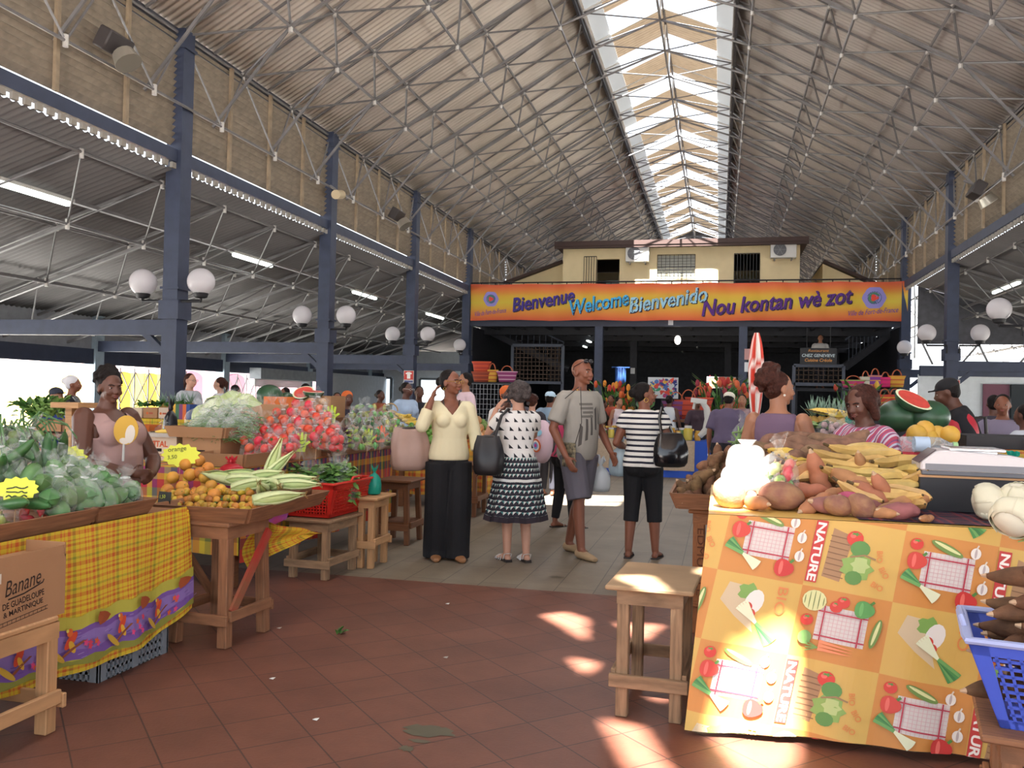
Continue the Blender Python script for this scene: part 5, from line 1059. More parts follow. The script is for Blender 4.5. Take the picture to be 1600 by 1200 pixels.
def basket(x, y, s=1, a=0):
    P.poly([(x-.055*s, y-.085*s), (x+.01*s, y-.095*s), (x+.03*s, y+.08*s), (x-.045*s, y+.1*s)], '#a67e58')
    for k in range(8): P.line([(x-.05*s, y-.075*s+.021*k*s), (x+.02*s, y-.08*s+.021*k*s)], .004, '#7d5a3c')
    P.disc(x+.06*s, y-.03*s, .055*s, .05*s, '#8aa855', 0, 16, 7, .15); P.disc(x+.07*s, y-.02*s, .03*s, .03*s, '#b3c27c', 0, 14, 6, .2); P.disc(x+.055*s, y-.07*s, .03*s, .026*s, '#5d8a42'); veg_tomato(x+.035*s, y+.075*s, .03*s); P.disc(x+.06*s, y+.04*s, .035*s, .03*s, '#5b8a44')
    P.line([(x+.03*s, y+.005), (x+.08*s, y+.02*s), (x+.12*s, y+.01*s)], .007, '#9b7a52')
def sack(x, y, s=1):
    P.poly([(x-.08*s, y+.01*s), (x-.06*s, y+.075*s), (x, y+.07*s), (x+.05*s, y-.085*s), (x-.02*s, y-.04*s)], '#cbb592'); P.disc(x+.01*s, y+.05*s, .035*s, .03*s, '#7aa04e', 0, 14, 5, .2); P.disc(x+.035*s, y+.02*s, .03*s, .045*s, '#e3dcd2', -.3); veg_tomato(x+.015*s, y+.0*s, .018*s); veg_tomato(x+.03*s, y-.02*s, .017*s); veg_leek(x+.055*s, y-.05*s, .17*s, -.75)
for i in range(-1, 6):
    for j in range(-4, 2):
        P.k = 0; x0, y0 = -.28+i*CWD, -.16+j*CHT; par = (i+j) % 2; fl = (i % 3 == 2)
        if x0 > 2.0 or x0 < -.5: continue
        if par:
            P.rect(x0, y0, x0+CWD, y0+CHT, OR_); gingham(x0+.085, y0+.085, .2, .15)
            if j % 2: veg_melon(x0+.06, y0+.25, .045); veg_tomato(x0+.15, y0+.24); veg_tomato(x0+.175, y0+.265); veg_pepper(x0+.26, y0+.25, .037, '#5c9a52'); veg_tomato(x0+.045, y0+.165); P.disc(x0+.05, y0+.09, .028, .03, '#7aa25a'); veg_carrots(x0+.14, y0+.055, 0); veg_zucchini(x0+.32, y0+.16, .13, 1.4)
            else: veg_tomato(x0+.05, y0+.26); veg_zucchini(x0+.17, y0+.26, .14, -.35); veg_pepper(x0+.06, y0+.19, .036, '#cc4437'); veg_garlic(x0+.28, y0+.26); veg_garlic(x0+.32, y0+.2); veg_garlic(x0+.325, y0+.12); veg_leek(x0+.09, y0+.09, .17, 2.6); veg_pepper(x0+.27, y0+.06, .038, '#c4342f')
        else:
            P.rect(x0, y0, x0+CWD, y0+CHT, YE)
            if i % 2 == 0:
                basket(x0+.13, y0+.15, 1.15)
                for k in range(3): P.text('BIO', x0+.285-.02*abs(k-1), y0+.2-.075*k, .024, '#d98a4a', -.5+.5*k-.9, w=.05, bold=.02)
                P.rect(x0+.002, y0+.02, x0+.05, y0+.29, '#bf3a35'); P.text('NATURE', x0+.009, y0+.28, .036, '#f1e6dc', -pi/2, w=.255, bold=.03)
            else:
                sack(x0+.14, y0+.17, 1.25); P.text('BIO', x0+.27, y0+.28, .042, '#d9854a', -pi/2, w=.12)
P.build('printed_pattern', o, rough=.45)
TARTAN = plaid('dark_tartan', [(0, '#2a2436'), (.3, '#7a2c33'), (.42, '#2a2a44'), (.6, '#8a3a35'), (.7, '#231f2e')], [(0, '#2a2436'), (.25, '#7d2f35'), (.4, '#25243a'), (.62, '#8f4038'), (.75, '#231f2e')], 7, 7)
b = MB(); b.sheet(lambda s, t: V((.6+1.5*s, 4.03+1.2*t, .962+.004*sin(s*30)*sin(t*20))), 30, 20, su=1.5, sv=1.2); T(b.build('tartan_cloth', TARTAN), 'dark red and blue tartan cloth laid on the table under the balance box', 'cloth')
TZ = .962
YS = lambda u, v: sl(u, v, (805, 4.13), (690, 5.1)); YBK = lambda u, v: sl(u, v, (735, 4.9), (672, 5.3))
wedge('display_riser', .1, 1.0, 4.5, 5.36, TZ+.004, .0, .22, BROWNW, 'slanted board under the plantains and big yams')
# front row of roots at the cloth edge
def root(pr, u, v, z, e, lab, grp=None, sc=1): p = YS(u, v-4); p.z = max(p.z, TZ+(.062 if pr is YB1 else .035)*(sc if isinstance(sc, (int, float)) else 1)); return pr.put(p, e, lab, grp, sc)
YB1 = P_round('round_yam', 'yam', .1, M('round_yam_skin', '#7d5148', .8, col2='#a07a58', scale=10, bump=.4, bscale=40), stem=M('cut_root'), sq=.72, part='skin')
root(YB1, 1220, 792, TZ+.068, (0, .1, .2), 'biggest round brown yam at the cloth edge of the yam table', None, (1.12, .85, .95)); root(YB1, 1139, 792, TZ+.075, (.3, .9, 1), 'round purple-brown yam half in bright sun at the table corner', None, (.9, .85, 1.0)); root(YB1, 1310, 806, TZ+.05, (0, .2, 1), 'medium round yam beside the curved sweet potato', None, .68); root(YB1, 1345, 808, TZ+.055, (0, .9, .6), 'dark round yam standing behind the curved sweet potato', None, .7)
root(SWP, 1175, 778, TZ+.12, (0, 1.5, .2), 'pale cut root end sitting between the sunlit yam and the biggest yam', None, .7).children[0].data.materials[0]
LS, GS = 'reddish brown sweet potato in the front heap of the yam table', 'sweet potatoes'
for u, v, z, e, sc in ((1180, 800, .99, (0, 0, 2.2), .9), (1245, 745, 1.08, (0, -.3, .5), 1.2), (1280, 750, 1.09, (.2, 1.2, .3), 1.25), (1305, 775, 1.02, (0, 0, 1), .8), (1330, 755, 1.08, (0, .25, -.6), 1.2), (1358, 775, 1.03, (0, .3, -.9), 1.1), (1382, 775, 1.05, (0, 1.0, .4), 1.0), (1400, 800, 1.0, (0, 0, .6), .9), (1420, 790, 1.0, (0, -.2, .4), 1), (1275, 795, 1.0, (0, -.35, .75), 1.0), (1260, 770, 1.04, (0, 0, .2), 1), (1375, 812, .99, (0, 0, 2.6), .7), (1218, 765, 1.03, (0, .2, .4), 1.1), (1345, 735, 1.12, (0, 1.2, 1.0), .8)):
    root(SWE, u, v, z, e, LS, GS, sc)
for u, v, z, e, sc in ((1295, 800, 1.0, (0, .2, .3), 1.1), (1365, 800, 1.0, (0, .3, 1), 1.0), (1405, 812, .99, (0, 0, .1), 1.1)): root(SWP, u, v, z, e, 'purple sweet potato in the front heap of the yam table', 'purple sweet potatoes', sc)
PKP = P_tuber('pink_sweet_potato', 'sweet potato', .16, .036, M('pink_skin', '#b8506e', .6, var=.15, scale=12), 31); root(PKP, 1332, 783, 1.04, (0, .1, -.5), 'bright pink sweet potato in the front heap'); root(SWE, 1448, 818, .985, (0, 0, .8), 'small sweet potato lying alone on the tartan cloth', None, .45)
# plantains
r = random.Random(21); LP, GP = 'ripe yellow plantain with dark tips in the heap beside the balance', 'plantains'
for u, v, z, rz, ry in ((1330, 705, 1.25, .1, 0), (1300, 715, 1.22, .2, .1), (1370, 708, 1.25, -.1, 0), (1350, 720, 1.2, .12, -.05), (1390, 722, 1.2, .35, 0), (1290, 730, 1.16, .3, .1), (1260, 728, 1.17, .5, .1), (1325, 730, 1.17, .1, 0), (1375, 740, 1.14, -.15, 0), (1340, 740, 1.14, -.3, .2), (1400, 745, 1.12, .1, .1), (1415, 735, 1.14, -1.2, -.3), (1425, 750, 1.1, -1.1, -.3), (1360, 755, 1.1, -.1, 0), (1395, 758, 1.08, 0, 0), (1320, 748, 1.12, -.7, .3), (1420, 770, 1.05, -.8, .1), (1380, 770, 1.05, -.3, .1), (1400, 780, 1.02, -.6, 0), (1425, 785, 1.0, -1.0, 0), (1345, 775, 1.05, -.9, .2), (1410, 720, 1.18, -.6, -.2), (1300, 740, 1.14, .6, .1), (1280, 742, 1.12, .2, 0), (1350, 700, 1.27, .05, 0), (1240, 735, 1.14, .4, .2)):
    p = YS(u, v); PLA.put(p, (1.57+r.uniform(-1.1, 1.1), ry+r.uniform(-.12, .12), rz+r.uniform(-.25, .25)), LP, GP, r.uniform(.95, 1.15))
for k in range(5): p = YS(1215+k*7, 705+k*4); BAN.put(p, (1.2, 0, .6+.12*k), 'small green-yellow banana behind the sunlit white bags', 'bananas behind the bags', 1)
# big yams at the back of the table
for u, v, z, e, sc in ((1195, 705, 1.15, (0, 0, .3), 1.0), (1215, 690, 1.2, (0, -.2, .5), 1.0), (1235, 705, 1.15, (0, .1, .2), 1.1), (1262, 700, 1.17, (0, .2, -.3), 1.1), (1285, 712, 1.13, (0, 0, .1), 1.1), (1310, 700, 1.17, (0, -.15, .4), 1.1), (1225, 722, 1.08, (0, 0, -.2), 1), (1250, 720, 1.1, (0, .2, 1), 1), (1330, 690, 1.2, (0, -.4, .6), .9), (1180, 715, 1.1, (0, 0, 1), .8), (1290, 690, 1.2, (0, 0, -.2), .9), (1315, 715, 1.1, (0, 0, .9), 1), (1240, 685, 1.22, (0, -.1, .3), .8)):
    p = YBK(u, v); YAM.put(p, e, 'large rough brown yam in the pile in front of the purple-top vendor', 'big yams', sc)
for k in range(9): p = YBK(1185+k*17, 733); YAM.put((p.x, p.y+.05, p.z-.03), (0, 0, ru(0, 3)), 'large rough brown yam in the pile in front of the purple-top vendor', 'big yams', .95)
# sunlit plastic bags
WB = M('white_bag', '#e9e6e4', .35, trl=.3)
def wbag(u, v, z, w, h, sd, lab, mat=WB): p = YS(u, v); o = E('plastic_bag', p, lab, 'plastic bag'); b = MB(); bag_shape(b, w, h, sd, neck=.2); b.build('film', mat, o, smooth=180, sub=1); return p
def lumpbag(u, v, r_, sd, lab):
    p = YS(u, v); o = E('plastic_bag', p, lab, 'plastic bag'); b = MB(); f = lump(sd, .17, 3.4); b.ell((0, 0, r_[2]*.7), r_, nu=24, nv=16, fn=f); b.build('film', WB, o, smooth=180, sub=1); b = MB(); b.lathe([(.012, r_[2]*1.3), (.02, r_[2]*1.5), (.05, r_[2]*1.9)], 9, caps=False); b.build('knot', WB, o, smooth=180, thick=.002)
lumpbag(1172, 768, (.15, .09, .085), 5, 'sunlit white plastic bag lying on the table corner'); lumpbag(1166, 738, (.10, .09, .09), 8, 'second sunlit white plastic bag, behind the lying one'); p = wbag(1216, 770, 1.02, .2, .27, 9, 'clear knotted bag of mixed peppers beside the sunlit white bags', FILM)
for k, c in enumerate(('#5f8f3a', '#c23a45', '#8aa85a', '#d07a4a', '#6f9a4a', '#c9404a', '#88a050', '#b8c48a', '#d06a5a')): q = P_tuber('mixed_pepper', 'pepper', .08, .026, M('pepper_%d' % k, c, .35), 40+k); a = k*2.4; q.put((p.x+.05*cos(a), p.y-.02+.05*sin(a), p.z+.04+.012*k), rr(), ['green', 'red', 'pale green', 'orange', 'leaf green', 'crimson', 'olive', 'whitish green', 'salmon'][k]+' pepper in the knotted clear bag beside the white bags')
# dasheen tray on its own trestle
t2 = stool(.08, 5.85, .46, .5, .78, M('carved_wood', '#8f5a34', .65, var=.2, stretch=(4, 50, 1), uv=True), 'brown carved trestle under the tray of dasheens, behind the plywood stool', leg=.07, brace=.2); t2.name = 'trestle'
P = Print(plane_fn((-.152, -.253, .66), (0, 0, -1), (1, 0, 0))); P.text('EDMUELLE', 0, -.05, .04, '#5d3418', 0, w=.42); P.build('carved_name', t2)
tray('produce_tray', -.24, .5, 5.55, 6.25, .785, .1, WOOD, 'wooden tray heaped with brown dasheens', flare=.04)
heap(DAS, -.2, .4, 5.6, 6.15, .84, .1, 5, 'knobbly brown dasheen in the tray behind the sunlit bags', 'dasheens', skip=.05, squash=.62, sc=(.8, 1.1))
# balance on the black box
bxx = carton('black_box', 1.28, 4.66, TZ+.002, .68, .34, .16, M('black_board', '#26262a', .6), 'long black box with raw wooden edges under the balance', slots=False)
b = MB(); b.box((0, 0, .164), (.69, .35, .01)); b.build('wooden_edge', PINE, bxx, smooth=0)
so = E('market_scale', (1.22, 4.62, TZ+.172), 'white electronic market balance with silver pan on the black box', 'scale', rz=-.06); b = MB()
prof = [(-.27, .02), (-.27, .055), (-.2, .115), (-.16, .12), (.1, .105), (.2, .09), (.25, .05), (.27, .02)]; n = len(prof)
b.add([(x, y, z) for y in (-.15, .15) for x, z in prof], [list(range(n)), list(range(n, 2*n))[::-1]]+[[i, n+i, n+(i+1) % n, (i+1) % n] for i in range(n)]); b.build('body', M('off_white_plastic', '#cdc8c9', .4), so, smooth=0, bev=.008)
b = MB(); b.box((0, 0, .012), (.53, .29, .024)); b.build('base', M('grey_base', '#5f6066', .5), so, smooth=0, bev=.004); b = MB(); b.box((-.02, 0, .124), (.24, .24, .016)); b.box((-.02, 0, .11), (.18, .18, .02)); b.build('pan', M('steel_pan', '#d9d9db', .25, metal=.7), so, smooth=0, bev=.005)
b = MB(); b.box((-.236, 0, .088), (.1, .22, .004), rot(0, radians(-40), 0)); b.build('display', M('display_dark', '#4a3438', .3), so, smooth=0); b = MB(); b.box((0, -.152, .04), (.5, .003, .03)); b.build('side_stripe', M('grey_stripe', '#77787e', .5), so, smooth=0)
for i, (u, v, z, lab) in enumerate(((1545, 788, TZ+.075, 'whole creamy white cabbage in front of the black box'), (1585, 812, TZ+.07, 'creamy white cabbage nearest the tablecloth edge'), (1592, 782, TZ+.1, 'creamy white cabbage partly cut by the picture edge'))): p = gz(u, v+8, z-.03); CAU.put((p.x, p.y, z), rr(), lab, None, .85)
# cloths, bottle, counter behind
b = MB(); g = gz(1383, 700, 1.13); b.ell((0, 0, 0), (.1, .12, .07), fn=lump(3, .2, 4)); T(b.build('blue_bag', M('sky_blue_plastic', '#3b8fd0', .5), loc=(g.x, g.y+.1, 1.19), smooth=180), 'crumpled sky blue plastic bag behind the plantains', 'plastic bag')
b = MB(); g = gz(1418, 722, 1.1); b.sheet(lambda s, t: V((-.08+.16*s+.05*t, .12-.26*t, .1-.14*t+.02*sin(s*9+t*4))), 10, 10); T(b.build('red_cloth', M('red_pink_cloth', '#c03a48', .7), loc=(g.x, g.y+.15, 1.17), thick=.004), 'crumpled red cloth between the plantains and the balance', 'cloth')
g = gz(1445, 700, 1.22); o = E('water_bottle', (g.x, g.y, 1.24), 'clear plastic bottle lying on its side behind the balance', 'bottle', rz=(0, 0, .05)); R = rot(0, pi/2, 0); b = MB(); b.lathe([(.035, -.14), (.045, -.13), (.045, .08), (.02, .13), (.016, .15)], 14, R=R); b.build('bottle_body', film('bottle_film', '#cfd6da', .25), o); b = MB(); b.lathe([(.02, .15), (.02, .175)], 12, R=R); b.build('cap', M('pale_green_cap', '#9cc48a', .4), o); b = MB(); b.lathe([(.046, -.06), (.046, .02)], 14, R=R, caps=False); b.build('bottle_label', M('bottle_label', '#b9c9dd', .5), o)
table(1.5, 2.75, 5.75, 6.9, 1.19, BROWNW, 'raised counter holding watermelons and yellow melons behind the balance')
b = MB(); b.sheet(lambda s, t: V((1.46+1.33*s, 5.72, .75+.45*t)), 10, 4, su=1.4, sv=.45); b.sheet(lambda s, t: V((1.46+1.33*s, 5.72+1.2*t, 1.197)), 4, 4, su=1.4, sv=1.2); T(b.build('madras_cloth', MAD4), 'red and yellow madras cloth over the raised counter behind the balance', 'tablecloth')
b = MB(); b.box((1.95, 6.35, 1.24), (.8, .5, .08)); T(b.build('black_crate', M('black_board'), smooth=0), 'low black crate under the two dark watermelons', 'crate')
for u, v, lab in ((1403, 650, 'dark green whole watermelon nearest the striped-top vendor'), (1452, 648, 'dark green whole watermelon with a pale yellow patch')): g = at(u, v, 6.4); melon_whole((g.x, 6.4, 1.28+.112), .113, lab, .4)
g = at(1428, 624, 6.3); melon_cut((g.x, 6.3, g.z-.0), .1, 'plastic-wrapped cut watermelon balanced on the two dark ones', (.6, .35, .2))
for u, v, lab in ((1430, 678, 'yellow melon at the vendor end of the row on the counter'), (1446, 672, 'yellow melon with a dark stem scar on top of the row'), (1468, 680, 'yellow melon lying low in the middle of the row'), (1484, 680, 'yellow melon at the open end of the row on the counter'), (1450, 688, 'yellow melon mostly hidden below the others')): g = at(u, v, 5.9); MEL.put((g.x, 5.9+ru(-.05, .05), max(g.z, 1.265)), rr(), lab, None, .72)
# goods between the vendors
table(.75, 1.55, 6.6, 8.2, 1.16, BROWNW, 'table of greens between the two vendors')
PINL = M('grey_green_blade', '#7f9a86', .6, var=.25)
for i, (u, v) in enumerate(((1270, 650), (1284, 648), (1298, 650), (1312, 648))):
    g = at(u, v, 7.6); o = E('pineapple', (g.x, 7.6, 1.165), 'pineapple with spiky grey-green crown in the row behind the bananas', 'pineapple', 'pineapples'); b = MB(); b.ell((0, 0, .1), (.07, .07, .1), fn=lambda q: 1+.05*sin(9*math.atan2(q.y, q.x)+8*q.z)); b.build('fruit', M('pineapple_skin', '#9a7a3c', .7, var=.3, scale=20), o); b = MB(); r = random.Random(i)
    for k in range(30): a = r.uniform(0, 6.28); e = r.uniform(.7, 1.5); d = V((cos(a)*cos(e), sin(a)*cos(e), sin(e))); s = V((-sin(a), cos(a), 0))*.008; q = V((0, 0, .18)); L = r.uniform(.1, .2); b.add([q-s, q+s, q+d*L*.6+s*.8, q+d*L, q+d*L*.6-s*.8], [[0, 1, 2, 3, 4]])
    b.build('crown', PINL, o, thick=.002)
for k in range(6): g = at(1288+k*5, 642+k*1.2, 6.9); BAN.put((g.x, 6.9, g.z), (1.4, 0, -.3+.1*k), 'yellow banana on the greens between the vendors', 'bananas between the vendors', 1.15)
for i, (u, v, mat, lab) in enumerate(((1300, 672, M('garlic_bag', '#b79a98', .5, var=.25, scale=25), 'clear bag of pinkish garlic beside the striped-top vendor'), (1322, 664, M('garlic_bag2', '#c9b6ae', .5, var=.25, scale=25), 'clear bag of white garlic close to the striped-top vendor'))):
    g = at(u, v, 6.7); o = E('garlic_bag', (g.x, 6.7, 1.165), lab, 'plastic bag'); b = MB(); bag_shape(b, .22, .26, 4+i); b.build('film', FILM, o); b = MB(); r = random.Random(i)
    for k in range(22): a = r.uniform(0, 6.28); q = r.random()**.5*.08; b.ell((q*cos(a), q*sin(a), .03+.12*r.random()), .024, nu=7, nv=5)
    b.build('garlic_heads', mat, o)['kind'] = 'stuff'
g = at(1275, 665, 6.8); b = MB(); leafy(b, 60, .09, .1, 4, .09, .05); T(b.build('lettuce', LEAF2, loc=(g.x, 6.85, 1.18)), 'pale green lettuce on the table between the vendors', 'lettuce'); g = at(1280, 680, 6.6); b = MB(); b.ell((0, 0, 0), (.1, .08, .07), fn=lump(5, .15, 4)); T(b.build('black_bag', M('black_plastic', '#1c1b20', .3), loc=(g.x, 6.72, 1.22), smooth=180), 'crumpled black plastic bag between the vendors', 'plastic bag')
g = at(1332, 672, 6.5); b = MB(); bag_shape(b, .14, .2, 4); T(b.build('green_bag', M('turquoise_plastic'), loc=(min(g.x, 1.45), 6.68, 1.165)), 'turquoise plastic bag at the striped-top vendor\'s elbow', 'plastic bag')
g = at(1160, 708, 6.55); o = E('celery_bag', g, 'upright clear bag of pale celery beside the purple-top vendor', 'plastic bag'); b = MB(); bag_shape(b, .17, .3, 6, neck=.6); b.build('film', FILM, o); b = MB(); strands(b, 30, .06, .2, 3, .2, .01, up=2); b.build('celery', LEAF2, o)
b = MB(); b.box((g.x, 6.55, g.z/2-.004), (.26, .3, g.z-.01)); T(b.build('crate_stack', M('dark_room'), smooth=0), 'dark crate stack under the celery bag behind the dasheens', 'crate')
# stools and the blue basket
PLY = M('grey_plywood', '#9c8060', .8, var=.2, scale=3)
stool(-.28, 4.27, .3, .52, .61, OLDW, 'weathered stool with a chipped plywood seat in the sun patches', leg=.055, brace=.17, over=.05, top=.022, topmat=PLY, rz=-.06)
stool(1.16, 3.16, .5, .42, .45, WOOD, 'wooden stool under the blue basket', leg=.06, brace=.15, over=.06, rz=-.2)
laundry_basket('blue_basket', (1.14, 3.15, .452), .46, .32, .66, .48, .28, M('blue_plastic', '#4a5fc4', .4), M('worn_rim', '#9fa8d0', .6), 'blue open-work plastic basket of brown cassava roots', rz=-.2)
CAS = P_tuber('cassava', 'cassava', .26, .034, M('cassava_skin', '#65452f', .8, var=.3, scale=20, bump=.4, bscale=45, rnd=.12), 51, .15)
for k in range(40): CAS.put((1.12+ru(-.22, .2)*(1-k/110), 3.15+ru(-.14, .14)*(1-k/80), .52+.0105*k), (ru(-.2, .2), ru(-.2, .2), ru(-1.2, .9)), 'brown cassava root in the blue basket', 'cassava roots')
# ================================================ FOLDED UMBRELLA
g = at(1180, 660, 9.0); o = E('folded_umbrella', (g.x, 9.0, 0), 'folded red and white market umbrella standing behind the purple-top vendor', 'umbrella'); top = at(1180, 520, 9).z; lo = at(1180, 655, 9).z
b = MB(); b.tube([(0, 0, 0), (0, 0, top-.02)], .016, 8); b.build('pole', M('white_pole', '#d8d5d2', .4), o); UC = M('umbrella_fabric', '#cf4436', .6, attr=True); b = MB(); n = 32; rows = 14; vs = []; cs = []
for i in range(rows+1):
    t = i/rows; z = lo+(top-lo)*t; rad = .02+.042*(sin(pi*(1-t)**.8*.93))*(1 if t > .12 else .7+t*2)
    for j in range(n): a = 2*pi*j/n; k = 1+.28*cos(8*a+t*2); vs.append((rad*k*cos(a), rad*k*sin(a), z)); cs.append((*srgb('#c8402f' if (j//4+(1 if .3 < t < .42 or .6 < t < .68 else 0)) % 2 else '#e0d6cf'), 1))
b.add(vs, [[i*n+j, i*n+(j+1) % n, (i+1)*n+(j+1) % n, (i+1)*n+j] for i in range(rows) for j in range(n)]); b.c = cs; b.hascol = True; b.build('canopy', UC, o); b = MB(); b.lathe([(.065, 0), (.055, .1), (.02, .12)], 12, (0, 0, lo-.12)); b.build('valance', M('umbrella_valance', '#b9635a', .6, col2='#8fb09a', scale=25), o); b = MB(); b.lathe([(.22, 0), (.2, .06), (.03, .08)], 16); b.build('base', M('grey_base'), o)
# ================================================ PEOPLE
SK = [M('skin_deep', '#5a382b', .5, var=.06), M('skin_brown', '#7b4b37', .5, var=.06), M('skin_tan', '#9a6a50', .5, var=.06), M('skin_fair', '#c09078', .5, var=.05)]
LIPM = [M('lips_%d' % i, c, .4) for i, c in enumerate(('#6d3b35', '#8a4a42', '#a25a50', '#b56a62'))]
HAIRM = M('hair_black', '#1b1615', .55, spec=.12, var=.3, scale=60, bump=.6, bscale=120); GREYH = M('hair_grey_brown', '#4a4240', .6, spec=.12, var=.35, scale=70, bump=.6, bscale=120); REDH = M('hair_auburn', '#3c211a', .5, spec=.12, var=.4, scale=50, bump=.6, bscale=110)
def fuse(mb, name, mat, par, vox, it=4, cut=None, thick=0):
    o = mb.build(name, mat, None, smooth=180); m = o.modifiers.new('r', 'REMESH'); m.mode = 'VOXEL'; m.voxel_size = vox; m.use_smooth_shade = True; s = o.modifiers.new('s', 'SMOOTH'); s.iterations = it; s.factor = .5
    dg = bpy.context.evaluated_depsgraph_get(); me = bpy.data.meshes.new_from_object(o.evaluated_get(dg)); o.modifiers.clear(); o.data = me
    if not me.materials: me.materials.append(mat)
    if cut:
        import bmesh
        bm = bmesh.new(); bm.from_mesh(me); bmesh.ops.delete(bm, geom=[f for f in bm.faces if cut(f.calc_center_median())], context='FACES')
        for _ in range(8):                               # even out the cut edge at neckline, armholes and hem
            nb = {v: [e.other_vert(v) for e in v.link_edges if e.is_boundary] for v in bm.verts if v.is_boundary}; mv = {v: (n[0].co+n[1].co)*.25+v.co*.5 for v, n in nb.items() if len(n) == 2}
            for v, c in mv.items(): v.co = c
        bm.to_mesh(me); bm.free()
    me.shade_smooth()
    if thick: q = o.modifiers.new('t', 'SOLIDIFY'); q.thickness = thick; q.offset = 1
    if par: o.parent = par
    return o
def coordmat(name, axis, k, stops, rough=.8, skew=0):
    """cloth with bands printed across it: object coordinate -> repeated colour stops"""
    if name in MATS: return MATS[name]
    m = M(name, rough=rough, bump=.2, bscale=60); N, L = nodes(m); tc = N.new('ShaderNodeTexCoord'); sp = N.new('ShaderNodeSeparateXYZ'); L.new(tc.outputs['Object'], sp.inputs[0])
    mu = N.new('ShaderNodeMath'); mu.operation = 'MULTIPLY'; mu.inputs[1].default_value = k; L.new(sp.outputs[axis], mu.inputs[0]); ad = N.new('ShaderNodeMath'); ad.operation = 'MULTIPLY_ADD'; ad.inputs[1].default_value = skew; L.new(sp.outputs[0 if axis == 2 else 2], ad.inputs[0]); L.new(mu.outputs[0], ad.inputs[2])
    fr = N.new('ShaderNodeMath'); fr.operation = 'FRACT'; L.new(ad.outputs[0], fr.inputs[0]); r = N.new('ShaderNodeValToRGB'); r.color_ramp.interpolation = 'CONSTANT'; e = r.color_ramp.elements
    while len(e) > 1: e.remove(e[-1])
    e[0].position = 0; e[0].color = (*srgb(stops[0][1]), 1)
    for p, c in stops[1:]: e.new(p).color = (*srgb(c), 1)
    L.new(fr.outputs[0], r.inputs[0]); L.new(r.outputs[0], N['Principled BSDF'].inputs['Base Color']); return m
def trimat(name, su, sv, c0, c1, c2, lim=.62, uv=False):
    """printed triangles: white ground, two inks"""
    if name in MATS: return MATS[name]
    m = M(name, rough=.8); N, L = nodes(m); tc = N.new('ShaderNodeTexCoord'); sp = N.new('ShaderNodeSeparateXYZ'); L.new(tc.outputs['UV' if uv else 'Object'], sp.inputs[0])
    def ma(op, a, b=None):
        n = N.new('ShaderNodeMath'); n.operation = op
        for i, x in enumerate((a, b)):
            if x is None: continue
            if isinstance(x, (int, float)): n.inputs[i].default_value = x
            else: L.new(x, n.inputs[i])
        return n.outputs[0]
    u, v = ma('MULTIPLY', sp.outputs[0], su), ma('MULTIPLY', sp.outputs[1 if uv else 2], sv); row = ma('MULTIPLY', ma('FLOOR', v), .5); fu, fv = ma('FRACT', ma('ADD', u, row)), ma('FRACT', v)
    a = ma('LESS_THAN', ma('ADD', fu, fv), lim); b = ma('LESS_THAN', ma('ADD', ma('SUBTRACT', 1, fu), fv), lim*.8)
    m1 = N.new('ShaderNodeMix'); m1.data_type = 'RGBA'; m1.inputs[6].default_value = (*srgb(c0), 1); m1.inputs[7].default_value = (*srgb(c2), 1); L.new(b, m1.inputs[0])
    m2 = N.new('ShaderNodeMix'); m2.data_type = 'RGBA'; m2.inputs[7].default_value = (*srgb(c1), 1); L.new(a, m2.inputs[0]); L.new(m1.outputs[2], m2.inputs[6]); L.new(m2.outputs[2], N['Principled BSDF'].inputs['Base Color']); return m
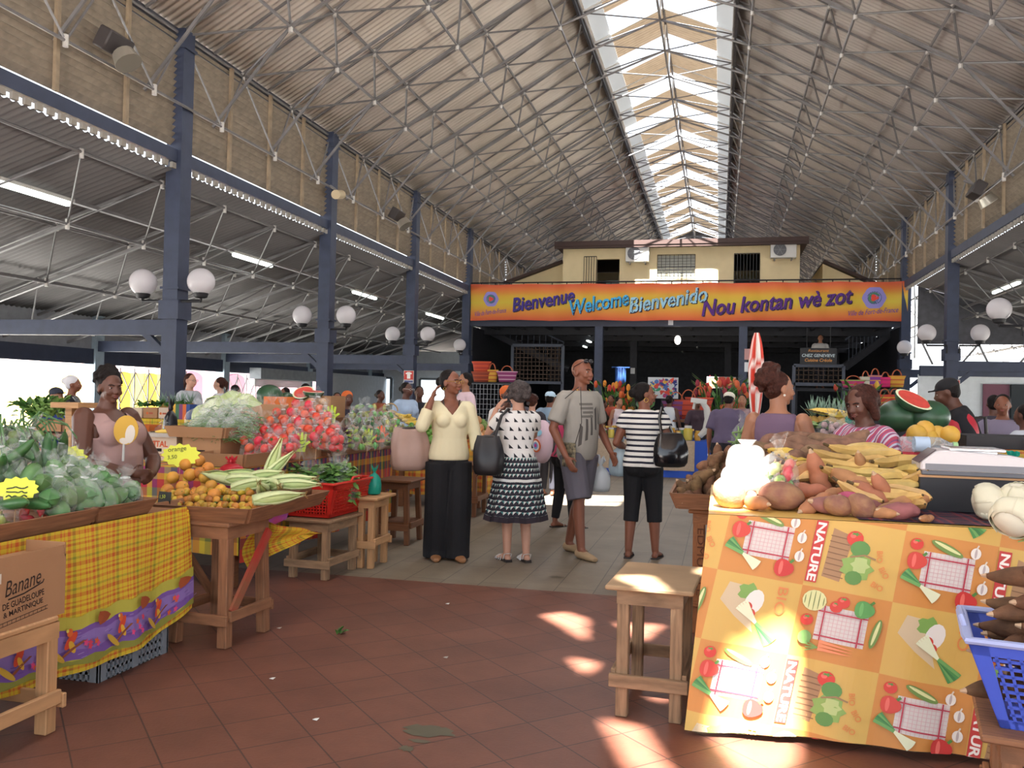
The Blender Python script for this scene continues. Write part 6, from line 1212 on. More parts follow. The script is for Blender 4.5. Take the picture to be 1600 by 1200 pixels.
def person(label, x, y, dx, dy, h, skin=0, w=1.0, z=0, arms=None, feet=((-.085, 0), (.085, 0)), lean=0, head=(0, 0), female=True, hair='short', hairm=None, top=None, sleeve=.45, tope=.014, tophem=.93, cut=None, bottom=None, legs=None, shoes=None, vox=.011, main=False, cap=None, belly=0, bust=None, skirt=None, knees=None):
    s = h/1.7; o = E('person', (x, y, z), label, 'person', None, rz=math.atan2(-dx, dy)); o.scale = (s, s, s); K = rot(-lean)
    up = lambda p: K @ (V(p)-V((0, 0, .95)))+V((0, 0, .95)) if lean else V(p)
    sx = .175*(.93 if female else 1.04)*(1+(w-1)*.5); b = MB(); bust = (female*1.0) if bust is None else bust
    tor = [(.80, .10, .09, 0), (.88, .165, .115, -.005), (.95, .17, .12, -.005), (1.02, .155, .11, 0), (1.10, .138, .10, .005), (1.20, .15, .108, .008), (1.30, .165, .108, .005), (1.37, .155, .092, -.003), (1.415, .10, .07, -.008), (1.445, .058, .056, -.005), (1.50, .05, .052, .008)]
    if not female: tor = [(z_, rx*(.95 if z_ < 1.05 else 1.10 if z_ < 1.4 else 1.08), ry*1.02, yo) for z_, rx, ry, yo in tor]
    W_ = lambda z_: 1+(w-1)*(1 if z_ < 1.35 else .35); bel = lambda z_: belly*math.exp(-((z_-1.08)/.12)**2)
    def torso(b, e, z0, z1, caps=True):
        r_ = [t for t in tor if z0 < t[0] < z1]
        def it(zz):
            for p, q in zip(tor, tor[1:]):
                if p[0] <= zz <= q[0]: k = (zz-p[0])/(q[0]-p[0]); return tuple(p[i]+(q[i]-p[i])*k for i in range(4))
            return tor[-1] if zz > 1 else tor[0]
        r_ = [(*((z0,)+it(z0)[1:]),)]+r_+[(*((z1,)+it(z1)[1:]),)]
        b.tube([up((0, yo+bel(zz), zz)) for zz, rx, ry, yo in r_], [(rx*W_(zz)+e, ry*W_(zz)+bel(zz)*.6+e) for zz, rx, ry, yo in r_], 18, ref=(1, 0, 0))
        if bust and z1 > 1.27:
            for q in (-1, 1): b.ell(up((q*.07*W_(1.2), .085*W_(1.2)+e*.6, 1.255)), (.062*w+e*.5, .055*w+e*.6, .062*w+e*.5))
        if z0 < .96:
            for q in (-1, 1): b.ell(up((q*.075*w, -.075*w, .90)), (.085*w+e, .075*w+e, .09*w+e))
    torso(b, 0, .80, 1.50)
    AR = arms or (((-.25, -.02, 1.10), (-.26, .06, .86)), ((.25, -.02, 1.10), (.26, .06, .86))); sh = [V((-sx, -.005, 1.375)), V((sx, -.005, 1.375))]; aw = 1+(w-1)*.9
    for i in range(2):
        S_, El, Wr = up(sh[i]), up(AR[i][0]), up(AR[i][1]); fm = (El*.55+Wr*.45)
        b.seg(S_, (S_+El)/2, .053*aw, .046*aw); b.seg((S_+El)/2, El, .046*aw, .038*aw); b.seg(El, fm, .039*aw, .038*aw); b.seg(fm, Wr, .038*aw, .026*(1+(aw-1)*.4))
        d = (Wr-El).normalized() if len(AR[i]) < 3 else up(AR[i][2])-Wr; d.normalize(); n = V((-1 if i else 1, 0, 0)) if len(AR[i]) < 4 else V(AR[i][3]); n = (n-d*n.dot(d)); n = n.normalized() if n.length > .1 else d.orthogonal().normalized(); t = d.cross(n)
        if i == 0: t = -t
        R_ = Matrix((t, n, d)).transposed(); b.ell(Wr+d*.045, (.038, .019, .05), R_, 12, 8); fr = .0095 if main else .011
        for k in range(4):
            q = Wr+d*.085+t*(.027-.018*k); l = (.036, .042, .039, .03)[k]; e1 = q+d*l+n*.008; e2 = e1+d*l*.6+n*l*.55; b.seg(q-d*.02, e1, fr, fr*.95, 8); b.seg(e1, e2, fr*.95, fr*.8, 8)
        q = Wr+d*.025+t*.03; e1 = q+d*.028+t*.026+n*.012; b.seg(q-t*.012, e1, fr*1.15, fr, 8); b.seg(e1, e1+d*.026+n*.012, fr, fr*.85, 8)
    ft = [V((feet[0][0], feet[0][1], 0)), V((feet[1][0], feet[1][1], 0))]; lw = 1+(w-1)*.8; hp = [V((-.088, 0, .88)), V((.088, 0, .88))]; kn = []
    for i in range(2):
        F = ft[i]; lift = F.z if False else (feet[i][2] if len(feet[i]) > 2 else 0); A = F+V((0, -.03, .085+lift)); Kn = (hp[i]*.5+A*.5)+V((0, .03, .01)); kn.append(Kn); cf = Kn*.68+A*.32+V((0, -.012, 0))
        b.seg(hp[i], Kn*.5+hp[i]*.5, .092*lw, .075*lw); b.seg(Kn*.5+hp[i]*.5, Kn, .075*lw, .055*lw); b.seg(Kn, cf, .053*lw, .056*lw); b.seg(cf, A, .055*lw, .036); fd = V((.12*(1 if i else -1), 1, 0)).normalized()
        pt = -.05 if lift else 0; b.tube([A+V((0, 0, .0)), A+fd*.02-V((0, 0, .035)), A+fd*.09-V((0, 0, .055-pt*.3)), A+fd*.15-V((0, 0, .066)), A+fd*.185-V((0, 0, .070))], [(.036, .036), (.034, .042), (.042, .024), (.042, .015), (.022, .010)], 10); b.ell(A+V((0, -.025, -.052)), (.031, .035, .032)); ft[i] = A
    # head
    HC = up((0, .018, 1.585)); HR = K @ rot(-head[1], 0, head[0]) if True else None; P = lambda p: HC+HR @ V(p)
    b.ell(P((0, -.012, .03)), (.074, .094, .088), HR, 16, 12); b.ell(P((0, .022, -.04)), (.056, .064, .062), HR, 14, 10); b.ell(P((0, .062, -.082)), (.024, .02, .019), HR); b.ell(P((0, .045, -.01)), (.060, .05, .05), HR, 14, 10)
    b.ell(P((0, .078, .028)), (.046, .016, .011), HR)
    for q in (-1, 1): b.ell(P((q*.036, .066, -.026)), (.024, .022, .022), HR); b.ell(P((q*.076, -.006, -.006)), (.010, .021, .031), HR, 10, 7); b.ell(P((q*.012, .098, -.026)), (.010, .010, .008), HR, 8, 6)
    b.seg(P((0, .088, .016)), P((0, .106, -.020)), .0085, .0135, 8); b.ell(P((0, .088, -.052)), (.024, .013, .012), HR, 10, 7)
    b.tube([up((0, -.008, 1.40)), up((0, -.002, 1.46)), HC+HR @ V((0, -.02, -.04))], [.062, .054, .05], 12)
    bod = fuse(b, 'body', SK[skin], o, vox*.62 if main else vox)
    b = MB()
    for q in (-1, 1): b.ell(P((q*.031, .0765, .006)), (.013, .009, .0062), HR, 10, 7, 0); b.ell(P((q*.031+.0, .0822, .006)), (.0065, .0045, .006), HR, 8, 6, 1)
    e_ = b.build('eyes', [M('eye_white', '#9a8d86', .4), M('iris', '#20140f', .2)], bod, smooth=180)
    b = MB(); b.ell(P((0, .095, -.0465)), (.021, .0075, .0055), HR, 10, 6); b.ell(P((0, .094, -.0575)), (.018, .0085, .0065), HR, 10, 6); b.build('lips', LIPM[skin], bod, smooth=180)
    if main:
        b = MB()
        for q in (-1, 1): b.tube([P((q*.015, .092, .026)), P((q*.033, .09, .032)), P((q*.05, .075, .026))], .0035, 5)
        b.build('eyebrows', HAIRM, bod)
    # hair
    hm = hairm or HAIRM; b = MB(); r = random.Random(int(abs(x*91+y*37)*10))
    def curls(c, R_, n, rad, front=-.2):
        for k in range(n):
            a, e = r.uniform(0, 6.28), r.uniform(-.5, 1.57); q = V((cos(a)*cos(e), sin(a)*cos(e), sin(e)))
            if q.y > front+.75 and q.z < .55: continue
            b.ell(P(V(c)+V((q.x*R_[0], q.y*R_[1], q.z*R_[2]))), rad*r.uniform(.7, 1.2), None, 7, 5)
    if hair != 'bald':
        b.ell(P((0, -.026, .042)), (.0805, .092, .086), HR, 16, 10); b.ell(P((0, -.05, .0)), (.076, .06, .075), HR, 14, 9)
    if hair == 'bun': b.ell(P((0, -.125, .015)), (.048, .042, .046), HR); b.ell(P((0, -.09, .02)), (.05, .05, .045), HR)
    if hair == 'updo': b.ell(P((0, -.09, .07)), (.085, .08, .08), HR); curls((0, -.08, .07), (.095, .085, .09), 46, .026, -1); curls((0, -.09, -.02), (.07, .05, .05), 16, .02, -1)
    if hair == 'tall': b.ell(P((0, -.045, .085)), (.085, .095, .075), HR); curls((0, -.04, .06), (.088, .10, .10), 60, .02, -.2)
    if hair == 'curly': b.ell(P((0, -.03, .035)), (.095, .105, .095), HR); curls((0, -.03, .03), (.105, .112, .105), 90, .022, -.15); curls((0, -.06, -.05), (.085, .07, .06), 24, .022, -1)
    if hair == 'bob': b.ell(P((0, -.03, .03)), (.098, .10, .095), HR); [b.seg(P((q*.085, -.0, .03)), P((q*.092, .0, -.09)), .035, .03) for q in (-1, 1)]; b.seg(P((0, -.08, .02)), P((0, -.085, -.1)), .06, .05); curls((0, -.02, .01), (.1, .1, .1), 40, .018, -.3)
    if hair == 'pony': b.ell(P((0, -.12, .03)), (.03, .03, .03), HR); b.seg(P((0, -.12, .02)), P((0, -.13, -.12)), .03, .015)
    if hair == 'afro': curls((0, -.02, .04), (.09, .10, .09), 60, .024, -.2)
    if hair not in ('bald', 'none', 'scarf'): fuse(b, 'hair', hm, o, .011 if main else .014, 2)
    if hair == 'scarf': b.ell(P((0, -.03, .05)), (.09, .10, .085), HR, 16, 10); b.ell(P((0, -.11, .05)), (.05, .05, .045), HR); fuse(b, 'headscarf', hm, o, .013, 3)
    if cap: b = MB(); b.ell(P((0, -.02, .058)), (.088, .10, .068), HR, 16, 10); b.box(P((0, .10, .05)), (.12, .08, .012), HR @ rot(.15)); fuse(b, 'cap', cap, o, .01, 2)
    # clothes
    if top:
        b = MB(); torso(b, tope, tophem, 1.435)
        cut0 = cut; cut = lambda p, c=cut0: p.z < up((0, 0, tophem)).z-.004 or bool(c and c(p))

        if sleeve > 0:
            for i in range(2):
                S_, El, Wr = up(sh[i]), up(AR[i][0]), up(AR[i][1]); b.ell(S_-V((0, 0, .008)), (.046*aw+tope*.8,)*3); b.ell(S_*.85+V((0, 0, 1.33))*.15, (.055*aw+tope, .05+tope, .055+tope)); k = min(1, sleeve*2); E2 = S_+(El-S_)*k; b.tube([S_, E2], [.05*aw+tope, (.05 if k < 1 else .042)*aw+tope*1.2], 12)
                if sleeve > .5: k2 = (sleeve-.5)*2; b.ell(El, (.042*aw+tope,)*3); b.tube([El, El+(Wr-El)*k2], [.043*aw+tope, .04*aw+tope], 12)
        fuse(b, 'top', top, o, vox*.8 if main else vox, 5, cut=cut, thick=.004 if cut else 0)
    if bottom:
        b = MB(); torso(b, .010, .80, min(1.02, tophem+.05)); L0, r0, r1 = legs or (.1, .075, .06)
        for i in range(2):
            A, Kn = ft[i], kn[i]; Z = lambda zz: (hp[i]+(Kn-hp[i])*((.88-zz)/(.88-Kn.z))) if zz > Kn.z else (Kn+(A-Kn)*((Kn.z-zz)/(Kn.z-A.z))); zs = [.88, .78, .66, .55, .45, .33, .2, .1, .05, .015]; zs = [q for q in zs if q > L0]+[L0]
            br = lambda q: next(a+(c-a)*(z0_-q)/(z0_-z1_) for z0_, a, z1_, c in ((.95, .097, .88, .095), (.88, .095, .68, .080), (.68, .080, .47, .060), (.47, .060, .33, .060), (.33, .060, .2, .05), (.2, .05, .1, .042), (.1, .042, 0, .04)) if q >= z1_)*lw+.012
            b.tube([Z(q) if q > A.z else V((A.x, A.y+.01, q)) for q in zs], [max(r0+(r1-r0)*min(1, (.88-q)/(.88-L0)), br(q)) for q in zs], 12)
            if L0 < .45: b.ell(Kn, max(.062*lw+.012, r1*.9))
        fuse(b, 'trousers', bottom, o, vox*.8 if main else vox, 4)
    if skirt:
        m_, zl, rl = skirt; b = MB(); n = 48; rg = []
        for k in range(15):
            t = k/14; zz = 1.0-(1.0-zl)*t; rx = .15*w+.025+(rl-.15*w-.005)*t**.8; ring = []
            for j in range(n): a = 2*pi*j/n; f = 1+.09*t*sin(a*9)+.04*t*sin(a*4+1); ring.append(V((rx*f*cos(a), rx*(.98-.12*t)*f*sin(a)-.025, zz+.008*sin(a*9)*t)))
            rg.append(ring)
        for r1_, r2_ in zip(rg, rg[1:]): pass
        vs = [p for q in rg for p in q]; fs = []; us = []
        for i in range(14):
            for j in range(n): fs.append([i*n+j, i*n+(j+1) % n, (i+1)*n+(j+1) % n, (i+1)*n+j]); us.append([(j/n, i/14), ((j+1)/n, i/14), ((j+1)/n, (i+1)/14), (j/n, (i+1)/14)])
        b.add(vs, fs, 0, us); b.build('skirt', m_, o, smooth=180, thick=.004)
    if shoes:
        for i in range(2):
            b = MB(); A = ft[i]; fd = V((.12*(1 if i else -1), 1, 0)).normalized(); lt = A.z-.085
            if shoes[0] == 'loafer': b.tube([A+V((0, -.055, -.04)), A+V((0, -.02, -.045)), A+fd*.06-V((0, 0, .050)), A+fd*.13-V((0, 0, .058)), A+fd*.2-V((0, 0, .066))], [(.03, .03), (.042, .042), (.049, .036), (.05, .03), (.03, .018)], 12); fuse(b, 'shoe', shoes[1], o, .008, 2)
            else:
                b.tube([A+V((0, -.06, -.079)), A+fd*.05-V((0, 0, .079)), A+fd*.14-V((0, 0, .080)), A+fd*.21-V((0, 0, .080))], [(.036, .012), (.042, .012), (.05, .008), (.03, .007)], 12)
                if shoes[0] == 'wedge': b.box(A+V((0, -.02, -.075)), (.06, .09, .03))
                b.build('sole', M('dark_sole', '#2c2422', .6), o)
                b = MB()
                for k, (t, hh) in enumerate(((.05, .05), (.09, .038), (.13, .028), (.16, .022))) if shoes[0] == 'wedge' else ((0, (.12, .03)),): c = A+fd*t-V((0, 0, .078)); sd = V((fd.y, -fd.x, 0)); b.tube([c+sd*.046, c+sd*.036+V((0, 0, hh*.75)), c+V((0, 0, hh+.012)), c-sd*.036+V((0, 0, hh*.75)), c-sd*.046], [(.008, .0035)]*5, 6)
                if shoes[0] == 'wedge': b.tube([A+V((.036, .0, -.06)), A+V((.036, -.03, -.01)), A+V((0, -.058, .0)), A+V((-.036, -.03, -.01)), A+V((-.036, 0, -.06))], [(.007, .003)]*5, 6)
                b.build('strap', shoes[1], o)
    o['_hc'] = 1; del o['_hc']
    return o, P, up, s
def attach(o, b, name, mat, **k): return b.build(name, mat, o, **k)
def glasses(o, P, mat, y=.104, z=.008, lens=None):
    b = MB()
    for q in (-1, 1): b.tube([P((q*(.033+.022*cos(t*pi/6)), y-.012*abs(q*.033+.022*cos(t*pi/6)*q)*8*.1, z+.016*sin(t*pi/6))) for t in range(12)], .002, 4, closed=True); b.tube([P((q*.056, y-.01, z+.004)), P((q*.08, .0, z+.01))], .002, 4)
    b.tube([P((-.011, y, z+.004)), P((.011, y, z+.004))], .002, 4); b.build('glasses', mat, o)
def hoop(o, P, q, mat, r=.016):
    b = MB(); c = V((q*.083, -.008, -.045)); b.tube([P(c+V((0, r*cos(t*pi/7), r*sin(t*pi/7)-.004))) for t in range(14)], .0028, 5, closed=True); b.build('earring', mat, o)
GOLD = M('gold', '#c9a24a', .3, metal=.9); BLK = M('black_cloth', '#141316', .85, bump=.2, bscale=80)
# ---- woman in the cream top
cr = M('cream_knit', '#dcd0ab', .8, bump=.2, bscale=40)
o, P, up, s = person('woman in a cream V-neck top and wide black trousers touching her hair', -2.34, 7.38, .45, -.88, 1.69, 1, 1.0, arms=(((-.235, .0, 1.12), (-.25, .07, .90)), ((.27, .14, 1.20), (.185, .12, 1.44), (.12, .06, 1.6), (-1, 0, 0))), head=(.75, -.03), hair='bun', top=cr, sleeve=.80, tope=.013, tophem=.90,
    cut=lambda p: p.y > -.02 and p.z > 1.30+abs(p.x)*1.25 or p.z > 1.425, bottom=BLK, legs=(.02, .125, .118), shoes=('loafer', M('tan_leather', '#8a5f3d', .5)), main=True, feet=((-.09, .02), (.09, -.05)))
glasses(o, P, GOLD); hoop(o, P, 1, GOLD, .012); hoop(o, P, -1, GOLD, .012)
b = MB(); b.tube([up((.075*cos(t*pi/8), .055+.055*sin(t*pi/16*2)*.0+.03*sin(t*pi/8), 1.435-.11*sin(t*pi/8))) for t in range(9)], .008, 6); attach(o, b, 'necklace', M('dark_beads', '#3a2a20', .4)); b = MB(); b.tube([(-.25+.03*cos(t*pi/6), .065+.03*sin(t*pi/6), .915) for t in range(12)], .004, 5, closed=True); attach(o, b, 'bracelet', GOLD)
def handbag(label, c, w, h, d, mat, rz, strap, seed=1, lumpy=.08):
    o = E('handbag', c, label, 'bag', rz=rz); b = MB(); n = 40; rings = []; r = random.Random(seed)
    for k, (t, ww, dd) in enumerate(((0, .30, .25), (.03, .42, .42), (.15, .49, .5), (.4, .5, .5), (.6, .48, .42), (.78, .43, .28), (.92, .37, .15), (1, .34, .06))):
        ring = []
        for i in range(n):
            a = 2*pi*i/n; p = 1+lumpy*.8*t*sin(a*7+seed+t*2)+lumpy*.5*sin(a*3+t*4); ca_, sa_ = cos(a), sin(a); ring.append((w*ww*p*math.copysign(abs(ca_)**.75, ca_), d*dd*p*math.copysign(abs(sa_)**.75, sa_), h*(t-.5)+.02*h*sin(a*2+seed)*t))
        rings.append(ring)
    b.loft(rings); b.build('body', mat, o, smooth=60)
    b = MB(); b.tube([(-w*.24, 0, h*.47), (-w*.1, -d*.04, h*.5), (w*.1, -d*.04, h*.5), (w*.24, 0, h*.47)], [(.008, .012)]*4, 6); b.build('zip', M('zip_dark', '#3a3532', .5), o)
    b = MB(); b.tube([V(p)-V(c) for p in strap] if rz == 0 else [(Matrix.Rotation(-rz, 3, 'Z') @ (V(p)-V(c))) for p in strap], [(.014, .005)]*len(strap), 6); b.build('strap', mat, o); return o
handbag('slouchy taupe handbag hanging at the cream-top woman\'s side', (-2.68, 7.28, .98), .34, .38, .18, M('taupe_leather', '#a5877a', .5, var=.08), .5, [(-2.60, 7.30, 1.14), (-2.54, 7.3, 1.34), (-2.5, 7.36, 1.42), (-2.52, 7.42, 1.34), (-2.68, 7.36, 1.14)], 2, .15)
# ---- woman in the patterned skirt
o, P, up, s = person('grey-haired woman in a triangle-print blouse and patterned skirt, arms raised to her face', -1.76, 7.56, -.55, .8, 1.585, 3, 1.0, arms=(((-.24, .16, 1.20), (-.12, .29, 1.44), (-.07, .26, 1.53), (1, 0, 0)), ((.24, .17, 1.20), (.12, .30, 1.44), (.07, .27, 1.53), (-1, 0, 0))), head=(.1, 0), hair='curly', hairm=GREYH,
    top=trimat('triangle_blouse', 13, 12, '#dcd7d2', '#1d1b22', '#dcd7d2', .5), sleeve=.28, tope=.018, tophem=.97, skirt=(trimat('triangle_skirt', 34, 12, '#221d28', '#c9c8c2', '#3f7a76', .62, uv=True), .40, .275), shoes=('wedge', M('white_leather', '#d5d0ca', .5)), main=True, feet=((-.085, .02), (.085, -.05)))
b = MB(); n = 48; b.tube([(0, 0, .415), (0, 0, .45)], .1, 8) if False else None
for j in range(n): a0, a1 = 2*pi*j/n, 2*pi*(j+1)/n; q = lambda a, zz, t: V(((.15*1.0+.025+(.275-.15*1.0-.005)*t**.8+.006)*(1+.09*t*sin(a*9)+.04*t*sin(a*4+1))*cos(a), (.15*1.0+.025+(.275-.15*1.0-.005)*t**.8+.006)*(.98-.12*t)*(1+.09*t*sin(a*9)+.04*t*sin(a*4+1))*sin(a)-.025, zz+.008*sin(a*9)*t)); b.add([q(a0, .398, 1), q(a1, .398, 1), q(a1, .45, .916), q(a0, .45, .916)], [[0, 1, 2, 3]])
attach(o, b, 'skirt_border', M('dark_hem', '#2a2129', .85), smooth=180); b = MB()
for j in range(n): a0, a1 = 2*pi*j/n, 2*pi*(j+1)/n; b.add([q(a0, .775, .375), q(a1, .775, .375), q(a1, .80, .333), q(a0, .80, .333)], [[0, 1, 2, 3]])
attach(o, b, 'skirt_band', M('white_band', '#cfcdc8', .8), smooth=180)
ca = E('camera', o.matrix_world @ V((0, 0, 0)), 'small camera held up to the grey-haired woman\'s face', 'camera'); hd = math.atan2(.55, .8); ca.location = (-1.76-.55/.97*.26*s, 7.56+.8/.97*.26*s, 1.55*s); ca.rotation_euler = (0, 0, hd); b = MB(); b.box((0, 0, 0), (.1, .03, .06)); b.build('body', M('black_board'), ca, smooth=0, bev=.006); b = MB(); b.tube([(0, .012, 0), (0, .045, 0)], .022, 12); b.build('lens', M('dark_casing'), ca)
handbag('black leather shoulder bag on the grey-haired woman\'s back', (-1.95, 7.27, .95), .27, .34, .16, M('black_leather', '#1d1a1c', .4), .2, [(-1.9, 7.28, 1.1), (-1.86, 7.36, 1.3), (-1.83, 7.5, 1.36), (-1.86, 7.58, 1.25), (-1.96, 7.3, 1.1)])
# ---- person in pink with the round-patterned backpack
o, P, up, s = person('short-haired person in a pink top and black leggings wearing a colourful backpack', -1.70, 9.67, .75, .6, 1.47, 1, .95, hair='short', hairm=GREYH, top=M('pink_jersey', '#d24a72', .8), sleeve=.8, bottom=BLK, legs=(.12, .075, .05), shoes=('flat', M('white_leather')), arms=(((-.22, .08, 1.12), (-.12, .28, 1.2)), ((.24, .0, 1.10), (.24, .14, .95))), feet=((-.08, -.05), (.1, .12)))
bp = E('backpack', (at(847, 690, 9.42).x, 9.42, at(847, 690, 9.42).z), 'white and pink backpack printed with coloured circles on the pink-top person', 'backpack', rz=math.atan2(-.75, .6)); b = MB(); b.ell((0, 0, 0), (.17, .11, .24), nu=18, nv=12, fn=lambda q: 1+.1*abs(q.x*q.z)); b.build('body', M('pale_pink_canvas', '#d9bcc6', .7), bp, smooth=180)
P_ = Print(lambda x, y, h=0: V((x, -.11*sqrt(max(0, 1-(x/.19)**2-(y/.27)**2))-h*2, y)), .004)
for x_, y_, r_, cs in ((-.07, .09, .06, ('#7d8a4a', '#c9cf9a', '#5fa7b4', '#9fb8a0')), (.06, -.04, .075, ('#d9662e', '#e6d8d2', '#6f9fd0', '#c23a8a')), (-.06, -.07, .04, ('#c0308a',)), (.1, .1, .035, ('#8fc4d8',)), (-.1, -.16, .03, ('#d96a3a',))):
    for k, c in enumerate(cs): P_.disc(x_, y_, r_*(1-.24*k), None, c, n=18)
P_.build('printed_circles', bp); b = MB()
for q in (-1, 1): b.tube([(q*.09, .08, .2), (q*.1, .2, .22), (q*.11, .25, .05), (q*.1, .1, -.15)], [(.02, .006)]*4, 6)
b.build('straps', M('zip_dark'), bp)
# ---- bald man in the grey T-shirt
gt = M('grey_tee', '#99938a', .85, bump=.25, bscale=30, var=.05)
o, P, up, s = person('bald man in a grey printed T-shirt and cargo shorts, sunglasses on his head', -1.27, 8.02, .8, -.6, 1.83, 1, .95, female=False, bust=0, belly=.02, hair='bald', head=(.15, .02), top=gt, sleeve=.40, tope=.02, tophem=.83, cut=lambda p: p.z > 1.425, bottom=M('cargo_grey', '#5b565e', .8, var=.06), legs=(.50, .115, .105), shoes=('loafer', M('sand_suede', '#9c8262', .7)), main=True, arms=(((-.27, -.02, 1.10), (-.25, .14, .9)), ((.29, -.03, 1.10), (.275, .13, .87))), feet=((-.08, -.16), (.08, .16)))
from mathutils.bvhtree import BVHTree
def onto(o, name, sgn=1):
    """lay a print on the front of a garment"""
    g = next(c for c in o.children if c.name.startswith(name)); t = BVHTree.FromPolygons([v.co for v in g.data.vertices], [list(p.vertices) for p in g.data.polygons])
    def f(x, y, h=0):
        p = t.ray_cast(V((x, sgn*.6, y)), V((0, -sgn, 0)))[0] or V((x, sgn*.12, y)); return p+V((0, sgn*(h+.004), 0))
    return f
P2 = Print(onto(o, 'top'), .002, .03)
r = random.Random(2)
for k in range(5): P2.poly([(-.11+.05*k+r.uniform(-.01, .01), 1.30-.05*abs(k-1)-r.uniform(0, .05)), (-.085+.05*k, 1.31-.04*k), (-.08+.05*k, 1.15-.05*k), (-.105+.05*k, 1.13-.04*k)], '#4f4a46')
for row in range(4): P2.line([(-.03+r.uniform(0, .02), 1.315-.035*row), (.12-r.uniform(0, .03), 1.312-.035*row)], .02, '#6a645e')
P2.build('shirt_print', o); b = MB()
for q in (-1, 1): b.ell(P((q*.033, .062, .098)), (.027, .016, .02), None, 10, 7); b.tube([P((q*.06, .05, .095)), P((q*.078, -.03, .05)), P((q*.078, -.04, .02))], .003, 5)
attach(o, b, 'sunglasses', M('dark_lens', '#1d1b20', .1)); b = MB(); b.tube([up((.075*cos(t*pi/8), .03+.06*sin(t*pi/8), 1.44-.05*sin(t*pi/8))) for t in range(9)], .003, 5); attach(o, b, 'chain', GOLD)
b = MB(); b.box((.13, .03, .66), (.02, .13, .15), rot(0, 0, 0)); b.box((.132, .03, .72), (.03, .135, .04)); attach(o, b, 'cargo_pocket', M('cargo_grey'), smooth=0)
pb = E('pouch_bag', (-1.33, 7.80, .95), 'small patterned pouch on a thin cord at the bald man\'s hip', 'bag', rz=-.5); b = MB(); b.box((0, 0, 0), (.15, .03, .22)); b.build('body', M('pouch_pattern', '#8f8266', .7, col2='#2e2a26', scale=35), pb, smooth=0, bev=.01); b = MB(); b.tube([(-.07, 0, .1), (-.14, -.02, .3), (-.1, -.04, .46), (.1, .0, .62)], .004, 5); b.tube([(.07, 0, .1), (.17, -.04, .3), (.12, .0, .62)], .004, 5); b.build('cord', M('zip_dark'), pb)
p = at(938, 765, 8.25); b = MB(); bag_shape(b, .2, .32, 3, neck=.2); T(b.build('carrier_bag', M('white_plastic', '#d9dde0', .3, trl=.4), loc=(p.x, 8.25, .58), smooth=180), 'thin white carrier bag behind the bald man\'s knees', 'plastic bag')
# ---- woman in the striped T-shirt
st = coordmat('striped_jersey', 2, 19, [(0, '#d9d4cc'), (.6, '#1d1c2b')])
o, P, up, s = person('woman seen from behind in a black and white striped T-shirt and black capri trousers', -.68, 8.1, .08, 1, 1.62, 1, 1.06, hair='bun', head=(-1.15, 0), top=st, sleeve=.22, tope=.017, tophem=.90, bottom=BLK, legs=(.35, .1, .072), shoes=('flat', M('dark_sole')), main=True, arms=(((-.265, -.02, 1.11), (-.2, .17, 1.05)), ((.265, -.02, 1.11), (.2, .17, 1.05))), feet=((-.12, -.02), (.13, .04)))
hoop(o, P, 1, GOLD, .02); hoop(o, P, -1, GOLD, .02)
handbag('shiny black patent handbag on the striped woman\'s shoulder', (-.42, 7.84, 1.02), .31, .3, .17, M('patent_black', '#121114', .15, spec=.7), .25, [(-.5, 7.86, 1.15), (-.53, 7.94, 1.3), (-.52, 8.06, 1.40), (-.48, 8.14, 1.3), (-.4, 7.9, 1.15)], 4)
p = at(968, 715, 8.2); b = MB(); bag_shape(b, .2, .36, 5, neck=.2); T(b.build('carrier_bag', M('pale_blue_plastic', '#bfd0d8', .3, trl=.4), loc=(p.x, 8.2, .74), smooth=180), 'pale blue carrier bag hanging at the striped woman\'s other side', 'plastic bag')
# ---- vendors
p = at(168, 640, 4.95)
o, P, up, s = person('heavy-set vendor in a mauve tank top behind the bagged greens, holding an oval fan', p.x, 4.95, .96, -.12, 1.57, 0, 1.5, belly=.05, hair='tall', head=(-.32, .08), top=M('mauve_tank', '#a58580', .85, bump=.15), sleeve=0, tope=.012, tophem=.86, bottom=M('dark_skirt', '#2c2226', .8), legs=(.3, .14, .12), main=True, cut=lambda p: p.z > 1.405 or (abs(p.x) > .2 and p.z > 1.24) or (p.y > 0 and p.z > 1.30 and abs(p.x) < .09) or (p.y < 0 and p.z > 1.34 and abs(p.x) < .09), arms=(((-.33, .12, 1.06), (-.10, .33, .98), (.0, .38, .95), (0, -1, 0)), ((.33, .12, 1.06), (.10, .32, 1.0), (.0, .38, .99), (0, -1, 0))))
fp = at(197, 672, 4.78); fo = E('hand_fan', (fp.x, 4.78, fp.z), 'oval yellow and white hand fan held by the heavy-set vendor', 'fan', rz=(.1, .15, .35)); b = MB(); b.tube([(0, -.004, 0), (0, .004, 0)], [(.075, .095)]*2, 24, ref=(1, 0, 0)); b.build('blade', M('fan_yellow', '#cfa23f', .6), fo, smooth=0); Pf = Print(plane_fn((0, -.005, 0), (1, 0, 0), (0, 0, 1))); Pf.disc(.03, -.02, .03, .06, '#d9cfc2'); Pf.disc(-.0, -.07, .03, .02, '#d9cfc2'); Pf.build('printed_patch', fo); b = MB(); b.tube([(0, 0, -.09), (.01, .0, -.2)], .008, 6); b.build('handle', M('white_casing'), fo)
p = at(1216, 640, 5.95)
o, P, up, s = person('vendor in a purple tank top seen from behind, auburn hair pinned up', p.x, 5.95, .35, .93, 1.665, 2, 1.06, hair='updo', hairm=REDH, head=(-.75, .05), top=M('purple_tank', '#6b5468', .85, bump=.15), sleeve=0, tope=.01, tophem=.9, bottom=BLK, main=True, cut=lambda p: p.z > 1.42 or (abs(p.x) > .13 and p.z > 1.22), arms=(((-.25, .02, 1.10), (-.2, .22, .98)), ((.26, .02, 1.10), (.2, .22, .98))))
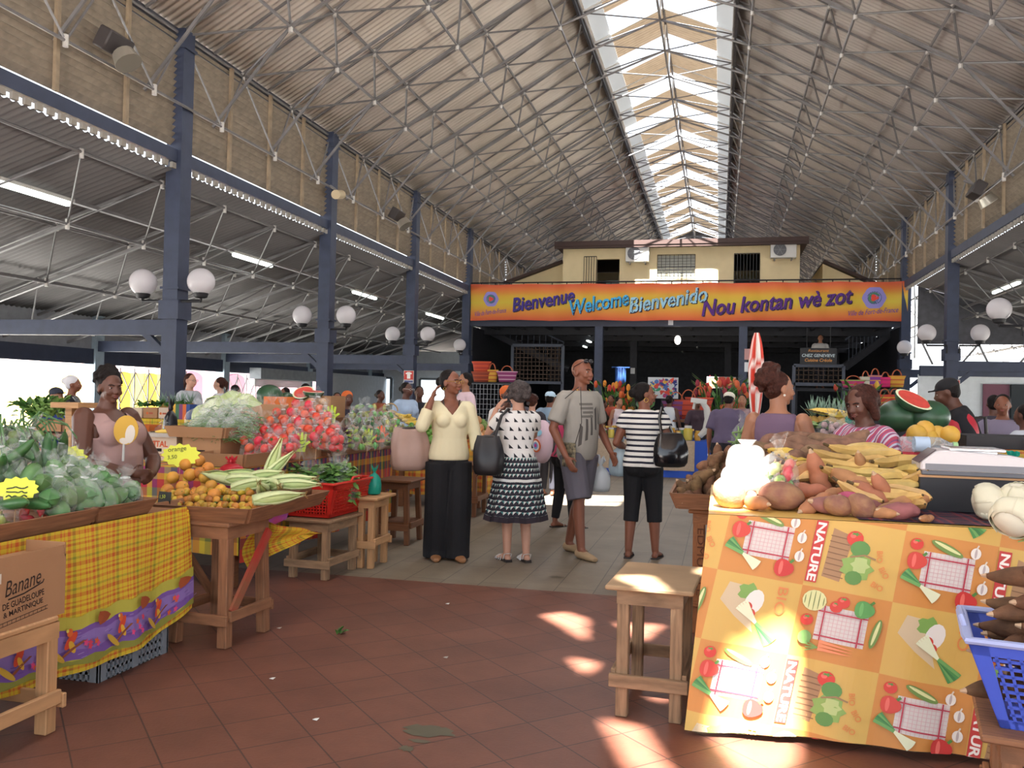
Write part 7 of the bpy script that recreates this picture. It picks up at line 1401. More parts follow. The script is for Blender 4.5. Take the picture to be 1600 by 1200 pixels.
b = MB(); b.ell(P((.0835, -.008, -.04)), .008); attach(o, b, 'earring', M('pearl', '#d9d4c8', .2))
p = at(1358, 640, 5.66)
o, P, up, s = person('vendor with a dark bob in a pink striped top looking down by the watermelons', p.x, 5.66, -.75, -.55, 1.58, 0, 1.12, hair='bob', hairm=REDH, head=(.1, .25), top=coordmat('pink_stripes', 0, 16, [(0, '#b0485e'), (.25, '#c9b6c2'), (.42, '#8a4a6a'), (.6, '#b8bccb'), (.75, '#c05a6e'), (.9, '#7a4a7a')], skew=6), sleeve=.45, tope=.02, bottom=BLK, main=True, lean=.08, arms=(((-.27, .05, 1.10), (-.15, .27, 1.02)), ((.27, .05, 1.10), (.15, .27, 1.02))))
for q in (1, -1): b = MB(); b.ell(P((q*.087, -.005, -.05)), (.012, .016, .016)); attach(o, b, 'earring', GOLD)
# ---- people further in
def far(label, u, v, y, dx, dy, top, bot='#23222a', skin=1, hair='short', female=True, hairm=None, cap=None, lean=0, h=None, sleeve=.45, arms=None, w=1.0, head=(0, 0), z=0):
    p = at(u, v, y); hh = h or min(1.85, max(1.45, p.z-z)); return person(label, p.x, y, dx, dy, hh, skin, w, z=z, female=female, hair=hair, hairm=hairm, top=M('cloth_'+top[1:], top, .85), bottom=M('cloth_'+bot[1:], bot, .85), sleeve=sleeve, cap=cap, lean=lean, arms=arms, head=head, vox=.014)
SCW = M('scarf_white', '#d5d2d6', .8); SCO = M('scarf_orange', '#c9622c', .8)
far('man in a blue vest and dark cap at the street side behind the spring onions', 88, 606, 8.2, .85, -.3, '#3d4f9a', skin=2, female=False, sleeve=0, cap=M('cap_dark', '#2b2f3c', .8), w=1.1)
far('person in black with a white headscarf beside the man in the blue vest', 113, 588, 9.6, .8, .4, '#26262c', hair='scarf', hairm=SCW)
o, P, _, _ = far('shopper in a white shirt with dark glasses and ponytail, facing the street gates', 297, 584, 12.2, .9, -.2, '#b9bcc2', skin=3, hair='pony', hairm=REDH, sleeve=.4); glasses(o, P, M('zip_dark'))
far('shopper in a pale shirt with ponytail facing the one in glasses', 345, 590, 12.6, -.9, -.1, '#c2c3c9', skin=3, hair='pony', hairm=REDH)
far('dark-haired person just past the two ponytailed shoppers', 368, 602, 13.8, .3, .9, '#3a3236'); far('dark-haired person behind the whole watermelons', 446, 606, 14.5, -.5, -.7, '#4a3a3c'); far('person with very dark hair behind the cut watermelons', 478, 600, 13.4, .2, .9, '#2c2a33')
far('vendor with an orange headscarf beyond the tomato bags', 543, 612, 10.8, .7, -.6, '#2f2a36', skin=0, hair='scarf', hairm=SCO); far('dark-haired person beside the orange headscarf, near the blue column', 527, 614, 13, .4, -.8, '#6a5a52')
far('woman wrapped in a brown and orange shawl in front of the white doorway', 594, 610, 15.5, .8, -.3, '#8a4a30', skin=0, hair='bun'); o, P, _, _ = far('woman in a pale blue blouse and white glasses behind the limes', 635, 598, 12.5, .85, -.35, '#a9bdd6', skin=0, hair='bun', sleeve=.7, w=1.15); glasses(o, P, M('white_casing'))
far('dark-haired person in black behind the woman in the pale blue blouse', 655, 604, 13, .4, -.7, '#27262c', skin=0); far('young man in a pink and white polo shirt standing in sunlight', 728, 583, 12.3, -.75, -.55, '#dcc0c8', '#b9b2aa', skin=2, female=False)
far('person with an orange headscarf and white top in front of the grey-haired woman', 792, 604, 9.9, .5, -.7, '#d5d2cf', skin=0, hair='scarf', hairm=SCO, arms=(((-.24, .15, 1.2), (-.12, .25, 1.45)), ((.24, .15, 1.2), (.12, .25, 1.45))))
far('person with light brown hair and a dark top beyond the grey-haired woman', 832, 618, 12.4, .1, .95, '#2e2b33', skin=3, hair='afro', hairm=REDH); far('person in a pale blue cap behind the pink backpack wearer', 860, 612, 12.8, .2, .9, '#8fa6bd', skin=1, female=False, cap=M('cap_pale_blue', '#b9d3e6', .8))
far('woman in an orange-red top at the far booth behind the striped woman', 955, 618, 18.7, -.2, -.9, '#b0503a', skin=1, hair='short'); far('woman with a white sleeveless top at the far booth', 967, 622, 18.3, .6, -.6, '#d3c3c6', skin=2, hair='short', sleeve=0, h=1.5); far('person in a black and yellow dress near the notice post', 942, 624, 18.5, .8, .3, '#2c2a20', '#3a3620', skin=0, h=1.45)
far('woman with a high bun and white top bending over the jars', 1046, 618, 18.4, .3, .9, '#cfd3d6', skin=0, hair='bun', sleeve=0); far('man in a purple shirt and white cap bending by the booth', 1135, 617, 12.6, .25, .95, '#5b5068', skin=1, female=False, cap=M('cap_white', '#d6cfc2', .8), lean=.25, w=1.1, h=1.62)
far('woman in a pink and black top facing out of the booth aisle', 1160, 617, 16.2, -.1, -.95, '#8a6a70', skin=2); far('person in a dark shirt deep in the booth aisle beside the flowers', 1090, 622, 17.5, .4, -.8, '#40303a', skin=0)
far('man in black with a cap bending by the red-signed column', 1528, 610, 8.3, -.75, .2, '#1c1b20', skin=0, female=False, cap=M('cap_black', '#17161a', .8), lean=.35, h=1.75); far('man in a lavender T-shirt standing at the purple doorway', 1567, 617, 9.6, -.3, -.9, '#7d7488', '#26252c', skin=1, female=False)
far('dark-haired person behind the lavender T-shirt man', 1553, 618, 11.5, .1, .9, '#3a3540', skin=0); far('person in a white shirt cut by the picture edge', 1603, 632, 8.6, -.5, .6, '#bfc3cc', '#b9bcc6', skin=0)
far('person in a white shirt up on the restaurant landing behind the menu sign', 1282, 519, 29.8, 0, -1, '#b9b5b2', skin=2, female=False, z=1.98, h=1.75)
far('person in a dark top among the booths beside the banner post', 1215, 628, 19, .2, -.9, '#3b2c30', skin=0); far('person in a red top by the basket shelf in the dark hall', 700, 612, 17, .3, -.9, '#8a3a3a', skin=0)
far('person in a grey top in front of the stacked baskets', 812, 615, 15.5, -.3, .9, '#4f4a52', skin=1, hair='bun'); far('person with cropped hair beyond the bald man', 882, 612, 16.5, .2, .95, '#5a4a44', skin=2, female=False)
rb = E('backpack', (at(1505, 645, 8.15).x, 8.15, 1.22), 'red backpack on the bending man in black', 'backpack'); b = MB(); b.ell((0, 0, 0), (.13, .1, .2)); b.build('body', M('red_nylon', '#b32a38', .5), rb, smooth=180); b = MB(); b.tube([(.08, .05, .15), (.2, .1, .16), (.22, .1, -.1)], .015, 6); b.build('strap', M('zip_dark'), rb)
# ================================================ FARTHER STALLS BEHIND THE SEATED VENDOR
def counter(u0, u1, v, y0, y1, cloth, lab, clab=None):
    a, e = at(u0, v, y0), at(u1, v, y0); table(a.x, e.x, y0, y1, a.z-.01, BROWNW, lab)
    if cloth:
        b = MB(); w = e.x-a.x; b.sheet(lambda s, t: V((a.x-.02+(w+.04)*s, y0-.03+.015*sin(s*w*25)*(1-t), .2+(a.z-.2)*t)), max(6, int(w*14)), 4, su=w, sv=.6); b.sheet(lambda s, t: V((a.x-.02+(w+.04)*s, y0-.03+(y1-y0)*t, a.z)), 4, 4, su=w, sv=y1-y0); T(b.build('stall_cloth', cloth), clab, 'tablecloth')
    return a.z
z1 = counter(-30, 138, 672, 7.4, 8.0, None, 'counter of far greens at the street side behind the spring onions')
for i, (u0, u1, v0, v1, m, lab) in enumerate(((46, 92, 658, 672, CARD, 'brown carton on the far greens counter'), (94, 132, 656, 672, CARDIN, 'darker brown carton at the vendor end of the far greens counter'))):
    a, e = at(u0, v1, 7.5), at(u1, v0, 7.5); carton('carton', (a.x+e.x)/2, 7.66, z1+.005, e.x-a.x, .26, e.z-z1, m, lab, slots=False)
for i, (u, n, lab) in enumerate(((50, 70, 'heap of green leaves nearest the picture edge on the far counter'), (78, 90, 'heap of green leaves beside the mixed vegetable bag on the far counter'))): p = at(u, 654, 7.65); b = MB(); leafy(b, n, .16, .14, i+2, .12, .035); T(b.build('greens', [LEAF, LEAF2][i], loc=(p.x, 7.66, z1+.13)), lab, 'greens')
p = at(122, 650, 7.65); o = E('vegetable_bag', (p.x, 7.66, z1+.12), 'clear bag of red and green vegetables on the far counter', 'plastic bag'); b = MB(); bag_shape(b, .28, .24, 5); b.build('film', FILM, o)
for k in range(14): a = k*2.4; MIX.put((p.x+.08*cos(a)*sqrt(k/14), 7.66+.08*sin(a)*sqrt(k/14), z1+.15+.008*k), rr(), 'red or green vegetable in the clear bag on the far counter', 'far bagged vegetables', 1.2)
a = at(75, 700, 6.4); b = MB(); b.box((a.x, 6.4, a.z/2-.03), (.6, .4, a.z-.06)); T(b.build('crate_stack', M('dark_room'), smooth=0), 'dark crate stack under the carrots behind the vendor', 'crate')
CAR = P_tuber('carrot', 'carrot', .16, .018, M('carrot_orange', '#cf6038', .6, rnd=.1), 61, .05)
for k in range(26): CAR.put((a.x+ru(-.24, .24), 6.4+ru(-.15, .15), a.z-.04+.012*(k % 4)), (ru(-.2, .2), ru(-.2, .2), ru(-.5, .5)), 'orange carrot in the heap behind the seated vendor', 'carrots')
p = at(110, 690, 6.9); b = MB(); b.box((p.x, 6.9, .65), (.07, .07, 1.3)); b.box((p.x+.05, 6.9, 1.3), (.3, .3, .05)); T(b.build('wooden_post', PINE, smooth=0), 'pale wooden stall post right behind the vendor\'s back', 'post')
z2 = counter(196, 300, 653, 9.4, 10.2, MAD, 'counter with a row of fruit cartons behind the seated vendor', 'yellow madras cloth under the row of fruit cartons')
for i, (u0, u1, m, lab) in enumerate(((200, 220, M('white_carton', '#cdb9a4'), 'white fruit carton first in the row behind the vendor'), (222, 244, CARD, 'brown fruit carton with orange marks, second in the row'), (246, 262, M('white_carton'), 'white fruit carton third in the row behind the vendor'), (263, 278, M('blue_carton', '#3a4468', .7), 'dark blue fruit carton last in the row behind the vendor'))):
    a, e = at(u0, 653, 9.45), at(u1, 638, 9.45); c = carton('fruit_carton', (a.x+e.x)/2, 9.62, z2+.006, e.x-a.x, .3, max(.08, e.z-z2), m, lab, slots=False); P = Print(plane_fn((-.06, -.1505, .04), (1, 0, 0), (0, 0, 1))); P.disc(.02, .02, .016, None, '#c9622c'); P.rect(.045, .01, .1, .03, '#a8503a' if i != 3 else '#7f8fc0'); P.build('printed_mark', c)
    b = MB(); leafy(b, 26, .07, .05, i+11, .06, .03); T(b.build('greens', LEAF, loc=((a.x+e.x)/2, 9.62, e.z+.01)), 'green leaves piled on the %s' % ['first white fruit carton', 'brown fruit carton', 'third fruit carton', 'dark blue fruit carton'][i], 'greens')
for i, u in enumerate((256, 270, 284, 298)):
    p = at(u, 636, 10.0); o = E('pineapple', (p.x, 10.0, p.z-.12), 'pineapple with grey-green crown above the fruit cartons', 'pineapple', 'pineapples behind the cartons'); b = MB(); b.ell((0, 0, .08), (.06, .06, .1)); b.build('fruit', M('pineapple_skin'), o); b = MB(); r = random.Random(i)
    for k in range(24): a = r.uniform(0, 6.28); e = r.uniform(.6, 1.4); d = V((cos(a)*cos(e), sin(a)*cos(e), sin(e))); s_ = V((-sin(a), cos(a), 0))*.009; q = V((0, 0, .15)); L = r.uniform(.1, .2); b.add([q-s_, q+s_, q+d*L*.6+s_*.8, q+d*L], [[0, 1, 2, 3]])
    b.build('crown', PINL, o, thick=.002)
z3 = counter(204, 300, 690, 8.3, 8.9, None, 'low dark counter between the vendor and the balance board')
a, e = at(208, 690, 8.4), at(234, 665, 8.4); carton('orange_carton', (a.x+e.x)/2, 8.5, z3+.005, e.x-a.x, .22, e.z-z3, M('orange_card'), 'orange carton on the low counter beside the vendor\'s hands')
p = at(246, 690, 8.4); o = E('bean_bag', (p.x, 8.5, z3+.005), 'clear bag of green pods beside the orange carton', 'plastic bag'); b = MB(); bag_shape(b, .2, .26, 9, neck=.8); b.build('film', FILM, o); b = MB(); strands(b, 50, .08, .16, 3, .12); b.build('green_pods', BEANM, o)['kind'] = 'stuff'
p = at(267, 688, 8.4); b = MB(); b.lathe([(.07, 0), (.09, .1), (.085, .15)], 14); b.ell((0, 0, .15), (.07, .07, .03)); T(b.build('green_tub', M('turquoise_plastic'), loc=(p.x, 8.5, z3+.005)), 'turquoise plastic tub next to the bag of green pods', 'tub')
p = at(284, 672, 9.0); b = MB(); bag_shape(b, .16, .45, 3, neck=.5); T(b.build('black_bag', M('black_plastic'), loc=(p.x, 8.78, z3+.005)), 'tall shiny black bag behind the bananas', 'plastic bag')
p = at(292, 652, 9.55); b = MB(); [b.box((-.12+.05*k, 0, .09), (.05, .2, .19), col=c) for k, c in enumerate(('#c23a30', '#d8a93a', '#3a6a4a', '#7a3a6a', '#d86a2c', '#2f4a8a'))]; T(b.build('striped_box', M('painted_stripes', attr=True), loc=(p.x-.05, 9.55, z2+.005), smooth=0), 'small box with rainbow stripes behind the bean mound', 'box')
p = at(610, 652, 10.6); o = E('straw_bag', (p.x, 10.6, p.z-.12), 'round straw bag standing behind the pepper tray', 'bag'); b = MB(); b.ell((0, 0, .1), (.14, .06, .12)); b.build('body', M('straw', '#a98c62', .8, var=.2, scale=40), o); b = MB(); b.tube([(.1*cos(t*pi/8), 0, .2+.1*sin(t*pi/8)) for t in range(9)], .01, 6); b.build('handle', M('straw'), o)
p = at(608, 655, 10.6); table(p.x-.25, p.x+.2, 10.35, 10.8, p.z-.125, BROWNW, 'far brown table carrying the straw bag')
# ================================================ CRAFT BOOTH IN THE MIDDLE
YBo = 16.8; a, e = at(918, 684, YBo), at(1096, 684, YBo); zt_ = a.z; table(a.x, e.x+.1, YBo+.02, YBo+1.2, zt_-.01, BROWNW, 'long booth table behind the striped woman, covered in cream cloth')
def drape(x0, x1, z0, z1, y, mat, nm, lab, dx=0): b = MB(); b.sheet(lambda s, t: V((x0+(x1-x0)*s+dx*(1-t), y+.012*sin(s*30)*(1-t), z0+(z1-z0)*t)), 40, 4); T(b.build(nm, mat), lab, 'cloth')
drape(a.x, e.x-.12, at(1000, 733, YBo).z, zt_+.005, YBo-.04, M('burlap', '#b5a18b', .9, var=.08, scale=30), 'cream_cloth', 'plain cream cloth on the front of the long booth table'); BLUEC = M('royal_blue_cloth', '#2f55b8', .8)
b = MB(); b.sheet(lambda s, t: V((a.x+(e.x-a.x+.12)*s, YBo-.02+.012*sin(s*30)*(1-t), at(1000, 744, YBo).z+(zt_-at(1000, 744, YBo).z)*t)), 40, 4); b.sheet(lambda s, t: V((e.x+.1+.1*(1-t)+.02*sin(s*9), YBo-.02+1.2*s, .12+(zt_-.12)*t)), 12, 4); b.sheet(lambda s, t: V((a.x+(e.x-a.x+.1)*s, YBo-.02+1.2*t, zt_)), 4, 4); T(b.build('blue_cloth', BLUEC), 'bright blue cloth under and beside the cream cloth of the booth table', 'cloth')
JC = ['#b5432f', '#c9923a', '#8a5a34', '#d3cdc2', '#5f7a4a', '#7a3a2c', '#c8b24a', '#4a4a52']; jar = {}
for i in range(8):
    o = E('jar', cat='jar'); b = MB(); b.lathe([(.05, 0), (.055, .02), (.055, .13), (.04, .15)], 12); b.build('glass_body', M('jar_%d' % i, JC[i], .25), o); b = MB(); b.lathe([(.044, .15), (.044, .18)], 12); b.build('lid', M('jar_lid', '#c9a24a', .4, metal=.4) if i % 2 else M('white_casing'), o); jar[i] = Proto(o)
JN = ['red', 'amber', 'brown', 'pale', 'green', 'dark red', 'yellow', 'black']
for k in range(34): u = 925+k*5.0; p = at(u, 684, YBo+.2+.3*(k % 3)); jar[k % 8].put((p.x, YBo+.18+.3*(k % 3), zt_+.004), (0, 0, 0), '%s jar among the spice jars on the long booth table' % JN[k % 8], 'spice jars, '+JN[k % 8], ru(.9, 1.6))
b = MB(); P_ = [at(u, v, YBo+.1) for u, v in ((1093, 682), (1103, 672), (1107, 655), (1104, 638), (1097, 628))]; b.tube(P_, [.05, .07, .075, .06, .045], 8); c = P_[-1]; b.box((c.x-.06, c.y, c.z+.02), (.3, .12, .09), rot(0, .1, 0)); b.tube([P_[-1], P_[-1]+V((-.14, 0, -.02)), P_[-1]+V((-.16, 0, -.14))], .03, 6); T(b.build('white_arch_lamp', M('white_casing')), 'white curved arm like a desk lamp at the end of the booth table', 'lamp')
def basket_bag(u, v0, v1, w, y, col, col2, lab, handle=True, flare=1.2):
    p, q = at(u, v1, y), at(u, v0, y); h = q.z-p.z; hb = h*(.62 if handle else .95); o = E('woven_basket', p, lab, 'basket'); b = MB(); n = 20; prof = [(w*.42, 0), (w*.46, hb*.3), (w*.5, hb*.7), (w*.5*flare, hb)]; b.lathe(prof, n, caps=False); b.lathe([(.001, .002), (w*.42, .002)], n, caps=False); b.v = [(x, y_*.5, z) for x, y_, z in b.v]
    b.build('weave', coordmat('weave_%s_%s' % (col[1:], col2[1:]), 2, 9, [(0, col), (.55, col2), (.8, col)]), o, thick=.006)
    if handle: 
        for s_ in (-1, 1): b = MB(); b.tube([(w*.3*cos(t*pi/8), s_*.03, hb*.9+(h-hb)*sin(t*pi/8)) for t in range(9)], .012, 6); b.build('handle', M('straw_red', '#a8583a', .7), o)
    return o
def shelf(u0, u1, v, y, lab, grid=0):
    a, e = at(u0, v, y), at(u1, v, y); o = E('shelf_rack', (a.x, y, 0), lab, 'shelf'); b = MB(); b.box(((e.x-a.x)/2, .2, a.z-.02), (e.x-a.x, .5, .04)); b.build('shelf_board', DARK, o, smooth=0)
    b = MB(); lattice(b, (0, -.03, .1), (1, 0, 0), (0, 0, 1), e.x-a.x, a.z-.15, int((e.x-a.x)/.1), 12, .012, .012); b.build('wire_grid', M('pale_wire', '#8a8d92', .4) if grid else IRON, o, smooth=0); return o
shelf(734, 802, 597, 24, 'wire grid rack carrying red and purple baskets below the mezzanine', 1)
basket_bag(752, 564, 582, .5, 24.1, '#a83a2c', '#c9552f', 'red woven basket stacked on the copper one', False); basket_bag(752, 580, 597, .52, 24.1, '#8a3a28', '#b5532f', 'copper red woven basket standing on the wire rack', False); basket_bag(769, 566, 597, .3, 24.1, '#c9963a', '#a8502f', 'yellow and red tall woven basket on the wire rack'); basket_bag(792, 570, 597, .55, 24.1, '#8a3a6a', '#c9a0b0', 'purple striped woven basket with handles on the wire rack')
shelf(1317, 1416, 607, 23.5, 'dark shelf of colourful straw bags near the pink-striped vendor')
for u, v0, v1, w, c1, c2, lab in ((1333, 586, 606, .55, '#b03a6a', '#7f9a4a', 'pink and green flat straw bag, first on the dark shelf'), (1352, 578, 606, .24, '#b9b5a4', '#8a8a7a', 'whitish straw bag on the dark shelf'), (1367, 574, 606, .3, '#7a3a8a', '#c98a4a', 'purple straw bag with long handles on the dark shelf'), (1383, 580, 605, .28, '#c92a6a', '#a82a5a', 'magenta straw bag on the dark shelf'), (1401, 576, 605, .36, '#c9963a', '#b0502f', 'yellow straw bag last on the dark shelf')): basket_bag(u, v0, v1, w, 23.6, c1, c2, lab)
q = at(1390, 634, 21.5); b = MB(); b.box((q.x, 21.6, q.z/2-.003), (.9, .6, q.z-.006)); T(b.build('display_stand', DARK, smooth=0), 'dark display stand under the red-banded baskets', 'stand')
for u, lab in ((1382, 'red-banded basket with a hoop handle below the dark shelf'), (1398, 'red-banded basket with a hoop handle beside the watermelons')): basket_bag(u, 606, 634, .34, 21.5, '#b8402f', '#c9a03a', lab)
for u, v0, lab in ((1075, 606, 'orange-red woven basket on the booth behind the jars'), (1092, 600, 'taller red woven basket on the booth behind the jars'), (1056, 610, 'purple woven basket behind the woman with the bun')): basket_bag(u, v0, 655, .5, 18.6, '#b5452f' if u != 1056 else '#6a3a6a', '#8a342a', lab)
table(at(1040, 655, 18.4).x, at(1105, 655, 18.4).x, 18.3, 19.1, at(1075, 656, 18.6).z-.004, BROWNW, 'second booth table holding the red woven baskets')
def canvas(u0, u1, v0, v1, y, cols, bgc, lab, seed):
    a, e = at(u0, v1, y), at(u1, v0, y); o = E('painted_panel', ((a.x+e.x)/2, y, a.z), lab, 'painting'); b = MB(); b.box((0, .02, (e.z-a.z)/2), (e.x-a.x, .03, e.z-a.z)); b.build('canvas', M('canvas_'+bgc[1:], bgc, .7), o, smooth=0); r = random.Random(seed); P = Print(plane_fn((-(e.x-a.x)/2, .003, 0), (1, 0, 0), (0, 0, 1)))
    for k in range(60): P.disc(r.uniform(.06, .94)*(e.x-a.x), r.uniform(.1, .9)*(e.z-a.z), r.uniform(.02, .07), r.uniform(.02, .08), r.choice(cols), r.uniform(0, 3), 10, r.randint(2, 5), .3)
    P.build('brush_marks', o); b = MB(); b.box((0, .03, -a.z/2), (.08, .04, a.z)); b.build('easel_post', DARK, o, smooth=0)
canvas(1012, 1060, 590, 622, 22, ['#c94a3a', '#d89a3a', '#4a6aa8', '#3a8a6a', '#a83a6a', '#2f3a7a', '#d8c86a'], '#c3c8cc', 'white panel painted with bright colour splashes below the mezzanine', 3); canvas(1104, 1150, 589, 606, 24, ['#b54a3a', '#a83a4a', '#c99a5a'], '#8f8a86', 'grey panel with red flower shapes beside the umbrella', 5)
a, e = at(961, 601, 23), at(978, 574, 23); b = MB(); b.sheet(lambda s, t: V((a.x+(e.x-a.x)*s, 23+.04*sin(s*14), a.z+(e.z-a.z)*t)), 16, 6); b.bar((a.x-.1, 23, e.z), (e.x+.1, 23, e.z), .03); b.bar((a.x+.15, 23, 0), (a.x+.15, 23, e.z), .04); T(b.build('blue_hanging', M('blue_batik', '#27508f', .8, col2='#1d3560', scale=6)), 'blue patterned cloth hanging on a stand below the mezzanine', 'cloth')
def flowers(u, v, y, n, cols, lab, seed, sc=1):
    p = at(u, v, y); o = E('flower_display', (p.x, y, 0), lab, 'flowers'); r = random.Random(seed); b = MB(); b.lathe([(.2, 0), (.26, .5), (.24, .55)], 14); b.build('pot', DARK, o); b = MB(); fb = MB()
    for k in range(n):
        a = r.uniform(0, 6.28); q = r.random()**.5*.55*sc; h = p.z-.5+r.uniform(0, .75); tip = V((q*cos(a), q*sin(a), max(.7, h))); b.tube([(0, 0, .5), tip*.5+V((0, 0, .3)), tip], .008, 4); d = V((cos(a), sin(a), .8)).normalized(); s_ = V((-sin(a), cos(a), 0))
        if k % 2: b.add([tip, tip+d*.12+s_*.05, tip+d*.28, tip+d*.12-s_*.05], [[0, 1, 2, 3]])
        else: fb.ell(tip, (.05, .05, .09), None, 7, 5, col=r.choice(cols))
    b.build('leaves', LEAF, o); fb.build('blossoms', M('blossom_paint', attr=True, rough=.6), o)
flowers(958, 615, 20.6, 70, ['#c9502c', '#d8882c', '#b5342f'], 'red and orange tropical flowers by the notice post', 3); flowers(1125, 612, 19.5, 60, ['#b5342f', '#c9603a', '#8a2a3a'], 'red flowers in front of the grey painted panel', 6); flowers(1150, 612, 21, 50, ['#c96a3a', '#b5342f'], 'red and green flowers beside the umbrella pole', 9); flowers(1000, 630, 20.5, 40, ['#d8a03a', '#c9602c'], 'orange flowers behind the striped woman', 12); flowers(1340, 616, 20, 40, ['#c9a03a', '#a8402f', '#d86a2c'], 'yellow and red flowers below the straw bag shelf', 15)
# menu sign, notices
a, e = at(1250, 569, 28.86), at(1308, 544, 28.86); o = E('menu_sign', (a.x, 28.86, a.z), 'black restaurant sign with orange and white lettering below the banner', 'sign'); w, h = e.x-a.x, e.z-a.z; b = MB(); b.box((w/2, .03, h/2), (w, .04, h)); b.build('board', M('black_board'), o, smooth=0); P = Print(plane_fn((0, .005, 0), (1, 0, 0), (0, 0, 1)))
P.text('Restaurant', w*.22, h*.76, h*.16, '#c98a4a', 0, w=w*.56, shear=.2); P.text('CHEZ GENEVIEVE', w*.05, h*.45, h*.19, '#b9c9d0', 0, w=w*.9, shear=.2, bold=.02); P.text('Cuisine Cr\u00e9ole', w*.13, h*.16, h*.2, '#c98a4a', 0, w=w*.74, shear=.2, bold=.02); P.build('lettering', o); b = MB(); b.bar((.2, .03, h), (.2, .03, zb-a.z), .02); b.bar((w-.2, .03, h), (w-.2, .03, zb-a.z), .02); b.build('hanger', IRON, o, smooth=0)
def notice(u0, u1, v0, v1, y, col, lab): a, e = at(u0, v1, y), at(u1, v0, y); b = MB(); b.box(((a.x+e.x)/2, y, (a.z+e.z)/2), (e.x-a.x, .01, e.z-a.z)); T(b.build('notice', M('paper_'+col[1:], col, .7), smooth=0), lab, 'notice')
notice(930, 941, 624, 641, YM-.03, '#d5cfc6', 'cream paper notice taped low on the blue-grey post'); notice(932, 937, 614, 622, YM-.03, '#cfd6df', 'small white notice above the cream one on the blue-grey post'); notice(1163, 1172, 545, 562, YM-.03, '#b58a8a', 'reddish poster on the post behind the umbrella'); notice(1163, 1171, 566, 581, YM-.03, '#d3d6dc', 'white poster below the reddish one behind the umbrella'); notice(985, 992, 575, 584, 34.16, '#d8dade', 'small white notice on the dark post'); notice(1044, 1052, 499, 508, YM-.02, '#b9bcc2', 'white box fixed to the beam under the banner')
# lattice screens and stairs under the mezzanine
def screen(u0, u1, v0, v1, y, lab):
    a, e = at(u0, v1, y), at(u1, v0, y); w, h = e.x-a.x, e.z-a.z; o = E('lattice_screen', (a.x, y, 0), lab, 'screen'); b = MB()
    for z in (a.z, e.z): b.bar((0, 0, z), (w, 0, z), .1)
    b.bar((0, 0, 0), (0, 0, e.z), .1); b.bar((w, 0, 0), (w, 0, e.z), .1); b.build('frame', M('slate_paint', '#4a4f5c', .6), o, smooth=0); b = MB(); lattice(b, (0, 0, a.z), (1, 0, 0), (0, 0, 1), w, h, int(w/.14), int(h/.14), .025, .02); b.build('grid', M('timber_dark', '#4a3a2f', .7), o, smooth=0)
screen(800, 880, 540, 597, 30.2, 'brown lattice screen in a slate frame behind the orange headscarf'); screen(1240, 1318, 572, 600, 29.35, 'lattice screen of the restaurant landing under the menu sign')
def stair(u0, v0, u1, v1, y, lab):
    a, e = at(u0, v0, y), at(u1, v1, y); o = E('staircase', (0, 0, 0), lab, 'stairs'); 
    for k in (0, 1.1): b = MB(); b.bar((a.x, y+k, a.z), (e.x, y+k, e.z), .06, .22); b.build('stringer', DARK, o, smooth=0)
    n = 14; b = MB()
    for k in range(n): t = (k+.5)/n; b.box((a.x+(e.x-a.x)*t, y+.55, a.z+(e.z-a.z)*t), (abs(e.x-a.x)/n+.05, 1.05, .04))
    b.build('treads', M('slate_paint'), o, smooth=0); b = MB(); b.tube([(a.x, y, a.z+.95), (e.x, y, e.z+.95)], .03, 6)
    for k in range(n): t = k/n; q = V((a.x+(e.x-a.x)*t, y, a.z+(e.z-a.z)*t)); b.tube([q, q+V((0, 0, .95))], .014, 5)
    b.build('handrail', M('slate_paint'), o)
stair(880, 575, 752, 512, 31.5, 'dark staircase rising to the mezzanine behind the baskets'); stair(1405, 512, 1320, 575, 31.0, 'dark staircase rising to the mezzanine behind the straw bags')
a, e = at(1238, 572, 29.8), at(1325, 572, 29.8); b = MB(); b.box(((a.x+e.x)/2, 30.4, 1.93), (e.x-a.x, 1.8, .1)); [b.box((x_, y_, .94), (.12, .12, 1.88)) for x_ in (a.x+.1, e.x-.1) for y_ in (29.7, 31.1)]; T(b.build('landing', DARK, smooth=0), 'dark raised landing behind the menu sign', 'landing')
for i, (u, v) in enumerate(((905, 568), (1060, 560), (1090, 556))): b = MB(); b.box((0, 0, 0), (.06, .9, .05)); o = b.build('fluorescent_light', TUBE if i == 0 else M('white_casing'), smooth=0); p = at(u, v, 36+i); o.location = (p.x, (37.5, 41, 37.5)[i], zb-.155); T(o, ['faint glowing tube', 'unlit white tube', 'second unlit white tube'][i]+' hanging deep under the mezzanine', 'light')
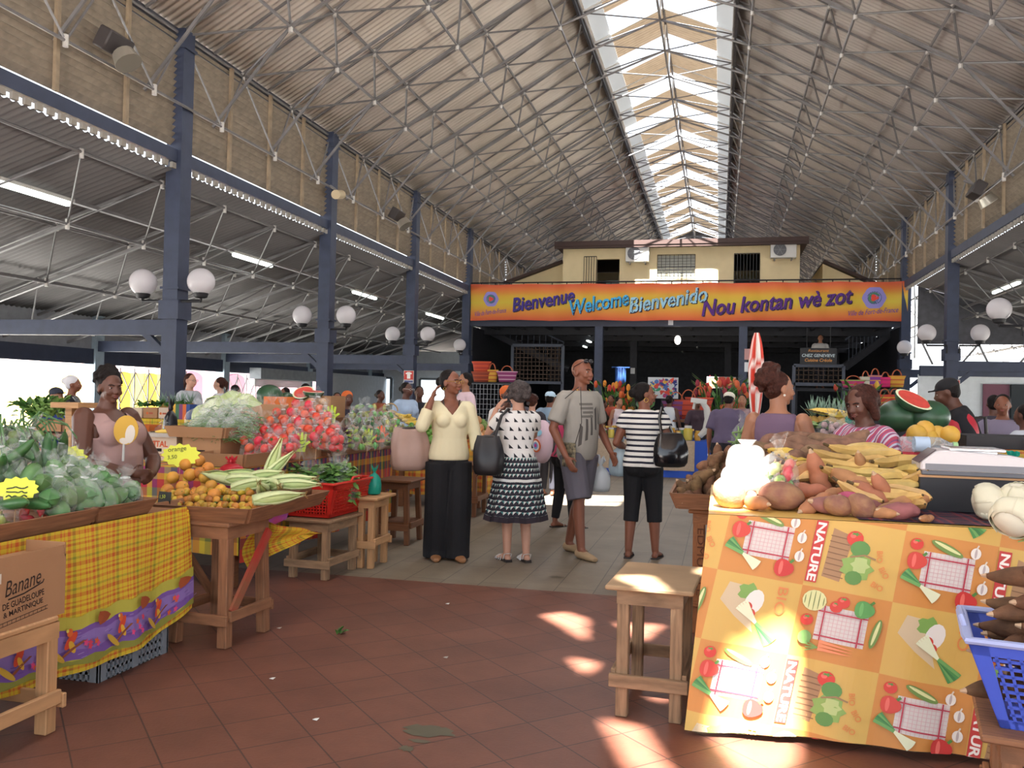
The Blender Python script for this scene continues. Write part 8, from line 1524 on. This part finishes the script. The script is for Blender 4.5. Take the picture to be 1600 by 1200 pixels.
# ================================================ right-hand odds and ends, floor scraps
p = at(1578, 752, 5.6); table(p.x-.15, p.x+.9, 5.5, 6.3, at(1578, 752, 5.6).z, BROWNW, 'brown table at the picture edge behind the cabbages'); b = MB(); bag_shape(b, .16, .16, 5, neck=.5); T(b.build('green_bag', M('turquoise_plastic'), loc=(p.x+.02, 5.62, p.z+.005)), 'turquoise plastic bag on the brown table beyond the balance', 'plastic bag')
q = at(1597, 700, 6.2); carton('detergent_box', q.x+.08, 6.1, p.z+.005, .18, .14, max(.2, q.z-p.z+.05), M('white_carton'), 'white and red packet at the picture edge', slots=False)
for i, (x_, y_, z_, lab) in enumerate(((2.35, 6.2, 1.2, 'dark crate on the raised counter beside the yellow melons'), (2.3, 6.55, 1.2, 'dark crate behind the yellow melons, partly under the people'))): b = MB(); b.box((x_, y_, z_+.07), (.45, .25, .13)); T(b.build('crate', M('dark_room'), smooth=0), lab, 'crate')
for i, (u, v, c, lab) in enumerate(((425, 1061, '#d9d9d6', 'white paper scrap on the red tiles nearest the trestle'), (493, 1125, '#dcdcd8', 'white paper scrap on the red tiles nearest the camera'), (699, 944, '#d8d8d4', 'white paper scrap on the red tiles near the grey paving'), (696, 1028, '#a9a49a', 'greyish paper scrap in the middle of the red tiles'), (436, 982, '#c9c4ba', 'tiny pale scrap between the trestle and the grey paving'))):
    p = gz(u, v); b = MB(); b.add([(-.012, -.008, .003), (.012, -.012, .002), (.014, .01, .006), (-.006, .013, .002)], [[0, 1, 2, 3]]); T(b.build('paper_scrap', M('scrap_'+c[1:], c, .8), loc=(p.x, p.y, .001), thick=.001, smooth=0), lab, 'litter')
p = gz(530, 993); b = MB(); leafy(b, 5, .03, .01, 2, .05, .015); T(b.build('fallen_leaf', LEAF, loc=(p.x, p.y, .004)), 'green leaf scrap fallen on the red tiles', 'leaf')
def stain(u, v, rx, ry, seed): p = gz(u, v); f = random.Random(seed); b = MB(); n = 22; P_ = [(rx*cos(6.283*k/n)*f.uniform(.6, 1.15), ry*sin(6.283*k/n)*f.uniform(.6, 1.15), 0) for k in range(n)]; b.add([(0, 0, 0)]+P_, [[0, 1+k, 1+(k+1) % n] for k in range(n)]); S(b.build('floor_stain', M('damp_stain', '#55503f', .45), loc=(p.x, p.y, .0015), smooth=0))
stain(672, 1142, .13, .07, 3); stain(636, 1170, .035, .03, 4); stain(655, 1158, .05, .02, 5); stain(870, 902, .07, .05, 7)
b = MB(); b.tube([at(1424, 384, YM-.3), at(1428, 430, YM-.3), at(1430, 480, YM-.3), at(1429, 560, YM-.3)], .025, 6); T(b.build('conduit', M('white_casing')), 'pale cable conduit running down beside the banner end', 'cable')
# ================================================ tidy: kinds that found no place in the scene
for p in PROTOS:
    if not p.used:
        for c in list(p.o.children): bpy.data.objects.remove(c)
        bpy.data.objects.remove(p.o)
